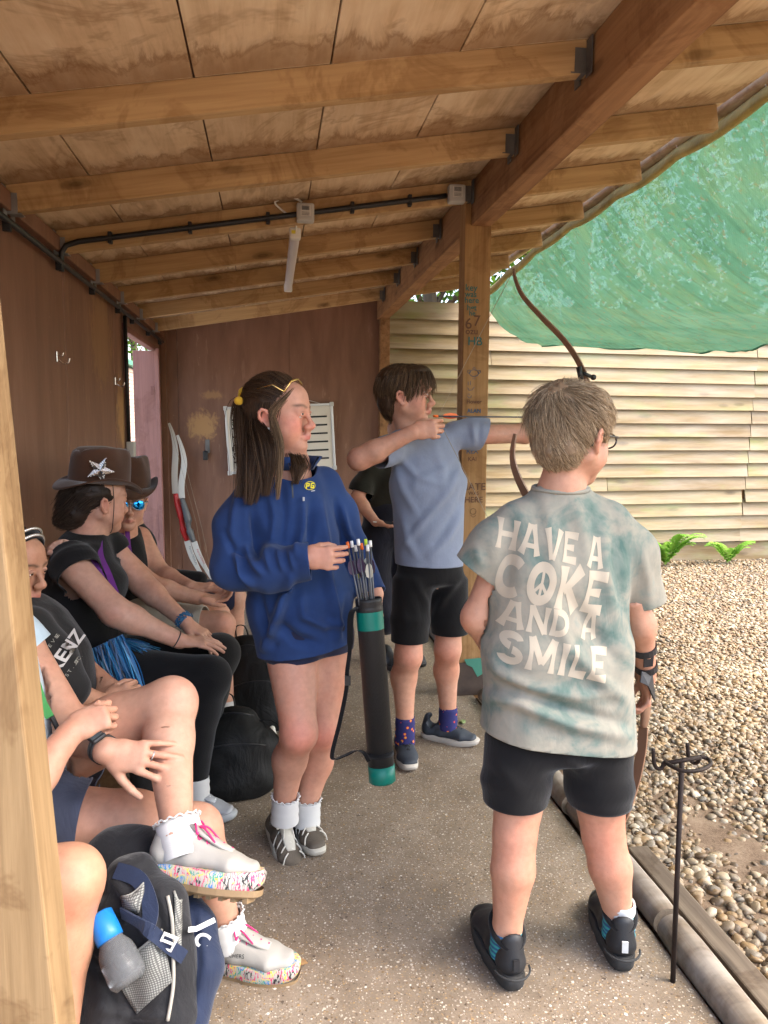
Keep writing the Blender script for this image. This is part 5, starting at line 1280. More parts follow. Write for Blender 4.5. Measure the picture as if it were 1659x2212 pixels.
    # socks, shoes
    for (kn, an), toe, up_, heelz in ((legs[0], atz(642, 1872), (.0, .25, 1), .03), (legs[1], atz(694, 1856), (0, 0, 1), .0)):
        d = toe - Vector((an.x, an.y, 0)); d.z = -heelz * 1.2; L = .25
        sock(o, an + (kn - an).normalized() * .035, an + Vector((d.x, d.y, 0)).normalized() * .005 + Vector((0, 0, -.055)), .044, .047, M['sock_white'], M['sock_white'])
        hl = toe - d.normalized() * L; hl.z = heelz
        so, Pp, hs = shoe(o, hl, d, up_, L, M['shoe_taupe'], M['shoe_cream'], M['cream_lace'], ankle=an + Vector((0, 0, .03)), sole_h=.026, tongue=M['shoe_cream'], high=.07)
        for sx_ in (-1, 1):
            for y in (.11, .14, .17, .2): MB().tube(spline([Pp(sx_ * .022, y, hs + .055 - .15 * (y - .1)), Pp(sx_ * .038, y + .012, hs + .03), Pp(sx_ * .043, y + .02, hs + .008)], 4), .0025, 5).build('overlay_strap', M['cream_lace'], so, True)
    return P
girl()
# ---------------------------------------------------------------- archer
M['tee_blue'] = fabric('heather_blue_cotton', (.175, .20, .262), .2, 800, .9, .2, heather=.35, fold=.25)
M['shoe_ink'] = flat('ink_blue_shoe', (.035, .042, .055), .65, 0, .3, .35, 260)
M['sole_cream'] = flat('cream_midsole', (.48, .43, .37), .7, 0, .2)
def archer():
    P = Person((.70, 3.15, 0), 'archer in a heather blue T-shirt and black shorts aiming a drawn bow to the right', tone=(.49, .265, .18)); F, o = P.F, P.o
    H = P.head = Head(at(876, 852, 3.15), (.965, -.26, .02), h=.232, jaw=.95)
    neck = at(886, 938, 3.16); H.add(F, neck, .05, nose=1.3)
    sd = (1, .12, 0)
    F.seg(neck, at(925, 1010, 3.17), (.06, .05), (.11, .07), .03, side=sd); F.seg(at(925, 1010, 3.17), at(930, 1240, 3.16), (.11, .07), (.11, .08), .05, side=sd)
    sR, eR, wR = at(852, 966, 3.11), at(775, 992, 2.98), at(892, 934, 2.93); sL, eL, wL = at(1000, 940, 3.2), at(1135, 936, 3.22), at(1250, 914, 3.2)
    F.chain([sR, eR], [.044, .042], .03); F.chain([eR, eR.lerp(wR, .3), wR], [.040, .041, .028], .03); F.chain([sL, eL, wL], [.044, .041, .028], .03)
    F.chain([sR, at(925, 990, 3.17), sL], [.04, .06, .04], .03)
    P.hand(wR, (.95, -.05, .16), (-.1, -1, .12), 'R', s=.98, curl=(.5, .58, .62, .75), spread=.015, pip=1.15, thumb=(.3, .3, .5))
    P.hand(wL, (.8, -.1, .3), (0, .35, .9), 'L', s=.95, curl=(.75, .8, .85, .9), thumb=(.5, .4, .3))
    legs = []
    for hp, kn, cf, an in ((at(888, 1270, 3.14), at(882, 1418, 3.08), at(872, 1462, 3.12), at(875, 1562, 3.10)), (at(972, 1265, 3.2), at(967, 1402, 3.18), at(964, 1448, 3.23), at(968, 1540, 3.24))):
        F.chain([hp, kn], [.07, .056], .04); F.chain([kn, cf, an], [.054, .053, .036], .03); F.seg(an, an + Vector((0, -.01, -.05)), .036, .03, .02); legs.append((kn, an)); P.spots.append((kn + Vector((0, -.05, 0)), .05, (.55, .21, .15), .5))
    P.spots.append((eR, .05, (.55, .22, .15), .5))
    P.build(.0075, .0036, bl=.4, brow=(.1, .06, .035), bs=.7); H.eyes(o)
    C = Field(); C.seg(at(890, 940, 3.16), at(915, 975, 3.17), (.075, .06), (.14, .08), .05, side=sd); C.seg(at(915, 975, 3.17), at(925, 1045, 3.17), (.14, .08), (.158, .105), .05, side=sd)
    C.seg(at(925, 1045, 3.17), at(929, 1280, 3.16), (.158, .105), (.148, .115), .05, side=sd, cap=.04)
    C.chain([at(862, 962, 3.12), at(835, 975, 3.07), at(790, 992, 3.0)], [.058, .058, .060], .04); C.chain([at(985, 938, 3.19), at(1025, 936, 3.2), at(1090, 936, 3.2)], [.060, .064, .066], .04)
    V, Q = C.mesh(.0065); S = lambda pts, a, w, y=0: (pts, a, w)
    V = folds(V, Q, [S([(1010, 965), (960, 1010), (900, 1040)], .006, .02), S([(1005, 985), (970, 1060), (920, 1120), (870, 1180)], .009, .018), S([(1012, 1040), (985, 1110), (940, 1170)], -.008, .02), S([(860, 985), (900, 1030), (950, 1045)], .006, .016), S([(850, 1000), (870, 1060), (900, 1110)], .006, .018),
                     S([(1000, 1100), (970, 1160), (930, 1200)], .008, .018), S([(870, 1120), (880, 1170), (900, 1205)], .006, .018), S([(1020, 915), (1025, 960)], .007, .012), S([(1038, 912), (1035, 958)], -.005, .010), S([(940, 960), (955, 1010), (960, 1060)], .005, .02)], ((.003, (9, 9, 5), 2), (.0015, (28, 28, 14), 5)))
    tee = cloth('tshirt', V, Q, M['tee_blue'], o, [(at(930, 1218, 3.16), (-.05, 0, -1), .4), (at(1046, 936, 3.2), (1, 0, -.3), .1), (at(818, 982, 3.04), at(790, 992, 3.0) - at(835, 975, 3.07), .085), (at(888, 930, 3.16), (-.2, 0, 1), .095)])
    C = Field(); C.seg(at(928, 1200, 3.16), at(930, 1250, 3.16), (.142, .105), (.148, .108), .04, side=sd, cap=.035)
    C.chain([at(892, 1255, 3.14), at(886, 1340, 3.11), at(884, 1420, 3.09)], [.088, .081, .078], .03, cap=.03); C.chain([at(968, 1255, 3.19), at(972, 1340, 3.19), at(972, 1420, 3.18)], [.088, .082, .079], .03, cap=.03)
    V, Q = C.mesh(.0075); V = folds(V, Q, [S([(895, 1250), (920, 1300), (925, 1330)], .006, .016), S([(1000, 1240), (960, 1290), (940, 1330)], .008, .018), S([(860, 1300), (880, 1350)], .004, .02)], ((.002, (10, 10, 5), 1),))
    cloth('shorts', V, Q, M['blackcloth'], o, [(at(886, 1381, 3.11), (.0, 0, -1), .085), (at(972, 1366, 3.185), (0, 0, -1), .088)], .005)
    sk = NM('navy_patterned_sock'); cc = sk.coord(); v = sk.vor(cc, 38.0); sk.bsdf(sk.ramp(v, [(.0, (.6, .3, .03)), (.16, (.5, .04, .03)), (.24, (.02, .02, .10)), (1, (.02, .02, .10))], 'CONSTANT'), .9)
    for (kn, an), toe, lace in ((legs[0], atz(890, 1672), 1), (legs[1], atz(1036, 1612), 1)):
        d = toe - Vector((an.x, an.y, 0)); d.z = 0; L = .275; hl = toe - d.normalized() * L; hl.z = 0
        if (Vector((an.x, an.y, 0)) - hl).length > .13: hl = Vector((an.x, an.y, 0)) - d.normalized() * .07
        sock(o, Vector((an.x, an.y, an.z + .03)), Vector((an.x, an.y, .06)), .042, .044, sk.m)
        shoe(o, hl, d, (0, 0, 1), L, M['shoe_ink'], M['sole_cream'], M['shoe_black'], ankle=an + Vector((0, 0, .03)), sole_h=.028, high=.072)
    hf = Field(); E = lambda c_, r, k=.02, sub=False: hf.ell(H.p(*c_), tuple(np.array(r) * H.s), k, H.R, sub)
    E((0, -.022, .042), (.083, .102, .082)); E((0, -.065, -.03), (.062, .05, .06), .03); E((0, .055, .085), (.07, .05, .03), .03); E((0, .115, -.03), (.085, .075, .085), .012, True)
    for x in (-1, 1): E((x * .09, -.002, -.035), (.03, .03, .042), .012, True)
    hf.plane(H.p(0, 0, -.095), -H.R[:, 2] + H.R[:, 1] * .4); V, Q = hf.mesh(.0048); cap = npmesh('hair', folds(V, Q, (), ((.003, (55, 55, 55), 3),)), Q, M['hair'], o, np.tile((.04, .022, .012), (len(V), 1)))
    up, fw = H.R[:, 2], H.R[:, 1]; part = A(H.p(0, .01, .13)); c0 = A(H.p(0, -.02, .03)); R_, N_ = surf_points(V, Q, 3000, 5)
    def flow(p, t):
        o_ = p - c0; nr = o_ / np.linalg.norm(o_, axis=1)[:, None]; g = (p - part); g = g - nr * (g * nr).sum(1)[:, None]; g /= np.linalg.norm(g, axis=1)[:, None] + 1e-9; return g - up * .35 + nr * (.15 - .2 * t)
    fz = (R_ - c0) @ fw; L_ = np.where(fz > .03, .085, .06) * np.random.default_rng(3).uniform(.6, 1.15, len(R_))
    strands('hair_strands', R_, flow, M['hair'], cap, L_, 7, .0014, cols=((.032, .018, .01), (.15, .088, .045)), seed=2, jit=.1, clump=10)
archer()
# ---------------------------------------------------------------- child half hidden behind the archer
M['tee_olive'] = fabric('dark_olive_cotton', (.022, .021, .015), .3, fold=.3)
M['trouser_ink'] = fabric('ink_trousers', (.014, .014, .022), .3, fold=.5)
def child_behind():
    P = Person((.62, 4.4, 0), 'person in dark olive T-shirt and navy trousers half hidden behind the archer', tone=(.5, .275, .19)); F, o = P.F, P.o
    H = P.head = Head(at(872, 940, 4.42), (.8, -.5, -.1), h=.215); neck = at(850, 1000, 4.42); H.add(F, neck, .045)
    F.seg(neck, at(842, 1120, 4.42), (.1, .07), (.12, .085), .05, side=(1, 0, 0))
    sR, eR, wR = at(792, 1028, 4.36), at(770, 1078, 4.3), at(812, 1128, 4.2); F.chain([sR, eR], [.044, .037], .03); F.chain([eR, eR.lerp(wR, .3), wR], [.036, .037, .025], .03)
    F.chain([at(905, 1025, 4.45), at(925, 1085, 4.42), at(880, 1130, 4.3)], [.045, .036, .025], .03)
    F.chain([sR, at(848, 1045, 4.42), at(905, 1025, 4.45)], [.04, .06, .04], .03)
    P.hand(wR, (.93, -.3, -.2), (.1, .1, -1), 'R', s=.88, curl=(.3, .4, .45, .5), thumb=(.5, .35, .1))
    P.build(.008, .005)
    C = Field(); C.seg(neck, at(845, 1030, 4.42), (.06, .055), (.13, .085), .05, side=(1, 0, 0)); C.seg(at(845, 1030, 4.42), at(838, 1160, 4.4), (.14, .095), (.165, .12), .05, side=(1, 0, 0), cap=.03)
    C.chain([at(800, 1022, 4.38), at(780, 1055, 4.34), at(768, 1100, 4.3)], [.058, .060, .062], .04); V, Q = C.mesh(.008); V = folds(V, Q, (), ((.006, (9, 9, 6), 2), (.004, (18, 18, 10), 4)))
    cloth('tshirt', V, Q, M['tee_olive'], o, [(at(838, 1114, 4.4), (0, 0, -1), .4), (at(778, 1062, 4.33), (-.3, -.1, -1), .085)])
    C = Field(); C.seg(at(838, 1105, 4.4), at(838, 1150, 4.4), (.15, .11), (.15, .11), .04, side=(1, 0, 0))
    C.chain([at(810, 1160, 4.39), at(815, 1260, 4.38), at(832, 1345, 4.38)], [.1, .08, .07], .03); C.chain([at(870, 1160, 4.42), at(876, 1260, 4.42), at(884, 1345, 4.45)], [.1, .08, .07], .03)
    V, Q = C.mesh(.008); V = folds(V, Q, (), ((.007, (8, 8, 7), 1), (.005, (16, 16, 14), 3))); cloth('trousers', V, Q, M['trouser_ink'], o, ())
    for a, b in ((at(832, 1345, 4.38), atz(842, 1385)), (at(884, 1345, 4.45), atz(900, 1380))): shoe(o, Vector((a.x, a.y + .07, 0)), (.25, -1, 0), (0, 0, 1), .25, M['shoe_black'], M['sole_dark'], None)
    ar = empty('arrow', at(830, 1130, 4.17)); tag(ar, 'arrow held level in the hand of the person behind the archer', 'arrow')
    a, b = at(806, 1127, 4.17), at(905, 1140, 4.15); MB().tube([a, b], .0032, 6).build('shaft', M['black_plastic'], ar)
    MB().tube([a, a.lerp(b, .09)], .0038, 6).build('nock', M['white_plastic'], ar)
    for t in (0, 2.1, 4.2):
        u = Vector((0, sin(t), cos(t))); pydata('vane', [a.lerp(b, .2), a.lerp(b, .25) + u * .013, a.lerp(b, .42) + u * .013, a.lerp(b, .5)], [(0, 1, 2, 3)], M['black_plastic'], ar)
child_behind()
# ---------------------------------------------------------------- people on the bench
M['hatfelt'] = fabric('brown_hat_felt', (.085, .038, .021), .4, 500, .85, .3, sheen=.3)
M['purple'] = fabric('purple_lanyard', (.16, .035, .22), .2, 900)
M['leggings'] = fabric('black_leggings', (.0085, .008, .0085), .2, 260, .85, .8)
M['raffia'] = None
M['cream_short'] = fabric('stone_shorts', (.40, .36, .29), .15, 700, fold=.4)
M['tee_ltblue'] = fabric('pale_blue_cotton', (.42, .52, .58), .15, 700, fold=.4)
M['silver_shoe'] = flat('silver_running_shoe', (.46, .46, .47), .55, .2, .3, .5, 220)
M['white_leather'] = flat('white_sneaker', (.33, .31, .275), .6, 0, .12, .15, 160)
M['gum'] = flat('gum_rubber', (.25, .165, .085), .7, 0, .2, .3, 90)
M['pink_lace'] = flat('pink_lace', (.62, .02, .14), .7, 0, .15)
M['diamante'] = flat('diamante', (.6, .55, .5), .18, .9, .4)
def raffia_mat():
    k = NM('blue_raffia'); b = k.attr('Col'); k.bsdf(b, .35, spec=.6); return k.m
M['raffia'] = raffia_mat()
def limb_leg(P, hip, knee, ankle, r=(.085, .058, .055, .036), back=(0, 0, 0)):
    mid = knee.lerp(ankle, .36) + Vector(back); P.F.chain([hip, knee], [r[0], r[1]], .04); P.F.chain([knee, mid, ankle], [r[1] * .97, r[2], r[3]], .03)
def hat(parent, H, star=False, tilt=.0, size=1.0, brim_up=1.0):
    """felt cowboy hat: pinched crown > brim, rolled at the sides"""
    p = lambda x, y, z: H.p(x * size, y * size + .0, z * size)
    n = 48; rings = []; V = []
    prof = [(.0, .170, .0), (.25, .172, -.004), (.5, .160, -.004), (.9, .118, -.008), (1.0, .098, -.004)]   # crown profile not used for the brim
    zb = .062
    # brim (two skins), then crown
    def brim(t, f, dz):
        a = .092 + (.048) * f; b = .112 + .052 * f; x, y = a * sin(t), b * cos(t)
        z = zb + dz + brim_up * (.072 * f ** 1.5 * abs(sin(t)) ** 2.5) - .034 * f ** 1.5 * (cos(t) ** 2) 
        return p(x * (1 - .24 * f * f * abs(sin(t)) ** 3 * brim_up), y, z)
    Vb = []; fr = np.linspace(0, 1, 8)
    for dz, order in ((.0, fr), (.005, fr[::-1])):
        for f in order: Vb += [brim(2 * pi * i / n, f, dz) for i in range(n)]
    m = 16; Fb = [(j * n + i, j * n + (i + 1) % n, ((j + 1) % m) * n + (i + 1) % n, ((j + 1) % m) * n + i) for j in range(m) for i in range(n)]
    Vc = []; lv = [(0, 1.0), (.25, .985), (.5, .96), (.75, .92), (.93, .84), (1.0, .70), (1.0, .45), (.985, .2), (.98, .02)]
    for zf, sc in lv:
        for i in range(n):
            t = 2 * pi * i / n; x, y = .095 * sc ** .6 * sin(t), .115 * sc ** .6 * cos(t); z = zb + .135 * zf
            if zf > .4:
                pinch = math.exp(-((y - .06) / .04) ** 2) * (zf - .4) / .6; x *= 1 - .32 * pinch
                z -= .030 * math.exp(-(x / .03) ** 2) * (zf - .4) / .6 * (1 if abs(y) < .09 else .3) ; z += .012 * (y / .11) * (zf)
            Vc.append(p(x, y, z))
    L = len(lv); Fc = [(j * n + i, j * n + (i + 1) % n, (j + 1) * n + (i + 1) % n, (j + 1) * n + i) for j in range(L - 1) for i in range(n)] + [tuple((L - 1) * n + i for i in range(n))]
    c = pydata('hat', Vc, Fc, M['hatfelt'], parent, True); pydata('brim', Vb, Fb, M['hatfelt'], c, True)
    if star:
        cen = Vector(p(.099, -.045, zb + .052)); nrm = (Vector(H.R[:, 0]) * .9 - Vector(H.R[:, 1]) * .35).normalized(); u = Vector(H.R[:, 2]); u = (u - nrm * u.dot(nrm)).normalized(); r = u.cross(nrm); u2 = u * cos(.35) + r * sin(.35); r2 = r * cos(.35) - u * sin(.35)
        v = [cen + nrm * .01]; 
        for i in range(10):
            a = pi / 2 + i * pi / 5; q = .052 if i % 2 == 0 else .022; v.append(cen + nrm * (.004 - .0 * i) + (r2 * cos(a) + u2 * sin(a)) * q)
        st = pydata('star', v, [(0, i, i % 10 + 1) for i in range(1, 11)], M['diamante'], c)
        mb = MB(); rg = random.Random(2)
        for i in range(70):
            a = pi / 2 + rg.randrange(5) * 2 * pi / 5; q = rg.random() ** .7 * .048; w = .018 * (1 - q / .05); pt = cen + nrm * .0085 * (1 - q / .07) + (r2 * cos(a) + u2 * sin(a)) * q + (r2 * -sin(a) + u2 * cos(a)) * rg.uniform(-w, w)
            mb.sphere(pt, .0024, 3)
        mb.build('rhinestones', M['pearl'], c)
    return c
def lanyard(P, pts, side=(.9, .2, -.2), w=.02):
    mb = MB(); ribbon(mb, spline(pts, 6), w, .002, side); return mb.build('lanyard', M['purple'], P.o)
def hatwoman():
    P = Person((-.72, 2.95, .44), 'seated woman in brown cowboy hat with silver star and blue raffia skirt', 'people on the bench', tone=(.52, .30, .215)); F, o = P.F, P.o
    H = P.head = Head(at(212, 1078, 2.98), (.80, .58, -.10), (.10, .03, 1), h=.232); neck = at(192, 1150, 2.98); H.add(F, neck, .052, cheek=1.25)
    hipR, hipL = at(205, 1455, 2.85), at(250, 1430, 3.05); kR, kL = at(452, 1462, 2.74), at(475, 1412, 2.93); aR, aL = at(424, 1680, 2.72), at(440, 1640, 2.95)
    sR, eR, wR = at(135, 1200, 2.80), at(250, 1322, 2.68), at(388, 1384, 2.72); sL, eL, wL = at(228, 1172, 3.08), at(308, 1262, 3.06), at(402, 1345, 2.93)
    F.seg(neck, at(170, 1240, 2.95), (.06, .06), (.11, .09), .04, side=(.1, 1, 0)); F.seg(at(170, 1240, 2.95), at(190, 1430, 2.95), (.11, .1), (.14, .12), .04, side=(0, 1, 0))
    F.chain([sR, eR], [.058, .048], .03); F.chain([eR, eR.lerp(wR, .25), wR], [.047, .045, .029], .03); F.chain([sL, eL], [.055, .045], .03); F.chain([eL, eL.lerp(wL, .25), wL], [.044, .042, .028], .03)
    P.hand(wR, (.93, .25, -.18), (.2, -.25, 1), 'R', s=.95, curl=(.16, .16, .18, .22), spread=.05, thumb=(.35, .2, .2))
    P.hand(wL, (.72, -.30, -.42), (.45, -.2, 1), 'L', s=.95, curl=(.22, .24, .26, .3), spread=.10, thumb=(.5, .2, .2))
    P.spots += [(eR + Vector((0, -.05, 0)), .035, (.40, .17, .12), .5), (eL, .05, (.5, .25, .18), .4)]
    P.build(.0075, .0036, bl=.35, bs=.4)
    # hair tucked under the hat, tail at the nape
    hf = Field(); E = lambda c_, r, k=.02, sub=False: hf.ell(H.p(*c_), tuple(np.array(r) * H.s), k, H.R, sub)
    E((0, -.025, .02), (.079, .1, .075)); E((0, -.085, -.05), (.055, .05, .06), .03); E((0, .09, -.03), (.09, .085, .09), .012, True)
    for x in (-1, 1): E((x * .09, .0, -.045), (.035, .035, .05), .012, True)
    V, Q = hf.mesh(.005); cap = npmesh('hair', folds(V, Q, (), ((.003, (60, 60, 60), 3),)), Q, M['hair'], o, np.tile((.02, .011, .007), (len(V), 1)))
    R_, N_ = surf_points(V, Q, 1200, 5); c0 = A(H.p(0, 0, .02)); nape = A(H.p(0, -.15, -.09))
    strands('hair_strands', R_, lambda p, t: (nape - p) / (np.linalg.norm(nape - p, axis=1)[:, None] + 1e-6) + (p - c0) * 3.5, M['hair'], cap, .06, 6, .0014, cols=((.014, .008, .005), (.06, .034, .02)), seed=2, jit=.15)
    hat(o, H, True, brim_up=.3, size=.97)
    mb = MB(); mb.tube(spline([H.p(.084, .012, .06), H.p(.083, .022, 0), H.p(.07, .03, -.06), H.p(.03, .045, -.118), H.p(-.03, .045, -.118)], 6), .0016, 5); mb.build('chin_cord', M['black_plastic'], o)
    # T-shirt
    C = Field(); C.seg(at(190, 1158, 2.98), at(180, 1200, 2.97), (.07, .065), (.14, .10), .05, side=(.15, 1, 0)); C.seg(at(180, 1200, 2.97), at(165, 1300, 2.95), (.14, .10), (.165, .145), .05, side=(0, 1, 0)); C.seg(at(165, 1300, 2.95), at(190, 1430, 2.95), (.165, .145), (.17, .16), .05, side=(0, 1, 0))
    C.ell(at(222, 1262, 2.92), (.09, .13, .085), .05)
    C.chain([at(150, 1195, 2.83), at(160, 1222, 2.79), at(176, 1250, 2.745)], [.070, .076, .078], .04, cap=.015); C.chain([at(225, 1165, 3.08), at(240, 1184, 3.09), at(256, 1203, 3.085)], [.06, .062, .062], .04, cap=.015)
    V, Q = C.mesh(.007); V = folds(V, Q, (), ((.004, (9, 9, 7), 4), (.003, (20, 20, 14), 2)))
    cloth('tshirt', V, Q, M['blackcloth2'], o, [(at(170, 1243, 2.755), at(200, 1275, 2.72) - at(150, 1195, 2.83), .11), (at(250, 1198, 3.09), at(285, 1240, 3.08) - at(225, 1165, 3.08), .085), (at(194, 1148, 2.98), (.15, 0, 1), .09)])
    # leggings
    C = Field(); C.seg(at(185, 1425, 2.95), at(210, 1460, 2.95), (.16, .13), (.16, .13), .04, side=(0, 1, 0))
    for hp, kn, an in ((hipR, kR, aR), (hipL, kL, aL)):
        C.chain([hp, kn], [.108, .074], .04); C.chain([kn, kn.lerp(an, .33) + Vector((-.015, .01, 0)), an], [.072, .066, .044], .035)
    V, Q = C.mesh(.0075); V = folds(V, Q, (), ((.002, (16, 16, 16), 2),)); cloth('leggings', V, Q, M['leggings'], o, ())
    # raffia skirt: flat strips hanging from the waist over the thigh
    rg = np.random.default_rng(3); V, Qd, Cc = [], [], []
    tw = 340
    for i in range(tw):
        u = i / tw
        if u < .62:
            a0 = at(150 + 115 * (u / .62), 1425 - 55 * (u / .62), 2.70 + .02 * rg.normal()); end = at(172 + 150 * (u / .62) + rg.normal() * 9, 1480 + 45 * (u / .62) + rg.normal() * 14, 2.665 + .012 * rg.normal())
        else:
            q = (u - .62) / .38; a0 = at(235 + 25 * q, 1382 - 5 * q, 2.71 + .25 * q + .01 * rg.normal()); end = at(300 + 35 * q + rg.normal() * 10, 1400 + 10 * q + rg.normal() * 6, 2.70 + .25 * q)
        mid = a0.lerp(end, .5) + Vector((rg.normal() * .006, -.012 + rg.normal() * .006, .01))
        pts = spline([a0, mid, end], 4); w = .0035 + .002 * rg.random(); sd = Vector((rg.normal(), rg.normal() * .3, rg.normal() * .2)).normalized()
        col = np.array([(.03, .22, .52), (.06, .36, .66), (.02, .10, .27), (.015, .04, .09), (.22, .52, .72)][rg.choice(5, p=[.33, .25, .2, .14, .08])]) * rg.uniform(.6, 1.2)
        n0 = len(V)
        for p_ in pts: V += [p_ - sd * w / 2, p_ + sd * w / 2 + Vector((0, .001, 0))]; Cc += [col, col * .7]
        Qd += [(n0 + 2 * j, n0 + 2 * j + 1, n0 + 2 * j + 3, n0 + 2 * j + 2) for j in range(len(pts) - 1)]
    npmesh('raffia_skirt', np.array([tuple(v) for v in V]), np.array(Qd), M['raffia'], o, np.array(Cc), False)
    lanyard(P, [at(178, 1165, 2.90), at(192, 1190, 2.86), at(215, 1235, 2.79), at(240, 1290, 2.75), at(262, 1312, 2.78)]); lanyard(P, [at(215, 1160, 2.94), at(218, 1200, 2.86), at(235, 1240, 2.81), at(262, 1312, 2.78)])
    ax = (wR - eR).normalized(); a = ax.orthogonal().normalized(); b = ax.cross(a); MB().tube([wR - ax * .012 + (a * cos(t) + b * sin(t)) * .031 for t in np.linspace(0, 2 * pi, 21)], .0022, 6).build('hair_band', M['black_plastic'], o)
    ax = (wL - eL).normalized(); a = ax.orthogonal().normalized(); b = ax.cross(a); mb = MB(); rr = random.Random(4)
    for k in range(14): t0 = rr.uniform(0, 6.28); mb.tube([wL - ax * rr.uniform(.0, .03) + (a * cos(t0 + t) + b * sin(t0 + t)) * (.031 + .01 * max(0, t - 3.4)) for t in np.linspace(0, 4.2, 12)], .0018, 4)
    mb.build('raffia_wristband', flat('blue_raffia_band', (.03, .14, .28), .4), o)
    # shoe and sock of the near foot
    toe = atz(512, 1772); d = toe - Vector((aR.x - .02, aR.y, 0)); d.z = 0; hl = toe - d.normalized() * .265
    sock(o, aR + Vector((0, 0, .0)), Vector((aR.x + .005, aR.y - .01, .06)), .047, .044, M['sock_white'])
    shoe(o, hl, d, (0, 0, 1), .265, M['silver_shoe'], flat('pale_midsole', (.5, .5, .48), .6), M['white_plastic'], ankle=aR + Vector((0, 0, .02)), sole_h=.03, tongue=M['silver_shoe'])
    shoe(o, Vector((aL.x - .07, aL.y, 0)), (1, -.2, 0), (0, 0, 1), .265, M['silver_shoe'], M['sole_dark'], None)
hatwoman()
def hatman():
    P = Person((-.72, 3.6, .44), 'seated man in brown cowboy hat and mirrored blue sunglasses', 'people on the bench', tone=(.52, .295, .205)); F, o = P.F, P.o
    H = P.head = Head(at(274, 1082, 3.55), (.30, -.95, -.06), (.05, 0, 1), h=.232); neck = at(262, 1150, 3.6); H.add(F, neck, .055)
    sR, eR, wR = at(232, 1180, 3.5), at(330, 1268, 3.38), at(428, 1292, 3.34); sL, eL, wL = at(302, 1162, 3.72), at(345, 1240, 3.62), at(412, 1268, 3.45)
    F.seg(neck, at(262, 1215, 3.62), (.07, .06), (.15, .1), .05, side=(.5, .85, 0)); F.seg(at(262, 1215, 3.62), at(270, 1330, 3.62), (.15, .1), (.14, .11), .05, side=(.3, 1, 0))
    F.chain([sR, eR], [.055, .046], .03); F.chain([eR, eR.lerp(wR, .3), wR], [.045, .043, .03], .03); F.chain([sL, eL], [.055, .046], .03); F.chain([eL, eL.lerp(wL, .3), wL], [.045, .043, .03], .03)
    P.hand(wL, (.97, -.22, .0), (.0, -.3, 1), 'L', s=1.0, curl=(.05, .06, .08, .1), spread=.04, thumb=(.3, .2, .2))
    P.hand(wR, (.95, .05, -.05), (.1, .3, -1), 'R', s=1.0, curl=(.42, .5, .52, .55), spread=.05, thumb=(.5, .3, -.1))
    kR, kL = at(478, 1350, 3.42), at(470, 1330, 3.72); aR = at(488, 1520, 3.46); aL = at(480, 1500, 3.75); hipR, hipL = at(300, 1345, 3.5), at(315, 1330, 3.75)
    limb_leg(P, hipR, kR, aR, (.08, .06, .056, .038), (-.015, .01, 0)); limb_leg(P, hipL, kL, aL)
    P.spots += [(kR + Vector((.03, -.04, .02)), .05, (.55, .24, .17), .5)]
    P.build(.0075, .0036, bl=.3, brow=(.1, .06, .03), lip=(.48, .18, .14))
    hf = Field(); hf.ell(H.p(0, -.03, .02), tuple(np.array((.079, .095, .078)) * H.s), .02, H.R); hf.ell(H.p(0, .1, -.04), tuple(np.array((.1, .09, .1)) * H.s), .02, H.R, True); hf.plane(H.p(0, 0, -.05), -H.R[:, 2]); V, Q = hf.mesh(.006); npmesh('hair', V, Q, M['hair'], o, np.tile((.05, .028, .015), (len(V), 1)))
    bf = Field(); 
    for x in (-1, 1): bf.seg(H.p(x * .055, .01, -.06), H.p(x * .02, .068, -.105), .016 * H.s, .014 * H.s, .01)
    hat(o, H, False, brim_up=.55, size=1.03)
    k = NM('blue_mirror_lens'); k.bsdf((.01, .28, .75), .05, metal=.85, spec=.8); gl = MB(); fr = MB()
    for x in (-1, 1):
        c = A(H.p(x * .034, .108, -.003)); n_ = 18; v = [c + H.R[:, 1] * .004] + [A(H.p(x * .034 + .027 * cos(t), .104 - .006 * abs(cos(t)) * (1 if cos(t) * x > 0 else 0), -.003 + .021 * sin(t) * (1 + .15 * x * cos(t)))) for t in np.linspace(0, 2 * pi, n_ + 1)[:-1]]
        gl.add([Vector(q) for q in v], [(0, i + 1, (i + 1) % n_ + 1) for i in range(n_)]); fr.tube([Vector(q) for q in v[1:]] + [Vector(v[1])], .0026, 6)
        fr.tube([H.p(x * .06, .1, .008), H.p(x * .078, .06, .006), H.p(x * .08, -.0, .0)], .0026, 6)
    fr.tube([H.p(-.008, .11, .004), H.p(.008, .11, .004)], .0026, 6); fo = fr.build('sunglasses', flat('clear_grey_frame', (.3, .3, .31), .2), o, True); gl.build('lens', k.m, fo, True)
    C = Field(); C.seg(at(262, 1188, 3.62), at(262, 1230, 3.62), (.105, .105), (.158, .115), .04, side=(.5, .85, 0)); C.seg(at(262, 1230, 3.62), at(270, 1335, 3.62), (.158, .115), (.16, .125), .05, side=(.3, 1, 0))
    for (a, b) in (((246, 1150, 3.58), (240, 1205, 3.53)), ((288, 1150, 3.66), (290, 1205, 3.66))): C.seg(at(*a), at(*b), .034, .05, .03)
    V, Q = C.mesh(.0075); cloth('vest', folds(V, Q, (), ((.004, (10, 10, 8), 4),)), Q, M['blackcloth2'], o, ())
    lanyard(P, [at(275, 1145, 3.53), at(278, 1180, 3.47), at(285, 1215, 3.45), at(295, 1255, 3.44)]); lanyard(P, [at(262, 1150, 3.53), at(272, 1190, 3.47), at(288, 1235, 3.44), at(296, 1258, 3.43)])
    C = Field(); C.seg(at(275, 1325, 3.62), at(300, 1340, 3.62), (.16, .12), (.15, .12), .04, side=(0, 1, 0)); C.chain([hipR, hipR.lerp(kR, .95)], [.105, .085], .04); C.chain([hipL, hipL.lerp(kL, .95)], [.1, .085], .04)
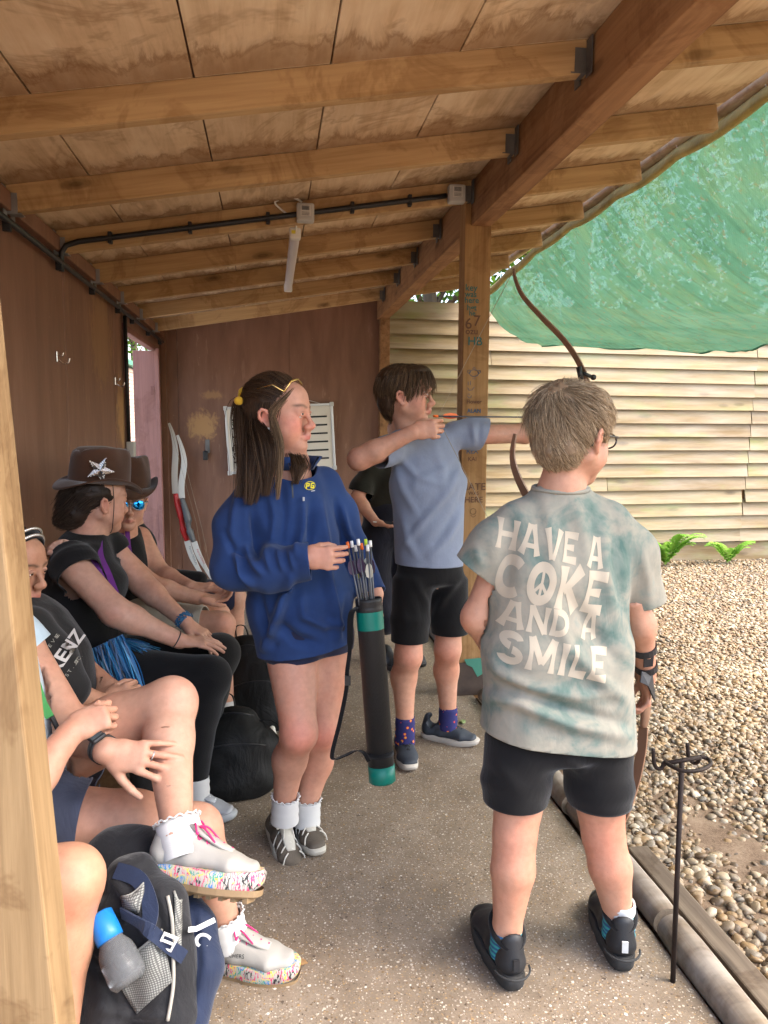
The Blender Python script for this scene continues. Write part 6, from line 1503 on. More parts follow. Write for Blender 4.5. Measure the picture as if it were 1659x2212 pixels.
    V, Q = C.mesh(.0075); dR = (kR - hipR).normalized(); dL = (kL - hipL).normalized()
    cloth('shorts', folds(V, Q, (), ((.004, (10, 10, 8), 4), (.003, (22, 22, 14), 2))), Q, M['cream_short'], o, [(hipR.lerp(kR, .80), dR, .13), (hipL.lerp(kL, .82), dL, .12)])
    sock(o, aR + Vector((0, 0, .02)), Vector((aR.x, aR.y, .06)), .043, .043, M['sock_white']); shoe(o, Vector((aR.x - .07, aR.y, 0)), (1, -.3, 0), (0, 0, 1), .28, M['silver_shoe'], M['sole_cream'], None); shoe(o, Vector((aL.x - .07, aL.y, 0)), (1, -.1, 0), (0, 0, 1), .28, M['silver_shoe'], M['sole_cream'], None)
hatman()
def far_sitter():
    P = Person((-.74, 4.25, .44), 'farthest seated person in black top, mostly hidden behind the man in sunglasses', 'people on the bench', tone=(.52, .30, .21)); F, o = P.F, P.o
    H = P.head = Head(at(262, 1092, 4.3), (.7, -.6, -.1), h=.22); neck = at(276, 1135, 4.3); H.add(F, neck, .05)
    F.seg(neck, at(288, 1260, 4.3), (.1, .08), (.13, .1), .05, side=(.2, 1, 0))
    kR, kL = at(508, 1292, 4.18), at(500, 1282, 4.42); aR, aL = at(512, 1440, 4.2), at(505, 1425, 4.42); hipR, hipL = at(330, 1290, 4.2), at(335, 1285, 4.42)
    limb_leg(P, hipR, kR, aR, (.08, .058, .055, .038), (-.015, .01, 0)); limb_leg(P, hipL, kL, aL, (.08, .058, .055, .038), (-.015, .01, 0)); P.build(.008, .006)
    hf = Field(); hf.ell(H.p(0, -.02, .025), (.085, .1, .088), .02, H.R); hf.ell(H.p(0, -.06, -.06), (.07, .06, .08), .03, H.R); hf.ell(H.p(0, .11, -.04), (.09, .08, .1), .02, H.R, True); V, Q = hf.mesh(.006); npmesh('hair', folds(V, Q, (), ((.006, (40, 40, 40), 3),)), Q, M['hair'], o, np.tile((.012, .008, .006), (len(V), 1)))
    C = Field(); C.seg(at(280, 1142, 4.3), at(284, 1180, 4.3), (.08, .07), (.17, .11), .05, side=(.3, 1, 0)); C.seg(at(284, 1180, 4.3), at(290, 1290, 4.3), (.17, .12), (.16, .13), .05, side=(.2, 1, 0))
    C.chain([at(282, 1170, 4.2), at(330, 1245, 4.08), at(430, 1252, 4.05)], [.06, .052, .045], .04); V, Q = C.mesh(.008); cloth('top', folds(V, Q, (), ((.005, (10, 10, 8), 4),)), Q, M['blackcloth2'], o, ())
    C = Field(); C.chain([hipR, hipR.lerp(kR, .9)], [.1, .08], .04); C.chain([hipL, hipL.lerp(kL, .9)], [.1, .08], .04); V, Q = C.mesh(.008); cloth('shorts', V, Q, M['navycloth'], o, ())
    for an in (aR, aL): shoe(o, Vector((an.x - .06, an.y, 0)), (1, -.2, 0), (0, 0, 1), .26, M['shoe_black'], M['sole_dark'], None)
far_sitter()
def bench_child():
    P = Person((-.78, 2.33, .44), 'seated child with beaded headband and black lettered T-shirt beside the near post', 'people on the bench', tone=(.40, .215, .135)); F, o = P.F, P.o
    H = P.head = Head(at(24, 1222, 2.32), (.93, -.30, -.16), (.1, 0, 1), h=.222); neck = at(36, 1318, 2.32); H.add(F, neck, .046)
    F.seg(neck, at(80, 1390, 2.30), (.06, .055), (.1, .085), .04, side=(.1, 1, 0)); F.seg(at(80, 1390, 2.3), at(130, 1520, 2.32), (.1, .09), (.12, .1), .04, side=(0, 1, 0))
    sR, eR, wR = at(70, 1352, 2.18), at(155, 1500, 2.14), at(228, 1520, 2.2); sL, eL, wL = at(95, 1335, 2.44), at(168, 1432, 2.42), at(236, 1482, 2.30)
    F.chain([sR, eR, wR], [.042, .036, .025], .03); F.chain([sL, eL, wL], [.042, .036, .025], .03)
    F.chain([sL, at(80, 1390, 2.3), sR], [.04, .07, .04], .03)
    P.hand(wL, (.8, -.4, -.1), (.3, -.2, 1), 'L', s=.82, curl=(.6, .65, .7, .7), thumb=(.5, .4, .3)); P.hand(wR, (.75, .3, .25), (.1, -.9, .5), 'R', s=.82, curl=(.6, .65, .7, .7), thumb=(.5, .4, .3))
    limb_leg(P, at(190, 1560, 2.25), at(330, 1560, 2.25), at(330, 1800, 2.3)); limb_leg(P, at(190, 1545, 2.42), at(335, 1540, 2.42), at(340, 1760, 2.45)); P.build(.0075, .0036, bl=.25, brow=(.04, .025, .015), lip=(.42, .16, .12)); H.eyes(o, (.05, .03, .02), .1)
    hf = Field(); E = lambda c_, r, k=.02, sub=False: hf.ell(H.p(*c_), tuple(np.array(r) * H.s), k, H.R, sub)
    E((0, -.022, .038), (.08, .1, .084)); E((0, -.08, -.03), (.06, .05, .06), .03); E((0, .10, -.035), (.085, .085, .09), .012, True); V, Q = hf.mesh(.005); cap = npmesh('hair', folds(V, Q, (), ((.003, (60, 60, 60), 3),)), Q, M['hair'], o, np.tile((.012, .008, .006), (len(V), 1)))
    R_, N_ = surf_points(V, Q, 900, 5); c0 = A(H.p(0, 0, .02)); strands('hair_strands', R_, lambda p, t: np.tile(-H.R[:, 1] - H.R[:, 2] * .3, (len(p), 1)) + (p - c0) * 6, M['hair'], cap, .05, 5, .0013, cols=((.012, .008, .006), (.05, .03, .02)), seed=2, jit=.2)
    band = MB(); bb = MB()
    for dy, r0 in ((0, .0), (.012, .0)):
        for t in np.linspace(-1.35, 1.35, 34): bb.sphere(H.p(.083 * sin(t), .062 - dy * .8 + .0 - .03 * (1 - cos(t)), .058 + dy * 1.5 + .058 * (cos(t) - .2)), .0052, 6)
    ribbon(band, [H.p(.081 * sin(t), .055 - .03 * (1 - cos(t)), .062 + .058 * (cos(t) - .2)) for t in np.linspace(-1.5, 1.5, 30)], .032, .004, H.R[:, 1] * -.5 + H.R[:, 2] * .6); hb = band.build('headband', M['blackcloth'], o, True); bb.build('beads', flat('silver_bead', (.72, .70, .67), .18, .9, .1), hb, True)
    C = Field(); C.seg(at(50, 1322, 2.32), at(68, 1355, 2.31), (.06, .055), (.12, .085), .05, side=(.1, 1, 0)); C.seg(at(68, 1355, 2.31), at(100, 1430, 2.3), (.125, .09), (.14, .115), .05, side=(0, 1, 0)); C.seg(at(100, 1430, 2.3), at(140, 1560, 2.32), (.14, .115), (.15, .13), .05, side=(0, 1, 0))
    C.chain([at(72, 1352, 2.18), at(112, 1420, 2.16), at(150, 1490, 2.14)], [.055, .058, .058], .04); C.chain([at(95, 1335, 2.44), at(140, 1390, 2.44)], [.052, .056], .04); V, Q = C.mesh(.007); V = folds(V, Q, (), ((.004, (9, 9, 8), 2), (.002, (24, 24, 18), 3)))
    tee = cloth('tshirt', V, Q, fabric('black_jersey', (.016, .015, .014), .3, fold=.3), o, ()); B = bvh(tee)
    r = (at(150, 1385, 2.1) - at(110, 1440, 2.1)).normalized(); u = Vector((-1, 0, 0)); n = (CAMP - at(130, 1410, 2.15)).normalized(); u = n.cross(r).normalized()
    text_on('chest_lettering', 'CKENZ', .05, at(136, 1418, 2.1), r, u, fabric('grey_print', (.42, .40, .37), .1), tee, target=B, bold=.0012, off=.003, cut=.006)
    text_on('small_lettering', 'SEVEN', .013, at(113, 1388, 2.1), r, u, fabric('dim_print', (.25, .24, .2), .1), tee, target=B, off=.003, spacing=1.6); text_on('small_lettering', 'EST. INC.', .013, at(158, 1440, 2.1), r, u, fabric('dim_print', (.25, .24, .2), .1), tee, target=B, off=.003, spacing=1.5)
    C = Field()
    for hp, kn, an in ((at(170, 1560, 2.25), at(325, 1565, 2.25), at(325, 1790, 2.3)), (at(180, 1545, 2.42), at(330, 1545, 2.42), at(335, 1750, 2.45))): C.chain([hp, kn, an], [.09, .07, .05], .04)
    V, Q = C.mesh(.008); cloth('trousers', V, Q, M['blackcloth2'], o, ())
    for an in (at(330, 1800, 2.3), at(340, 1760, 2.45)): shoe(o, Vector((an.x - .06, an.y, 0)), (1, -.2, 0), (0, 0, 1), .24, M['shoe_black'], M['sole_dark'], None)
bench_child()
M['heart_sole'] = None
def heart_mat():
    k = NM('scribbled_hearts_midsole'); c = k.coord('Object')
    v = k.n('TexWave', {'Vector': k.mapv(c, (1, 1, .25), (0, 0, 0), (0, .5, .6)), 'Scale': 46.0, 'Distortion': 9.0, 'Detail': 2.0, 'Detail Scale': 2.5}).outputs[1]; v2 = k.n('TexWave', {'Vector': k.mapv(c, (1, 1, .3), (3, 1, 0), (0, -.6, -.5)), 'Scale': 40.0, 'Distortion': 10.0, 'Detail': 2.0, 'Detail Scale': 3.0}).outputs[1]
    h = k.n('TexNoise', {'Vector': c, 'Scale': 34.0, 'Detail': 1.0}).outputs[0]
    ink = k.ramp(h, [(.30, (.03, .03, .03)), (.4, (.62, .05, .14)), (.5, (.75, .5, .05)), (.56, (.05, .3, .2)), (.62, (.05, .2, .5)), (.7, (.6, .05, .2))], 'CONSTANT')
    m = k.math('MAXIMUM', k.ramp(v, [(.80, 0.0), (.86, 1.0)]), k.ramp(v2, [(.84, 0.0), (.9, 1.0)])); k.bsdf(k.mix(m, (.42, .39, .34), ink), .6); return k.m
M['heart_sole'] = heart_mat()
def crossed_sitter():
    P = Person((-.78, 1.95, .44), 'seated person with crossed bare legs and pink-laced white sneakers, head behind the post', 'people on the bench', tone=(.45, .25, .17)); F, o = P.F, P.o
    H = P.head = Head(at(-105, 1185, 1.96), (.9, -.3, -.2), h=.225); neck = at(-96, 1300, 1.96); H.add(F, neck, .05)
    F.seg(neck, at(-50, 1420, 1.96), (.06, .06), (.12, .1), .04, side=(0, 1, 0)); F.seg(at(-50, 1420, 1.96), at(0, 1650, 1.98), (.12, .1), (.13, .11), .04, side=(0, 1, 0))
    sL, eL, wL = at(45, 1385, 2.10), at(160, 1578, 1.95), at(230, 1622, 1.79); sR, eR, wR = at(-85, 1430, 1.78), at(40, 1722, 1.66), at(152, 1584, 1.76)
    F.chain([sL, eL], [.05, .045], .03); F.chain([eL, eL.lerp(wL, .35), wL], [.044, .042, .030], .03); F.chain([sR, eR], [.05, .043], .03); F.chain([eR, eR.lerp(wR, .35), wR], [.042, .041, .029], .03)
    hL, kL, aL = at(95, 1640, 2.08), at(370, 1518, 1.97), at(384, 1800, 1.68); hR, kR, aR = at(70, 1775, 1.92), at(425, 1792, 1.90), at(490, 2000, 1.90)
    F.chain([hL, hL.lerp(kL, .6), kL], [.098, .082, .064], .03); F.chain([kL, kL.lerp(aL, .33) + Vector((-.012, .012, 0)), aL], [.062, .058, .035], .03); F.seg(aL, aL + Vector((.005, -.005, -.03)), .034, .026, .02)
    F.chain([hR, hR.lerp(kR, .6), kR], [.098, .085, .062], .03); F.chain([kR, kR.lerp(aR, .35), aR], [.06, .056, .035], .03); F.seg(aR, aR + Vector((.005, -.005, -.03)), .034, .026, .02)
    F.chain([sL, at(-50, 1430, 1.96), sR], [.045, .08, .045], .03)
    P.hand(wL, (.97, -.12, -.20), (.0, -.9, .5), 'L', s=1.0, curl=(.12, .14, .16, .2), spread=.13, thumb=(-.75, -.1, -.05) if False else (.75, .15, .25))
    P.hand(wR, (.88, .35, .42), (-.1, -.85, .55), 'R', s=.95, curl=(1.0, 1.05, 1.1, 1.1), spread=.02, thumb=(.3, .4, .6))
    P.spots += [(kL + Vector((.03, -.03, .04)), .05, (.60, .33, .24), .4), (kL.lerp(aL, .4), .1, (.62, .40, .29), .3)]
    P.build(.0075, .005, bl=.3)
    hf = Field(); hf.ell(H.p(0, -.02, .025), (.085, .1, .088), .02, H.R); hf.ell(H.p(0, -.06, -.06), (.07, .06, .09), .03, H.R); hf.ell(H.p(0, .11, -.04), (.09, .08, .1), .02, H.R, True); V, Q = hf.mesh(.006); npmesh('hair', V, Q, M['hair'], o, np.tile((.05, .025, .012), (len(V), 1)))
    C = Field(); C.seg(at(-98, 1305, 1.96), at(-84, 1345, 1.96), (.06, .06), (.13, .09), .05, side=(0, 1, 0)); C.seg(at(-84, 1345, 1.96), at(-38, 1480, 1.96), (.135, .10), (.14, .12), .05, side=(0, 1, 0)); C.seg(at(-38, 1480, 1.96), at(15, 1670, 1.98), (.14, .125), (.15, .145), .05, side=(0, 1, 0))
    C.chain([at(18, 1350, 2.1), at(72, 1410, 2.1)], [.058, .06], .04, cap=.02); C.chain([at(-75, 1420, 1.79), at(-35, 1510, 1.74)], [.058, .062], .04, cap=.02); V, Q = C.mesh(.0075); V = folds(V, Q, (), ((.006, (9, 9, 7), 2), (.003, (20, 20, 14), 3))); cloth('tshirt', V, Q, M['tee_ltblue'], o, [(at(66, 1404, 2.1), at(72, 1410, 2.1) - at(18, 1350, 2.1), .085), (at(-39, 1501, 1.745), at(-35, 1510, 1.74) - at(-75, 1420, 1.79), .09)])
    C = Field(); C.seg(at(40, 1690, 1.97), at(70, 1720, 1.97), (.165, .13), (.16, .13), .04, side=(0, 1, 0)); C.chain([hL, hL.lerp(kL, .5)], [.115, .105], .03); C.chain([hR, hR.lerp(kR, .5)], [.118, .11], .03); V, Q = C.mesh(.0075)
    cloth('shorts', folds(V, Q, (), ((.006, (10, 10, 9), 2), (.003, (24, 24, 18), 3))), Q, fabric('slate_blue_shorts', (.055, .062, .095), .3, fold=.5), o, [(hL.lerp(kL, .28), kL - hL, .15), (hR.lerp(kR, .33), kR - hR, .15)])
    # watch
    ax = (wL - eL).normalized(); up = (CAMP + Vector((0, 0, .9)) - wL); up = (up - ax * up.dot(ax)).normalized(); sd = ax.cross(up); c = wL - ax * .016; mb = MB()
    ribbon(mb, [c + (up * cos(t) + sd * sin(t)) * .0335 for t in np.linspace(0, 2 * pi, 25)], .022, .003, ax); wt = mb.build('watch', M['black_plastic'], o, True); R3 = Matrix((sd, ax, up)).transposed(); MB().box(c + up * .037, (.034, .040, .011), R3).build('watch_case', M['black_plastic'], wt, bevel=.004); MB().box(c + up * .0432, (.028, .033, .001), R3).build('watch_glass', flat('black_glass', (.01, .01, .012), .05, 0, .05, spec=.8), wt)
    MB().tube([at(330, 1634, 1.735) + Vector((.004 * cos(t), .010 * sin(t), .010 * cos(t))) for t in np.linspace(0, 2 * pi, 13)], .0015, 5).build('ring', M['steel'], o)
    # lanyard card
    mb = MB(); ribbon(mb, [at(60, 1420, 1.84), at(92, 1520, 1.80), at(108, 1550, 1.80)], .02, .002, (1, 0, 0)); lo_ = mb.build('lanyard', flat('green_lanyard', (.06, .28, .08), .6), o); MB().tube([at(112, 1548, 1.79), at(125, 1575, 1.79)], .006, 8).build('clip', M['black_plastic'], lo_)
    q = [at(118, 1582, 1.785), at(134, 1572, 1.785), at(150, 1604, 1.785), at(133, 1616, 1.785)]; pydata('name_card', q + [p + Vector((0, .003, 0)) for p in q], [(0, 1, 2, 3), (7, 6, 5, 4), (0, 4, 5, 1), (1, 5, 6, 2), (2, 6, 7, 3), (3, 7, 4, 0)], flat('white_card', (.62, .62, .55), .5), lo_)
    # socks and sneakers
    for an, kn, heel, toe, up_, lab in ((aL, kL, at(300, 1905, 1.90), at(558, 1908, 1.78), (-.10, .42, 1), 0), (aR, kR, atz(455, 2075), atz(640, 2108), (0, 0, 1), 1)):
        d = toe - heel; L = .27
        if lab: d.z = 0; heel = Vector((aR.x - .07, aR.y + .01, 0)); d = toe - heel; d.z = 0
        else:
            d = (at(556, 1915, 1.62) - at(292, 1885, 1.68)); heel = aL - d.normalized() * .082 - Vector(up_).normalized() * .105
        sock(o, an + (kn - an).normalized() * .03, an + d.normalized() * .012 - Vector(up_).normalized() * .05, .050, .050, M['sock_white'], M['sock_white'])
        so, Pp, hs = shoe(o, heel, d, up_, L, M['white_leather'], M['heart_sole'], M['pink_lace'], ankle=an + (kn - an).normalized() * .04, sole_h=.042, high=.076, w=.047, tongue=M['white_leather'])
        # gum tread: blocks under the sole
        n = 40; mbt = MB(); outl = []
        for i in range(n):
            t = 2 * pi * i / n; y = .133 + .135 * cos(t); wl = (.034 + .012 * max(min((y - .07) / .11, 1), 0)) * (abs(sin(t)) ** .62) * (1 if sin(t) > 0 else -1) * (.047 / .042); outl.append((wl + (.004 if y > .13 else 0), y))
        vv = [Pp(x * sc, .133 + (y - .133) * sc, z) for z, sc in ((.009, 1.0), (-.004, .995), (-.008, .93)) for x, y in outl]; mbt.add(vv, [(j * n + i, (j + 1) * n + i, (j + 1) * n + (i + 1) % n, j * n + (i + 1) % n) for j in range(2) for i in range(n)] + [tuple(2 * n + i for i in range(n))]); mbt.build('outsole', M['gum'], so)
        tr = MB(); R3 = None
        for i in range(9):
            y = .02 + .027 * i
            for sx in (-1, 1):
                wv = (.028 + .010 * min(i / 5, 1)); a, b = Pp(sx * .004, y + .010, -.012), Pp(sx * wv, y, -.012); tr.tube([a, b], .008, 4)
        tr.build('tread', M['gum'], so)
        if lab: text_on('side_lettering', 'SKECHERS', .013, Pp(.0405, .10, .070), -(A(Pp(0, 1, 0)) - A(Pp(0, 0, 0))) if False else (A(Pp(0, 1, 0)) - A(Pp(0, 0, 0))), (A(Pp(0, 0, 1)) - A(Pp(0, 0, 0))), M['black_plastic'], so, off=.002, spacing=1.1, target=bvh(so), cut=.004)
crossed_sitter()
def near_sitter():
    P = Person((-.75, 1.45, .44), 'nearest seated person, only a bare knee and shin showing beside the post', 'people on the bench', tone=(.38, .195, .12)); F, o = P.F, P.o
    H = P.head = Head(Vector((-.66, 1.44, 1.12)), (1, -.2, -.1), h=.22); neck = Vector((-.70, 1.44, .98)); H.add(F, neck, .05)
    F.seg(neck, (-.76, 1.44, .55), (.11, .08), (.14, .11), .05, side=(0, 1, 0)); kn = at(150, 1900, 1.50); an = at(115, 2300, 1.42); hp = Vector((-.72, 1.53, .50)); limb_leg(P, hp, kn, an, (.09, .064, .06, .038), (-.01, .01, 0)); kn2 = kn + Vector((-.04, -.22, 0)); an2 = an + Vector((.03, -.15, 0)); an2.z = .08; limb_leg(P, hp + Vector((0, -.22, 0)), kn2, an2, (.09, .064, .06, .038))
    P.spots += [(kn + Vector((.05, -.02, .03)), .05, (.58, .30, .19), .4)]
    sR = Vector((-.72, 1.26, .90)); F.chain([sR, (-.70, 1.16, .70), (-.56, 1.22, .60)], [.05, .042, .028], .03); sL = Vector((-.72, 1.62, .90)); F.chain([sL, (-.74, 1.66, .70), (-.62, 1.60, .60)], [.05, .042, .028], .03)
    F.chain([sR, (-.75, 1.44, .85), sL], [.045, .07, .045], .03)
    P.hand(Vector((-.56, 1.22, .60)), (.9, .2, -.2), (.2, 0, 1), 'R', s=.9); P.hand(Vector((-.62, 1.60, .60)), (.9, -.2, -.2), (.2, 0, 1), 'L', s=.9); P.build(.008, .006)
    hf = Field(); hf.ell(H.p(0, -.02, .025), (.085, .1, .088), .02, H.R); hf.ell(H.p(0, .11, -.04), (.09, .08, .1), .02, H.R, True); V, Q = hf.mesh(.007); npmesh('hair', V, Q, M['hair'], o, np.tile((.05, .025, .012), (len(V), 1)))
    C = Field(); C.seg(neck + Vector((0, 0, -.04)), (-.75, 1.44, .85), (.09, .075), (.16, .11), .05, side=(0, 1, 0)); C.seg((-.75, 1.44, .85), (-.77, 1.44, .5), (.165, .12), (.17, .14), .05, side=(0, 1, 0)); C.chain([sR, (-.66, 1.20, .74)], [.058, .06], .04); C.chain([sL, (-.68, 1.65, .74)], [.058, .06], .04); V, Q = C.mesh(.009); cloth('tshirt', V, Q, M['navycloth'], o, ())
    C = Field(); C.seg((-.78, 1.44, .5), (-.72, 1.44, .5), (.18, .12), (.18, .12), .04, side=(0, 1, 0)); C.chain([hp, hp.lerp(kn, .45)], [.11, .1], .04); C.chain([hp + Vector((0, -.22, 0)), (hp + Vector((0, -.22, 0))).lerp(kn2, .45)], [.11, .1], .04); V, Q = C.mesh(.009); cloth('shorts', V, Q, M['navycloth'], o, ())
    for a in (Vector((an.x, an.y, 0)), Vector((an2.x, an2.y, 0))): shoe(o, a - Vector((.065, 0, 0)), (1, -.12, 0), (0, 0, 1), .26, M['shoe_black'], M['white_plastic'], M['white_plastic'])
    shoe(o, atz(170, 2260), atz(420, 2290) - atz(170, 2260), (0, 0, 1), .26, M['shoe_black'], M['white_plastic'], M['white_plastic']) if False else None
near_sitter()
# ---------------------------------------------------------------- shade net, eave pole, trees
def net_mat():
    k = NM('green_shade_net'); c = k.coord(); w = k.n('NewGeometry').outputs['Position']
    n = k.noise(w, 2.2, 5, .65); sp = k.noise(w, 26, 4, .7); lines = k.n('TexWave', {'Vector': k.mapv(w, (1, 1, 1), (0, 0, 0), (0, 0, .7)), 'Scale': 30.0, 'Distortion': .6}).outputs[1]
    col = k.ramp(n, [(.33, (.042, .10, .068)), (.5, (.052, .117, .08)), (.7, (.07, .138, .096))])
    col = k.mix(k.math('MULTIPLY', k.ramp(sp, [(.56, 0.0), (.66, 1.0)]), .6), col, (.11, .09, .05))
    stain = k.noise(k.mapv(w, (.8, 2.2, 1)), 1.8, 4, .6); col = k.mix(k.math('MULTIPLY', k.ramp(stain, [(.48, 0.0), (.7, 1.0)]), .35), col, (.12, .14, .055))
    cr = k.noise(k.mapv(w, (2.2, 16, 3), (0, 0, 0), (0, 0, .62)), 1.3, 5, .6); th = k.n('TexWave', {'Vector': k.mapv(w, (1, 1, 1), (0, 0, 0), (0, 0, .62)), 'Scale': 75.0}, bands_direction='Y').outputs[1]; col = k.mix(k.math('MULTIPLY', k.ramp(cr, [(.50, 0.0), (.62, 1.0)]), .35), col, k.mix(1.0, col, (.45, .5, .45), 'MULTIPLY')); nm = k.bump(k.math('ADD', cr, k.math('MULTIPLY', th, .15)), .6, .02)
    d = k.n('BsdfDiffuse', {0: col, 'Normal': nm}); t = k.n('BsdfTranslucent', {'Normal': nm, 0: k.mix(1.0, col, (1.1, 1.2, 1.05), 'MULTIPLY')}); m1 = k.n('MixShader', {0: .42, 1: d.outputs[0], 2: t.outputs[0]}); tr = k.n('BsdfTransparent', {0: (.80, 1, .9, 1)})
    a = k.math('ADD', .03, k.math('MULTIPLY', lines, .04)); m2 = k.n('MixShader', {0: a, 1: m1.outputs[0], 2: tr.outputs[0]}); k.t.links.new(m2.outputs[0], k.out.inputs[0]); return k.m
def net():
    o = empty('shade_net', (2.0, 4.5, 2.7)); tag(o, 'sagging green shade net slung from the eave over the gravel range', 'net')
    ns, nt = 150, 90; V = []; hem = []; low = []
    for i in range(ns + 1):
        Y = 1.2 + 5.95 * i / ns; ph = (Y - 2.97) / .68; zh = 2.77 - .022 * abs(sin(pi * ph)) - .06 * max(0, (Y - 5.4)) ** 1.2; hem.append(Vector((2.0, Y, zh)))
        Xo = 3.45 if Y < 5.2 else 3.45 - .85 * ((Y - 5.2) / 1.95) ** 1.3; zo = max(1.99, 1.42 + .1075 * Y) + .01 * sin(Y * 3)
        for j in range(nt + 1):
            t = j / nt; X = 2.0 + (Xo - 2.0) * t; q = (1 - math.exp(-2.6 * t)) / (1 - math.exp(-2.6)); z = zh + (zo - zh) * q
            wr = max(0, min(1, (Y - 2.6) / 3.0)) * (.25 + .75 * t); u = (X - 2.0) + (Y - 7.0) * .75                # gathered wrinkles
            z += wr * (.030 * mnoise.noise(Vector((u * 7.0, (X + Y) * .5, 1))) + .016 * mnoise.noise(Vector((u * 19.0, (X + Y) * .8, 4)))) * min(1, t * 4) + .02 * mnoise.noise(Vector((X * .9, Y * .9, 8))) * min(1, t * 2)
            V.append((X, Y, z))
        low.append(Vector(V[-1]))
    m = nt + 1; Fq = [(i * m + j, i * m + j + 1, (i + 1) * m + j + 1, (i + 1) * m + j) for i in range(ns) for j in range(nt)]
    pydata('net', V, Fq, net_mat(), o, True)
    hm = MB().tube(hem, .044, 8, flat=.5, side=(.35, 0, 1)).build('rolled_hem', fabric('olive_hem', (.5, .43, .15), .4, 200, fold=.6), o, True)
    MB().tube(low, .008, 6).build('lower_cord', flat('green_cord', (.05, .2, .13), .7), o, True)
    mb = MB()
    for Y in np.arange(1.6, 7.1, .68): mb.tube([(1.98, Y, 2.80), (2.0, Y + .01, 2.76), (2.01, Y, 2.80)], .003, 5)
    mb.build('ties', M['white_plastic'], o)
    p = MB().tube([(2.0, y, 2.835 + .006 * mnoise.noise(Vector((y, 0, 0)))) for y in np.linspace(.3, 7.3, 30)], .046, 12).build('eave_pole', M['pole'], None, True); tag(p, 'round peeled timber pole running along the eave above the net', 'pole')
net()
def leaf_mat():
    k = NM('leaves'); r = k.attr('Col'); d = k.n('BsdfDiffuse', {0: r}); t = k.n('BsdfTranslucent', {0: k.mix(1.0, r, (1.5, 1.6, .8), 'MULTIPLY')}); m = k.n('MixShader', {0: .45, 1: d.outputs[0], 2: t.outputs[0]}); k.t.links.new(m.outputs[0], k.out.inputs[0]); return k.m
M['leaf'] = leaf_mat(); M['bark'] = wood('bark', (.14, .1, .07), (.05, .035, .025), 2, knots=.3)
def tree(x, y, h, r, label, seed, n=5200):
    rg = np.random.default_rng(seed); t = empty('tree', (x, y, 0)); tag(t, label, 'tree', 'trees beyond the shelter and fence'); mb = MB()
    mb.tube([(x, y, -.1), (x + .1, y, h * .3), (x - .05, y + .1, h * .6), (x, y, h * .9)], [.16, .13, .09, .03], 8); cl = []
    for i in range(26):
        a = rg.uniform(0, 6.28); rr = r * rg.uniform(.25, 1.0); z = h * rg.uniform(.30, 1.0); rr *= (1.15 - .55 * abs(z / h - .62) * 2); c = np.array([x + rr * cos(a), y + rr * sin(a), z]); cl.append(c)
        if i < 14: mb.tube([(x, y, z * .75), tuple((np.array([x, y, z * .8]) + c) / 2 + [0, 0, .1]), tuple(c)], [.05, .035, .01], 5)
    mb.build('trunk', M['bark'], t, True); cl = np.array(cl); ci = rg.integers(0, len(cl), n); P_ = cl[ci] + rg.normal(0, 1, (n, 3)) * np.array([.52, .52, .40]) * (r / 2.2)
    if y > 8: P_ = P_[P_[:, 1] > 7.75]; n = len(P_)
    u = rg.normal(0, 1, (n, 3)); u /= np.linalg.norm(u, axis=1)[:, None]; v = np.cross(u, rg.normal(0, 1, (n, 3))); v /= np.linalg.norm(v, axis=1)[:, None]; s = rg.uniform(.05, .10, (n, 1))
    V = np.stack([P_ - u * s, P_ - v * s * .45, P_ + u * s, P_ + v * s * .45], 1).reshape(-1, 3); Q = np.arange(4 * n).reshape(n, 4); col = np.array([.055, .11, .022]) * rg.uniform(.5, 1.5, (n, 1)) + np.array([.02, .01, 0]) * rg.random((n, 1)); npmesh('crown', V, Q, M['leaf'], t, np.repeat(col, 4, 0), False)
for i, (x, y, h, r, lab) in enumerate(((2.2, 10.4, 6.0, 1.9, 'leafy tree behind the fence nearest the shelter end wall'), (4.4, 10.4, 6.6, 2.3, 'tall leafy tree behind the fence, seen through the middle of the net'), (7.0, 10.8, 6.2, 2.4, 'broad leafy tree behind the right end of the fence'), (9.6, 10.4, 6.4, 2.3, 'leafy tree behind the fence at the far right, glimpsed through the net'), (-3.4, 20.5, 5.5, 2.2, 'tree above the brick building seen through the doorway'))): tree(x, y, h, r, lab, i + 3)
# ---------------------------------------------------------------- building outside the doorway
bd = empty('brick_building', (-2.9, 15, 0)); tag(bd, 'pale brick building seen through the open doorway', 'building')
MB().box((-3.0, 16, 1.27), (.5, 12, 2.6)).build('wall', M['mortar'], bd)
cm = MB().box((0, 0, 0), (.02, 12.0, .065)).build('brick_course', M['brickpale'], None)
for i in range(34):
    c = cm if i == 0 else cm.copy()
    if i: COL.objects.link(c)
    c.parent = bd; c.matrix_parent_inverse = Matrix.Translation((-2.9, 15, 0)).inverted(); c.location = (-2.745, 16, .0 + .076 * i)
MB().box((-3.0, 16, 2.63), (.7, 12.2, .09)).build('coping', flat('green_gutter', (.05, .2, .12), .5), bd)
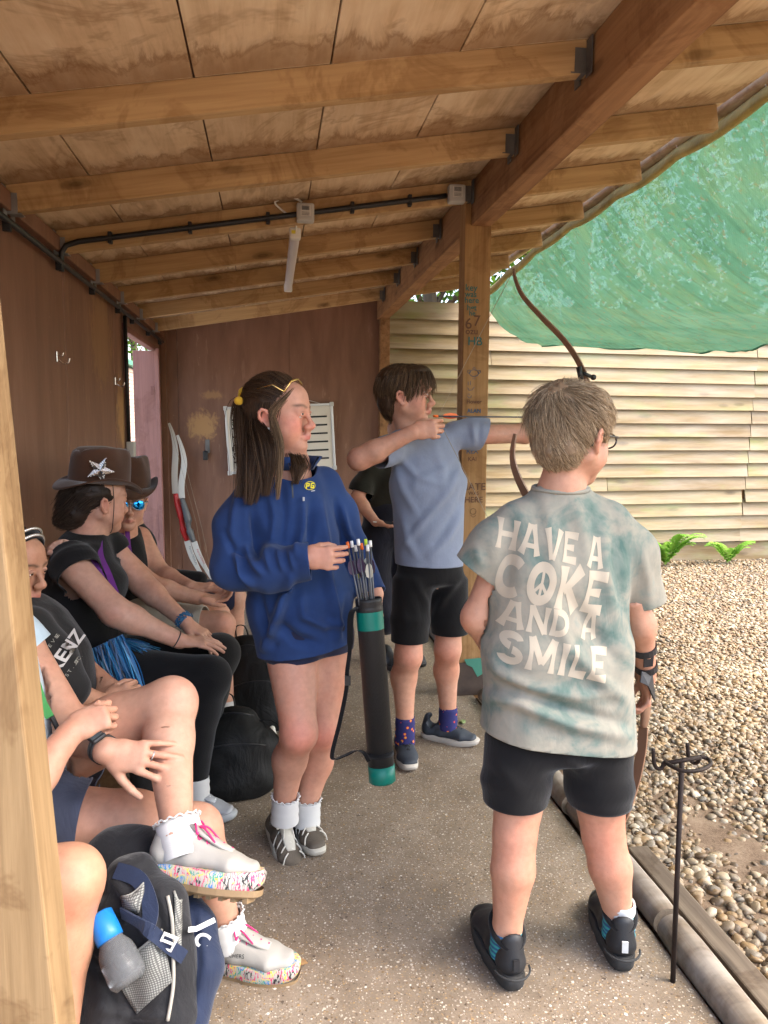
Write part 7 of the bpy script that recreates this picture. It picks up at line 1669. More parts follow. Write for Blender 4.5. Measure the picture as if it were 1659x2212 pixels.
# ---------------------------------------------------------------- electrics
cd = empty('conduit', (-.2, 3.77, 2.5)); tag(cd, 'black cable conduit clipped along the third rafter and down onto the wall', 'conduit')
def rz(x, dz=.045): return zraf(x) + dz
pts = [(x, 3.757, rz(x, .035)) for x in np.linspace(.86, -.86, 16)] + [(-.915, 3.757, 2.235), (-.935, 3.757, 2.20), (-.938, 3.757, 2.16), (-.938, 3.757, 2.12)]
MB().tube(pts, .0125, 10).build('pipe', M['black_plastic'], cd, True)
for x in (-.72, -.36, 0.0, .40, .68): MB().box((x, 3.762, rz(x, .035)), (.018, .032, .052)).build('clip', M['black_plastic'], cd, bevel=.003)
wc = empty('wall_conduit', (-.96, 5, 2.2)); tag(wc, 'black conduit running along the top of the brown wall and down beside the doorway', 'conduit')
MB().tube([(-.938, 1.0, 2.16), (-.938, 7.1, 2.16)], .0125, 10).build('pipe', M['black_plastic'], wc, True); MB().tube([(-.955, 5.395, 2.15), (-.955, 5.395, 1.31)], .0135, 10).build('pipe', M['black_plastic'], wc, True); MB().tube([(-.955, 5.425, 2.15), (-.955, 5.425, .2)], .009, 8).build('pipe', M['black_plastic'], wc, True)
for y in (2.4, 3.05, 3.75, 4.4, 5.1, 5.6, 6.3, 6.95): MB().box((-.945, y, 2.145), (.03, .02, .045)).build('clip', M['black_plastic'], wc, bevel=.003)
sw = MB().box((-.945, 5.42, 1.25), (.05, .085, .12)).build('switch_box', M['grey_plastic'], None, bevel=.006); tag(sw, 'grey weatherproof switch box beside the doorway', 'switch')
lt = empty('batten_light', (.13, 4.6, 2.36)); tag(lt, 'unlit white tube light fixed under the rafters', 'light'); zl = zraf(.13) - .028
MB().box((.13, 4.60, zl), (.05, 1.42, .05)).build('diffuser', flat('white_diffuser', (.70, .66, .66), .4, 0, .05), lt, bevel=.018, seg=3); MB().box((.13, 3.87, zl), (.056, .05, .056)).build('end_cap', M['white_plastic'], lt, bevel=.01); MB().box((.13, 5.33, zl), (.056, .04, .056)).build('end_cap', M['white_plastic'], lt, bevel=.01)
MB().box((.122, 3.843, zl + .004), (.02, .002, .016)).build('sticker', flat('yellow_sticker', (.7, .6, .05), .5), lt)
MB().tube(spline([(.135, 3.85, zl + .01), (.125, 3.80, zl + .05), (.06, 3.76, zl + .085), (.035, 3.745, zl + .115), (.11, 3.74, zl + .135), (.16, 3.75, zl + .12)], 6), .005, 8).build('flex', M['white_plastic'], lt, True)
for (x, lab) in ((.175, 'pale junction box with barcode sticker above the tube light'), (.905, 'pale junction box with barcode sticker beside the top of the graffitied post')):
    j = empty('junction_box', (x, 3.74, rz(x))); tag(j, lab, 'junction box', 'junction boxes on the rafter'); MB().box((x, 3.737, rz(x, .03)), (.082, .05, .085)).build('case', M['grey_plastic'], j, bevel=.008)
    MB().box((x, 3.710, rz(x, .036)), (.048, .003, .05)).build('label', flat('sticker_paper', (.62, .6, .56), .6), j)
    mb = MB()
    for i in range(9): mb.box((x - .016 + .004 * i, 3.7075, rz(x, .047)), (.002, .001, .02))
    for i in range(3): mb.box((x, 3.7075, rz(x, .028 - .006 * i)), (.036, .001, .0015))
    mb.build('barcode', M['black_plastic'], j)
# ---------------------------------------------------------------- wall hooks, whiteboard
for (y, z, lab) in ((3.76, 1.735, 'chrome coat hook on the brown wall nearer the camera'), (5.10, 1.70, 'chrome coat hook on the brown wall nearer the doorway')):
    h = empty('coat_hook', (-.98, y, z)); tag(h, lab, 'hook', 'coat hooks'); MB().box((-.974, y, z), (.006, .014, .05)).build('plate', M['chrome'], h, bevel=.002)
    MB().tube(spline([(-.97, y, z - .012), (-.945, y, z - .03), (-.925, y, z - .026), (-.918, y, z - .005)], 5), .004, 8).build('prong', M['chrome'], h, True); MB().tube(spline([(-.97, y, z + .01), (-.952, y, z + .004), (-.945, y, z + .02)], 5), .004, 8).build('prong', M['chrome'], h, True)
h = empty('bow_hanger', (-.58, 7.19, 1.19)); tag(h, 'flat steel hanger bracket with black padded end on the end wall', 'bracket'); MB().box((-.575, 7.19, 1.235), (.04, .006, .12)).box((-.575, 7.16, 1.175), (.04, .06, .006)).build('plate', M['steel_dark'], h); MB().box((-.59, 7.13, 1.15), (.045, .03, .085)).build('pad', M['black_plastic'], h, bevel=.008)
def whiteboard():
    c = [at(487, 880, 7.16), at(716, 871, 7.16), at(723, 1016, 7.16), at(497, 1020, 7.16)]; o = empty('whiteboard', c[3]); tag(o, 'scoring whiteboard with black rules hanging on the end wall behind the fleece', 'whiteboard')
    r = (c[1] - c[0]).normalized(); u = (c[0] - c[3]).normalized(); n = Vector((0, -1, 0)); R3 = Matrix((r, n, r.cross(n) * -1)).transposed(); W = (c[1] - c[0]).length; Hh = (c[0] - c[3]).length; cen = (c[0] + c[1] + c[2] + c[3]) / 4; uu = Vector((-r.z, 0, r.x)); R3 = Matrix((r, Vector((0, 1, 0)), uu)).transposed()
    MB().box(cen, (W - .01, .012, Hh - .01), R3).build('board', flat('cream_white_board', (.66, .61, .52), .35, 0, .06), o)
    for dx, dz, w, hh in ((0, Hh / 2, W, .022), (0, -Hh / 2, W, .022), (-W / 2, 0, .022, Hh), (W / 2, 0, .022, Hh)): MB().box(cen + r * dx + uu * dz + Vector((0, -.004, 0)), (w, .022, hh), R3).build('frame_rail', flat('aluminium', (.6, .6, .6), .35, .7, .1), o, bevel=.003)
    for sx in (-1, 1):
        for sz in (-1, 1): MB().box(cen + r * (sx * W / 2) + uu * (sz * Hh / 2) + Vector((0, -.005, 0)), (.04, .026, .04), R3).build('corner', M['grey_plastic'], o, bevel=.006)
    zs = [at(700, y, 7.15).z - cen.z for y in (904, 922, 940, 958, 976, 994)]
    for i, dz in enumerate(zs):
        MB().box(cen + r * .0 + uu * dz + Vector((0, -.0075, 0)), (W - .10, .002, .016), R3).build('rule', M['black_plastic'], o)
        if i: text_on('row_lettering', ('GOLD', 'RED', 'BLUE', 'BLACK', 'WHITE')[i - 1], .062, cen + r * (-W / 2 + .13) + uu * (dz - .042 + .085), r, uu, M['black_plastic'], o, off=.009)
    MB().tube([c[0] + r * (W * .5) + Vector((0, .0, .12)), c[1] + r * -.1], .002, 5).build('cord', M['white_plastic'], o)
whiteboard()
# ---------------------------------------------------------------- graffiti on the post (front face y = 3.8075)
gi = [flat('green_ink', (.03, .12, .11), .7), flat('brown_ink', (.13, .06, .03), .7), flat('blue_ink', (.05, .09, .16), .7)]
for txt, px, py, sz, mi in (('key', 1018, 622, .045, 0), ('was', 1017, 636, .04, 0), ('here', 1019, 649, .04, 0), ('hgt', 1019, 665, .04, 0), ('he', 1020, 677, .035, 0), ('6', 1012, 700, .075, 1), ('7', 1030, 694, .075, 1), ('ozu', 1019, 716, .045, 1), ('HB', 1026, 738, .06, 0), ('Flower', 1024, 868, .028, 1), ('ALAN', 1024, 888, .028, 2), ('REX', 1020, 975, .035, 2), ('KAI', 1020, 992, .03, 1), ('NATE', 1022, 1052, .052, 1), ('WAS', 1023, 1066, .026, 1), ('HERE', 1023, 1080, .042, 1)):
    p = at(px, py, 3.8055); text_on('graffiti', txt, sz, p, (1, 0, 0), (0, 0, 1), gi[mi], pst, off=.0012, bold=.0006)
def doodle(parts, px, py, sc, mi):
    mb = MB(); c = at(px, py, 3.8062)
    for pl in parts: mb.tube([c + Vector((x * sc, 0, z * sc)) for x, z in pl], .0015, 4)
    mb.build('doodle', gi[mi], pst)
circ = lambda a, b, rx, rz_: [(a + rx * cos(t), b + rz_ * sin(t)) for t in np.linspace(0, 2 * pi, 15)]
doodle([circ(0, 0, 1, .7), circ(-1.1, .3, .3, .35), circ(1.1, .3, .3, .35), [(-.3, .9), (0, 1.3), (.3, .9)], [(-.2, -1), (-.2, -1.3)], [(.2, -1), (.2, -1.3)]], 1024, 806, .024, 2)
doodle([[(-.3, .6), (-.3, 0)], [(.1, .7), (.1, 0)], [(-.4, -.4), (-.1, -.9), (.4, -.8), (.8, -.3)]], 1015, 832, .03, 2); doodle([[(-.3, .5), (-.3, .2)], [(.1, .5), (.1, .2)], [(-.5, 0), (-.1, -.5), (.4, -.3), (.5, .1)]], 1014, 855, .022, 2); doodle([circ(0, .3, .6, .6), [(-.5, -.4), (0, -.9), (.6, -.5)]], 1022, 1108, .026, 1)
# ---------------------------------------------------------------- bows and arrows
M['limb_tan'] = flat('tan_laminate', (.25, .14, .085), .35, 0, .25); M['limb_white'] = flat('white_limb', (.66, .63, .54), .4, 0, .08); M['riser_red'] = flat('red_riser', (.45, .02, .02), .35, 0, .1); M['riser_grey'] = flat('grey_riser', (.08, .085, .088), .4, 0, .1); M['string'] = flat('bow_string', (.28, .23, .16), .6); M['orange'] = flat('orange_plastic', (.75, .13, .01), .4, 0, .05); M['lime'] = flat('lime_plastic', (.55, .72, .03), .4, 0, .05); M['yellow'] = flat('yellow_vane', (.62, .55, .06), .5); M['clearvane'] = flat('pale_vane', (.55, .52, .42), .5); M['darkvane'] = flat('dark_vane', (.06, .035, .07), .5); M['shaft'] = flat('grey_arrow_shaft', (.10, .10, .105), .35, .3)
def bow(label, up, riser, low, mu, mr, ml, string, side, w=.034, rw=.03, group=None, cat='bow'):
    b = empty('bow', riser[len(riser) // 2]); tag(b, label, cat, group)
    for nm, pts in (('upper_limb', up), ('lower_limb', low)):
        pp = spline(pts, 6); n = len(pp); ww = [w * (.35 + .65 * min(1, (i / (n - 1)) * 1.8)) for i in range(n)]
        if nm == 'lower_limb': ww = ww[::-1]
        mb = MB(); ribbon(mb, pp, ww, .006, side); mb.build(nm, mu if nm == 'upper_limb' else ml, b)
    rp = spline(riser, 5); n = len(rp); mb = MB(); mb.tube(rp, [rw * (.42 + .35 * sin(pi * i / (n - 1))) * (.7 if abs(i / (n - 1) - .55) < .1 else 1) for i in range(n)], 10, flat=.75); mb.build('riser', mr, b, True)
    if string: MB().tube(string, .0013, 5).build('string', M['string'], b)
    return b
ab = bow('tan recurve bow fully drawn by the archer', [at(*p, 3.2) for p in ((1110, 580), (1113, 602), (1130, 640), (1170, 685), (1212, 728), (1240, 765), (1262, 806))], [at(*p, 3.2) for p in ((1262, 806), (1276, 845), (1290, 880), (1284, 907), (1292, 935), (1276, 970), (1262, 1008))], [at(*p, 3.2) for p in ((1262, 1008), (1240, 1049), (1212, 1086), (1170, 1130), (1130, 1175), (1113, 1212), (1112, 1234))], M['limb_tan'], M['limb_tan'], M['limb_tan'], [at(1110, 582, 3.2), at(945, 902, 2.99), at(1112, 1234, 3.2)], (.35, -.9, .2), .030)
MB().tube([at(1250, 792, 3.17), at(1256, 822, 3.17)], .012, 6).sphere(at(1282, 815, 3.17), .013, 6).tube([at(1258, 805, 3.17), at(1280, 815, 3.17)], .008, 6).build('limb_bolt', M['black_plastic'], ab, True)
bow('tan recurve bow held low and slantwise by the boy in the tie-dye shirt', [at(*p) for p in ((1113, 937, 2.14), (1107, 985, 2.14), (1120, 1035, 2.14), (1160, 1110, 2.13), (1220, 1210, 2.11), (1275, 1290, 2.10))], [at(*p) for p in ((1275, 1290, 2.10), (1340, 1385, 2.08), (1384, 1460, 2.06), (1392, 1500, 2.05), (1394, 1540, 2.04), (1390, 1570, 2.04))], [at(*p) for p in ((1390, 1570, 2.04), (1386, 1620, 2.03), (1372, 1690, 2.02), (1356, 1750, 2.0), (1348, 1775, 1.99))], M['limb_tan'], M['limb_tan'], M['limb_tan'], None, (.5, -.85, .2), .030)
ba = bow('white limbed bow with red riser leaning in the corner of the end wall', [at(*p, 7.05) for p in ((365, 914), (374, 940), (379, 975), (377, 1025), (379, 1066))], [at(*p, 7.05) for p in ((379, 1066), (384, 1090), (391, 1112), (394, 1135), (398, 1150), (404, 1168))], [at(*p, 7.05) for p in ((404, 1168), (412, 1195), (426, 1225), (446, 1258))], M['limb_white'], M['riser_red'], M['limb_white'], [at(366, 916, 7.03), at(424, 1130, 6.97), at(446, 1256, 7.03)], (1, -.35, .1), .058, .05, 'bows leaning in the corner')
bb_ = bow('white limbed bow with dark grey riser leaning beside the red one', [at(*p, 7.02) for p in ((383, 940), (392, 965), (398, 1000), (392, 1045), (393, 1076))], [at(*p, 7.02) for p in ((393, 1076), (400, 1100), (406, 1122), (408, 1140), (413, 1155), (419, 1170))], [at(*p, 7.02) for p in ((419, 1170), (428, 1196), (441, 1222), (462, 1258))], M['limb_white'], M['riser_grey'], M['limb_white'], [at(384, 942, 7.0), at(436, 1140, 6.95), at(460, 1256, 7.0)], (1, -.35, .1), .058, .05, 'bows leaning in the corner')
for b_, x0, y0, x1, y1, txt, mt in ((ba, 410, 1180, 424, 1218, 'Petron MEDIUM', M['riser_grey']), (bb_, 426, 1185, 442, 1218, 'Petron LIGHT', M['riser_red'])):
    p0, p1 = at(x0, y0, 7.0), at(x1, y1, 7.0); r = (p1 - p0).normalized(); text_on('limb_lettering', txt, .026, (p0 + p1) / 2, r, Vector((-r.z, 0, r.x)), mt, b_, off=.02)
def arrow(label, a, b, nock, vanes, group=None, vl=.06, r=.0032, vpos=.045, tip=None):
    o = empty('arrow', a); tag(o, label, 'arrow', group); d = (b - a).normalized(); MB().tube([a, b], r, 8).build('shaft', M['shaft'], o, True); MB().tube([a - d * .008, a + d * .012], [r * 1.5, r * 1.7], 8).build('nock', nock, o, True); x = d.orthogonal().normalized(); y = d.cross(x)
    for i, vm in enumerate(vanes):
        t = i * 2.094 + .6; e = x * cos(t) + y * sin(t); p = a + d * vpos; hh = .014; v = [p, p + d * vl * .18 + e * hh * .7, p + d * vl * .5 + e * hh, p + d * vl * .85 + e * hh * .8, p + d * vl]; w = d.cross(e) * .0006; pydata('vane', [q + w for q in v] + [q - w for q in v], [(0, 1, 2, 3, 4), (9, 8, 7, 6, 5)] + [(i_, i_ + 5, (i_ + 1) % 5 + 5, (i_ + 1) % 5) for i_ in range(5)], vm, o)
arrow('arrow with orange fletching drawn on the archer\'s bow', at(940, 899, 2.985), at(1296, 903, 3.17), M['orange'], (M['orange'], M['darkvane'], M['orange']), None, .075, vpos=.03)
# ---------------------------------------------------------------- quiver
M['quiver'] = flat('charcoal_quiver', (.022, .021, .021), .5, 0, .3, .4, 150); M['teal'] = flat('teal_tape', (.0, .16, .115), .4, 0, .15)
def quiver():
    top, bot = at(796, 1292, 2.33), at(826, 1688, 2.27); o = empty('quiver', bot); tag(o, 'black tube quiver with teal bands carried by the woman in the fleece', 'quiver'); d = (bot - top).normalized(); Mx = Matrix.Translation(top) @ d.to_track_quat('Z', 'Y').to_matrix().to_4x4(); L = (bot - top).length
    MB().lathe([(.034, .02), (.034, 0), (.042, 0), (.043, .012), (.0415, .014), (.043, .020), (.0415, .022), (.043, .030), (.043, .040), (.0415, .042), (.0415, L - .002), (.03, L - .001)], 36, Mx).build('tube', M['quiver'], o, True)
    MB().lathe([(.0412, .040), (.0424, .040), (.0424, .098), (.0412, .098)], 36, Mx).build('teal_band', M['teal'], o, True); MB().lathe([(.0412, L - .055), (.0426, L - .055), (.0426, L - .003), (.036, L + .002), (.0, L + .003)], 36, Mx).build('teal_base', M['teal'], o, True)
    smooth_by_angle(o.children[0], 40)
    mb = MB(); ribbon(mb, spline([at(772, 1312, 2.30), at(758, 1330, 2.29), at(756, 1400, 2.28), at(750, 1450, 2.26), at(748, 1490, 2.26), at(734, 1560, 2.25), at(718, 1625, 2.24), at(722, 1640, 2.24), at(745, 1632, 2.24), at(768, 1622, 2.24), at(785, 1625, 2.25), at(797, 1645, 2.24)], 6), [.022] * 12 + [.014] * 55, .003, (.7, -.6, .3)); mb.build('strap', M['blackcloth'], o)
    MB().box(at(751, 1470, 2.255), (.018, .008, .03)).build('strap_slider', M['black_plastic'], o)
    MB().lathe([(.0415, L * .83), (.0432, L * .83), (.0432, L * .855), (.0415, L * .855)], 30, Mx).build('strap_band', M['blackcloth'], o, True)
    sp = [((751, 1176), 'o', 'orange', 0), ((760, 1174), 'w', 'white', 1), ((768, 1183), 'w', 'white', 2), ((774, 1170), 'w', 'white', 3), ((781, 1179), 'o', 'orange', 4), ((790, 1170), 'l', 'lime', 5), ((794, 1182), 'w', 'white', 6), ((800, 1173), 'w', 'white', 7)]
    words = ['arrow with orange nock at the left edge of the quiver', 'arrow with white nock beside the leftmost orange one in the quiver', 'arrow with low white nock and yellow vane in the quiver', 'arrow with high white nock in the middle of the quiver', 'arrow with orange nock in the middle of the quiver', 'arrow with lime nock in the quiver', 'arrow with low white nock and pale round vane in the quiver', 'arrow with white nock at the right edge of the quiver']
    for (p, c, nm, i) in sp:
        a = at(p[0], p[1], 2.31 + .012 * (i % 3)); b = top + d * .16 + Vector((-.014 + .004 * i, .012 * ((i % 3) - 1), 0)); vm = [(M['darkvane'],) * 3, (M['darkvane'], M['clearvane'], M['darkvane']), (M['yellow'], M['darkvane'], M['darkvane']), (M['darkvane'],) * 3, (M['darkvane'],) * 3, (M['clearvane'], M['darkvane'], M['clearvane']), (M['clearvane'],) * 3, (M['darkvane'],) * 3][i]
        arrow(words[i], a, b, {'o': M['orange'], 'w': M['white_plastic'], 'l': M['lime']}[c], vm, 'arrows in the quiver', .052, .0032, .048)
quiver()
# ---------------------------------------------------------------- bow stand
bs = empty('bow_stand', (1.05, 1.74, 0)); tag(bs, 'thin rusty iron bow stand with hooked top at the edge of the gravel', 'bow stand')
T = at(1473, 1642, 1.76); B0 = Vector((T.x - .022, 1.745, .02)); B0 = atz(1455.6, 2082, .05); T = at(1473, 1645, B0.y)
MB().tube([B0 - Vector((0, 0, .08)), T], .0065, 10).build('rod', M['iron'], bs, True)
P3 = lambda px, py, dy=0: at(px, py, B0.y + dy)
MB().tube([P3(1432, 1650), P3(1490, 1640), P3(1512, 1636)], .006, 8).build('crossbar', M['iron'], bs, True)
MB().tube(spline([P3(1436, 1645, -.0), P3(1450, 1655, -.03), P3(1475, 1665, -.06), P3(1510, 1664, -.06), P3(1534, 1652, -.02), P3(1530, 1640, .02), P3(1512, 1634, .03)], 6), .005, 8).build('hoop', M['iron'], bs, True)
MB().tube(spline([P3(1434, 1646), P3(1430, 1658), P3(1420, 1660), P3(1413, 1648), P3(1411, 1618)], 6), .005, 8).build('hook', M['iron'], bs, True); MB().tube(spline([P3(1512, 1636), P3(1505, 1648, .02), P3(1494, 1645, .03), P3(1487, 1632, .03), P3(1485, 1606, .03)], 6), .005, 8).build('hook', M['iron'], bs, True)
# ---------------------------------------------------------------- bags and bottle
M['bagblack'] = fabric('black_bag_nylon', (.012, .012, .012), .3, 500, .6, .4, fold=.7, sheen=0); M['bagnavy'] = fabric('navy_bag_nylon', (.014, .022, .05), .3, 500, .65, .4, fold=.5); M['baggrey'] = fabric('charcoal_bag_nylon', (.035, .035, .034), .3, 500, .7, .4, fold=.5)
def mesh_mat():
    k = NM('grey_pocket_mesh'); c = k.coord(); a = k.n('TexWave', {'Vector': k.mapv(c, (1, 1, 1), (0, 0, 0), (.3, .2, .4)), 'Scale': 70.0}).outputs[1]; b = k.n('TexWave', {'Vector': k.mapv(c, (1, 1, 1), (0, 0, 0), (.3, .2, .4)), 'Scale': 70.0}, bands_direction='Z').outputs[1]
    k.bsdf(k.mix(k.ramp(k.math('MULTIPLY', a, b), [(.15, 1.0), (.4, 0.0)]), (.24, .24, .22), (.08, .08, .075)), .8); return k.m
M['pocket'] = mesh_mat()
def black_bag(label, top, right, bottom, left, cy, seed):
    cen = (top + right + bottom + left) / 4; o = empty('backpack', Vector((cen.x, cen.y, 0))); tag(o, label, 'backpack', 'backpacks on the floor'); F_ = Field(); ax = (top - bottom).normalized(); L = (top - bottom).length; sd = (right - left); sd = (sd - ax * sd.dot(ax)); w = sd.length / 2; sd.normalize()
    F_.seg(bottom + ax * .05, bottom + ax * L * .5, (w * .98, .095), (w * 1.02, .105), .05, side=sd); F_.seg(bottom + ax * L * .5, top - ax * .07, (w * 1.02, .105), (w * .62, .06), .06, side=sd); nn = ax.cross(sd); nn = nn if nn.dot(CAMP - cen) > 0 else -nn
    F_.seg(bottom + ax * .06 + nn * .055, bottom + ax * L * .42 + nn * .06, (w * .72, .045), (w * .66, .04), .03, side=sd); F_.plane((0, 0, .004), (0, 0, -1))
    V, Q = F_.mesh(.0075); S = lambda pts, a, wd: (pts, a, wd); V = folds(V, Q, (), ((.008, (8, 8, 8), seed), (.005, (17, 17, 17), seed + 1))); npmesh('bag_body', V, Q, M['bagblack'], o)
    me = o.children[0]; B = bvh(me); mb = MB()
    for t0, t1, q in ((.45, .45, .0), (.8, .8, .0)):
        pts = []
        for s_ in np.linspace(-.85, .85, 15):
            p = bottom + ax * L * (t0 + .08 * (1 - s_ * s_)) + sd * w * s_ * (1 if t0 < .5 else .7); hit = B.ray_cast(p + nn * .4, -nn, .8)
            if hit[0] is not None: pts.append(hit[0] + nn * .001)
        if len(pts) > 2: mb.tube(pts, .0035, 6)
    mb.build('zip', M['black_plastic'], o, True); mb = MB(); ribbon(mb, spline([top - ax * .03 + sd * .03, top + ax * .03 + sd * .02, top + ax * .035 - sd * .02, top - ax * .03 - sd * .03], 5), .02, .004, nn); ribbon(mb, spline([top - ax * .08 + sd * w * .4, top - ax * L * .3 + sd * w * 1.08, bottom + ax * L * .25 + sd * w * 1.2, bottom + ax * .03 + sd * w * .95], 5), .035, .006, nn); mb.build('strap', M['bagblack'], o)
black_bag('nearer black backpack slumped on the floor beside the black leggings', at(492, 1520, 3.0), at(600, 1650, 2.92), at(505, 1715, 2.86), at(405, 1610, 3.0), 3.0, 3)
black_bag('farther black backpack standing behind the slumped one', at(522, 1368, 3.62), at(612, 1490, 3.55), at(562, 1585, 3.5), at(470, 1470, 3.6), 3.55, 9)
MB().tube([atz(584, 1560, .03), atz(590, 1588, .02)], .016, 10).build('bag_toggle', M['limb_white'], None, True); tag(bpy.data.objects['bag_toggle'], 'small cream toggle on the floor beside the rear black backpack', 'toggle')
def day_bag():
    o = empty('rucksack', atz(300, 2200)); tag(o, 'navy and grey rucksack with mesh side pocket under the crossed legs', 'rucksack'); F_ = Field()
    sd = Vector((1, -.15, .1)); a, b = at(270, 1850, 1.76), at(300, 2215, 1.58)
    F_.seg(b + Vector((0, .02, .04)), a.lerp(b, .5), (.15, .10), (.145, .10), .05, side=sd); F_.seg(a.lerp(b, .5), a, (.145, .10), (.10, .07), .05, side=sd)
    for (x0, y0, x1, y1, Y, r) in ((230, 2010, 240, 2190, 1.56, .06), (340, 1960, 360, 2180, 1.56, .065), (285, 1900, 330, 2050, 1.60, .055)): F_.seg(at(x0, y0, Y), at(x1, y1, Y - .05), r, r * 1.1, .03)
    F_.plane((0, 0, .003), (0, 0, -1)); V, Q = F_.mesh(.0065)
    S = lambda pts, am, w: (pts, am, w)
    V = folds(V, Q, [S([(200, 1960), (260, 1990), (330, 1960)], -.010, .010), S([(240, 1900), (300, 1960), (330, 2040)], .010, .010), S([(190, 2060), (230, 2110), (250, 2190)], -.010, .010), S([(330, 1930), (350, 2000), (345, 2080)], -.010, .009), S([(210, 2180), (290, 2195), (360, 2190)], .008, .010)], ((.006, (11, 11, 11), 5), (.004, (26, 26, 26), 7)))
    bo = npmesh('bag_body', V, Q, fabric('charcoal_rucksack', (.014, .014, .016), .4, 500, .7, .4, fold=.7), o); B = bvh(bo)
    def on(px, py, off=.006, Y=1.52):
        d = (at(px, py, 1.0) - CAMP).normalized(); hit = B.ray_cast(CAMP, d, 5.0); return (hit[0] if hit[0] is not None else at(px, py, Y)) - d * off
    F2 = Field(); F2.chain([at(398, 1915, 1.68), at(424, 2000, 1.60), at(432, 2090, 1.55), at(408, 2210, 1.50)], [.022, .038, .045, .042], .03); V, Q = F2.mesh(.006); V = folds(V, Q, [S([(415, 1960), (428, 2080), (410, 2190)], -.008, .008)], ((.004, (18, 18, 18), 5),)); nv = npmesh('front_panel', V, Q, M['bagnavy'], o)
    nb = bvh(nv); q0 = at(436, 2032, 1.5); dd = (q0 - CAMP).normalized(); hh = nb.ray_cast(CAMP, dd, 4); q0 = hh[0] if hh[0] is not None else q0
    text_on('panel_mark', 'C', .045, q0 - dd * .004, (.75, -.1, -.35), (.35, 0, .75), M['white_plastic'], nv, bold=.0015)
    mb = MB(); ribbon(mb, [on(408, 2008, .03), q0 + Vector((-.01, -.01, .035)), q0 + Vector((.028, 0, .045))], .010, .003, (0, .3, 1)); mb.build('trim', M['white_plastic'], nv)
    MB().tube(spline([on(362, 1935), on(372, 1990), on(374, 2060), on(374, 2130), on(362, 2205)], 6), .004, 6).build('piping', flat('pale_piping', (.3, .28, .24), .7), o, True)
    mb = MB(); ribbon(mb, spline([on(262, 1972, .008), on(310, 2000, .010), on(360, 2040, .012), on(398, 2068, .012)], 6), .026, .004, (-.4, .2, 1)); mb.build('side_strap', M['bagnavy'], o)
    mb = MB(); ribbon(mb, spline([on(250, 1880, .006), on(300, 1900, .008), on(325, 1960, .008), on(318, 2005, .008)], 6), .032, .004, (1, 0, .3)); mb.build('shoulder_strap', M['bagnavy'], o)
    bc = on(362, 2035, .018); R3 = Matrix.Rotation(.5, 3, 'Y')
    for nm, dx, dz, w, hg in (('buckle_bar', -.014, 0, .004, .032), ('buckle_bar', .014, 0, .004, .032), ('buckle_bar', 0, .014, .028, .004), ('buckle_bar', 0, -.014, .028, .004), ('buckle_bar', 0, 0, .028, .003)): MB().box(bc + R3 @ Vector((dx, 0, dz)), (w, .005, hg), R3).build(nm, M['white_plastic'], o)
    def pocket(quad, nu, nv_, bulge):
        v = []
        for j in range(nv_ + 1):
            for i in range(nu + 1):
                s_, t = i / nu, j / nv_; p = [quad[0][k_] * (1 - s_) * (1 - t) + quad[1][k_] * s_ * (1 - t) + quad[2][k_] * s_ * t + quad[3][k_] * (1 - s_) * t for k_ in (0, 1)]; v.append(on(p[0], p[1] + 10 * sin(pi * s_) * (1 - t), .004 + bulge * sin(pi * s_) * sin(pi * min(1, t + .25)) + .002 * sin(9 * s_ + 5 * t)))
        f = [(j * (nu + 1) + i, j * (nu + 1) + i + 1, (j + 1) * (nu + 1) + i + 1, (j + 1) * (nu + 1) + i) for j in range(nv_) for i in range(nu)]; ob = pydata('mesh_pocket', v, f, M['pocket'], o, True); md = ob.modifiers.new('t', 'SOLIDIFY'); md.thickness = .002
        MB().tube(v[:nu + 1], .003, 6).build('pocket_edge', flat('grey_binding', (.22, .22, .2), .8), ob, True)
    pocket([(232, 2088), (350, 2008), (372, 2120), (296, 2190)], 12, 10, .012); pocket([(262, 1938), (318, 1898), (300, 1972), (270, 1975)], 6, 5, .006); pocket([(376, 1925), (392, 1945), (392, 2060), (378, 2040)], 4, 8, .004)
    bo2 = empty('water_bottle', at(234, 2085, 1.47)); tag(bo2, 'clear plastic water bottle with blue cap in the rucksack pocket', 'bottle'); t, bt = at(218, 1985, 1.50), at(282, 2125, 1.43); d = (bt - t).normalized(); L = (bt - t).length; Mx = Matrix.Translation(t) @ d.to_track_quat('Z', 'Y').to_matrix().to_4x4()
    k = NM('clear_plastic'); k.bsdf((.6, .62, .64), .12, spec=.6, **{'Transmission Weight': .85, 'IOR': 1.12}); MB().lathe([(.021, .03), (.024, .048), (.034, .066), (.037, .085), (.0365, .10), (.037, .115), (.036, L - .01), (.028, L)], 32, Mx).build('body', k.m, bo2, True)
    MB().lathe([(.018, -.012), (.026, -.008), (.027, .03), (.0265, .045), (.02, .046)], 28, Mx).build('cap', flat('blue_cap', (.01, .16, .5), .4, 0, .1), bo2, True); MB().tube(spline([at(177, 2005, 1.5), at(164, 2030, 1.5), at(168, 2048, 1.5), at(180, 2020, 1.5)], 6), .003, 6).build('loop', flat('blue_cord', (.03, .2, .6), .5), bo2, True)
    k2 = NM('water'); k2.bsdf((.5, .55, .58), .05, **{'Transmission Weight': .9, 'IOR': 1.33}); MB().lathe([(.001, L * .62), (.036, L * .62), (.036, L - .015), (.001, L - .012)], 24, Mx).build('water', k2.m, bo2, True)
day_bag()
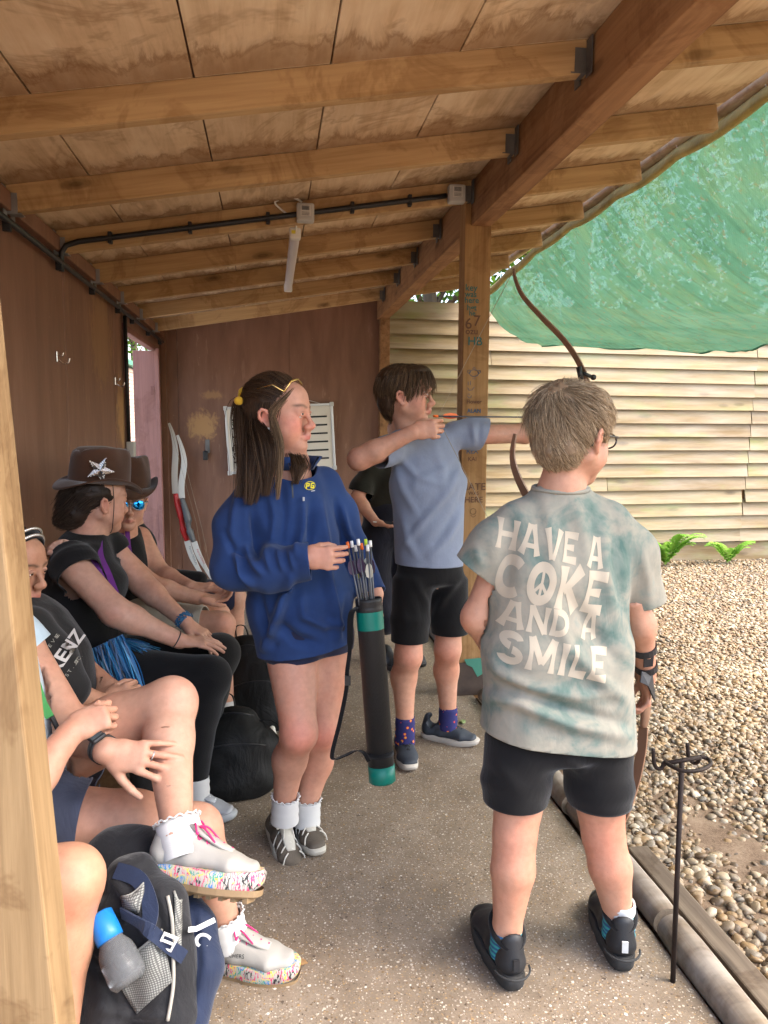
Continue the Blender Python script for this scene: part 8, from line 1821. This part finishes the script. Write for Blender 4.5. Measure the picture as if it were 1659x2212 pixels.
# white and black shoe end poking in at the bottom edge
# ---------------------------------------------------------------- ferns, litter
def fern(c, n, size, label, seed):
    rg = random.Random(seed); o = empty('fern', c); tag(o, label, 'fern', 'ferns at the foot of the fence'); lm = M.setdefault('fernleaf', None)
    for i in range(n):
        a = rg.uniform(pi * .95, pi * 2.05); L = size * rg.uniform(.7, 1.1); dirv = Vector((cos(a), sin(a) * .5, 0)); pts = [c + dirv * (L * t * .75) + Vector((0, 0, L * (1.3 * t - .8 * t * t))) for t in np.linspace(0, 1, 16)]; v = []; f = []
        tint = rg.uniform(.8, 1.2)
        for j in range(1, 15):
            t = j / 15; wl = L * .26 * (1 - t) ** .8 * min(1, t * 5); tg = (pts[j + 1] - pts[j - 1]).normalized(); s = tg.cross(Vector((0, 0, 1))).normalized(); s = (s + Vector((0, -.3, .25)) * .5).normalized()
            for sg in (-1, 1):
                q = len(v); d = (s * sg + tg * .35).normalized(); p = pts[j]; e = tg * (L * .022); v += [p - e, p + d * wl * .5 - e * 1.1 + Vector((0, 0, .004)), p + d * wl + Vector((0, 0, -.006)), p + d * wl * .5 + e * 1.1 + Vector((0, 0, .004)), p + e]; f.append((q, q + 1, q + 2, q + 3, q + 4))
        for j in range(15): q = len(v); v += [pts[j] + Vector((-.002, 0, 0)), pts[j] + Vector((.002, 0, 0)), pts[j + 1] + Vector((.002, 0, 0)), pts[j + 1] + Vector((-.002, 0, 0))]; f.append((q, q + 1, q + 2, q + 3))
        fo = pydata('frond', v, f, M['frond'], o)
k = NM('fern_frond'); rr_ = k.rand(); cc_ = k.mix(rr_, (.16, .36, .05), (.32, .55, .10)); d_ = k.n('BsdfDiffuse', {0: cc_}); t_ = k.n('BsdfTranslucent', {0: cc_}); m_ = k.n('MixShader', {0: .4, 1: d_.outputs[0], 2: t_.outputs[0]}); k.t.links.new(m_.outputs[0], k.out.inputs[0]); M['frond'] = k.m
fern(Vector((4.05, 7.28, .0)), 18, .62, 'largest bright green fern at the foot of the fence', 1); fern(Vector((4.78, 7.32, .0)), 13, .42, 'fern nearest the right edge at the foot of the fence', 5); fern(Vector((3.52, 7.22, .0)), 11, .42, 'fern half hidden behind the sleeve of the tie-dye shirt', 8)
lf = flat('fallen_leaf_green', (.2, .26, .1), .7); lb = flat('fallen_leaf_brown', (.3, .17, .07), .8)
for i, (px, py, mt, lab) in enumerate(((720, 1365, lf, 'small fallen green leaf on the concrete beyond the quiver strap'), (1000, 1560, lf, 'small fallen green leaf beside the archer\'s rear shoe'), (645, 2078, lb, 'scrap of brown bark by the toe of the white sneaker'))):
    c = atz(px, py, .004); a = i * 1.3; v = [c + Vector((cos(a + t) * r_, sin(a + t) * r_, .004 * (k_ % 2))) for k_, (t, r_) in enumerate(((0, .03), (1.0, .014), (2.1, .016), (3.14, .028), (4.1, .015), (5.2, .015)))]; o = pydata('leaf' if i < 2 else 'bark_scrap', v + [p + Vector((0, 0, .003)) for p in v], [(5, 4, 3, 2, 1, 0), (6, 7, 8, 9, 10, 11)] + [(j, (j + 1) % 6, (j + 1) % 6 + 6, j + 6) for j in range(6)], mt); tag(o, lab, 'leaf' if i < 2 else 'bark')
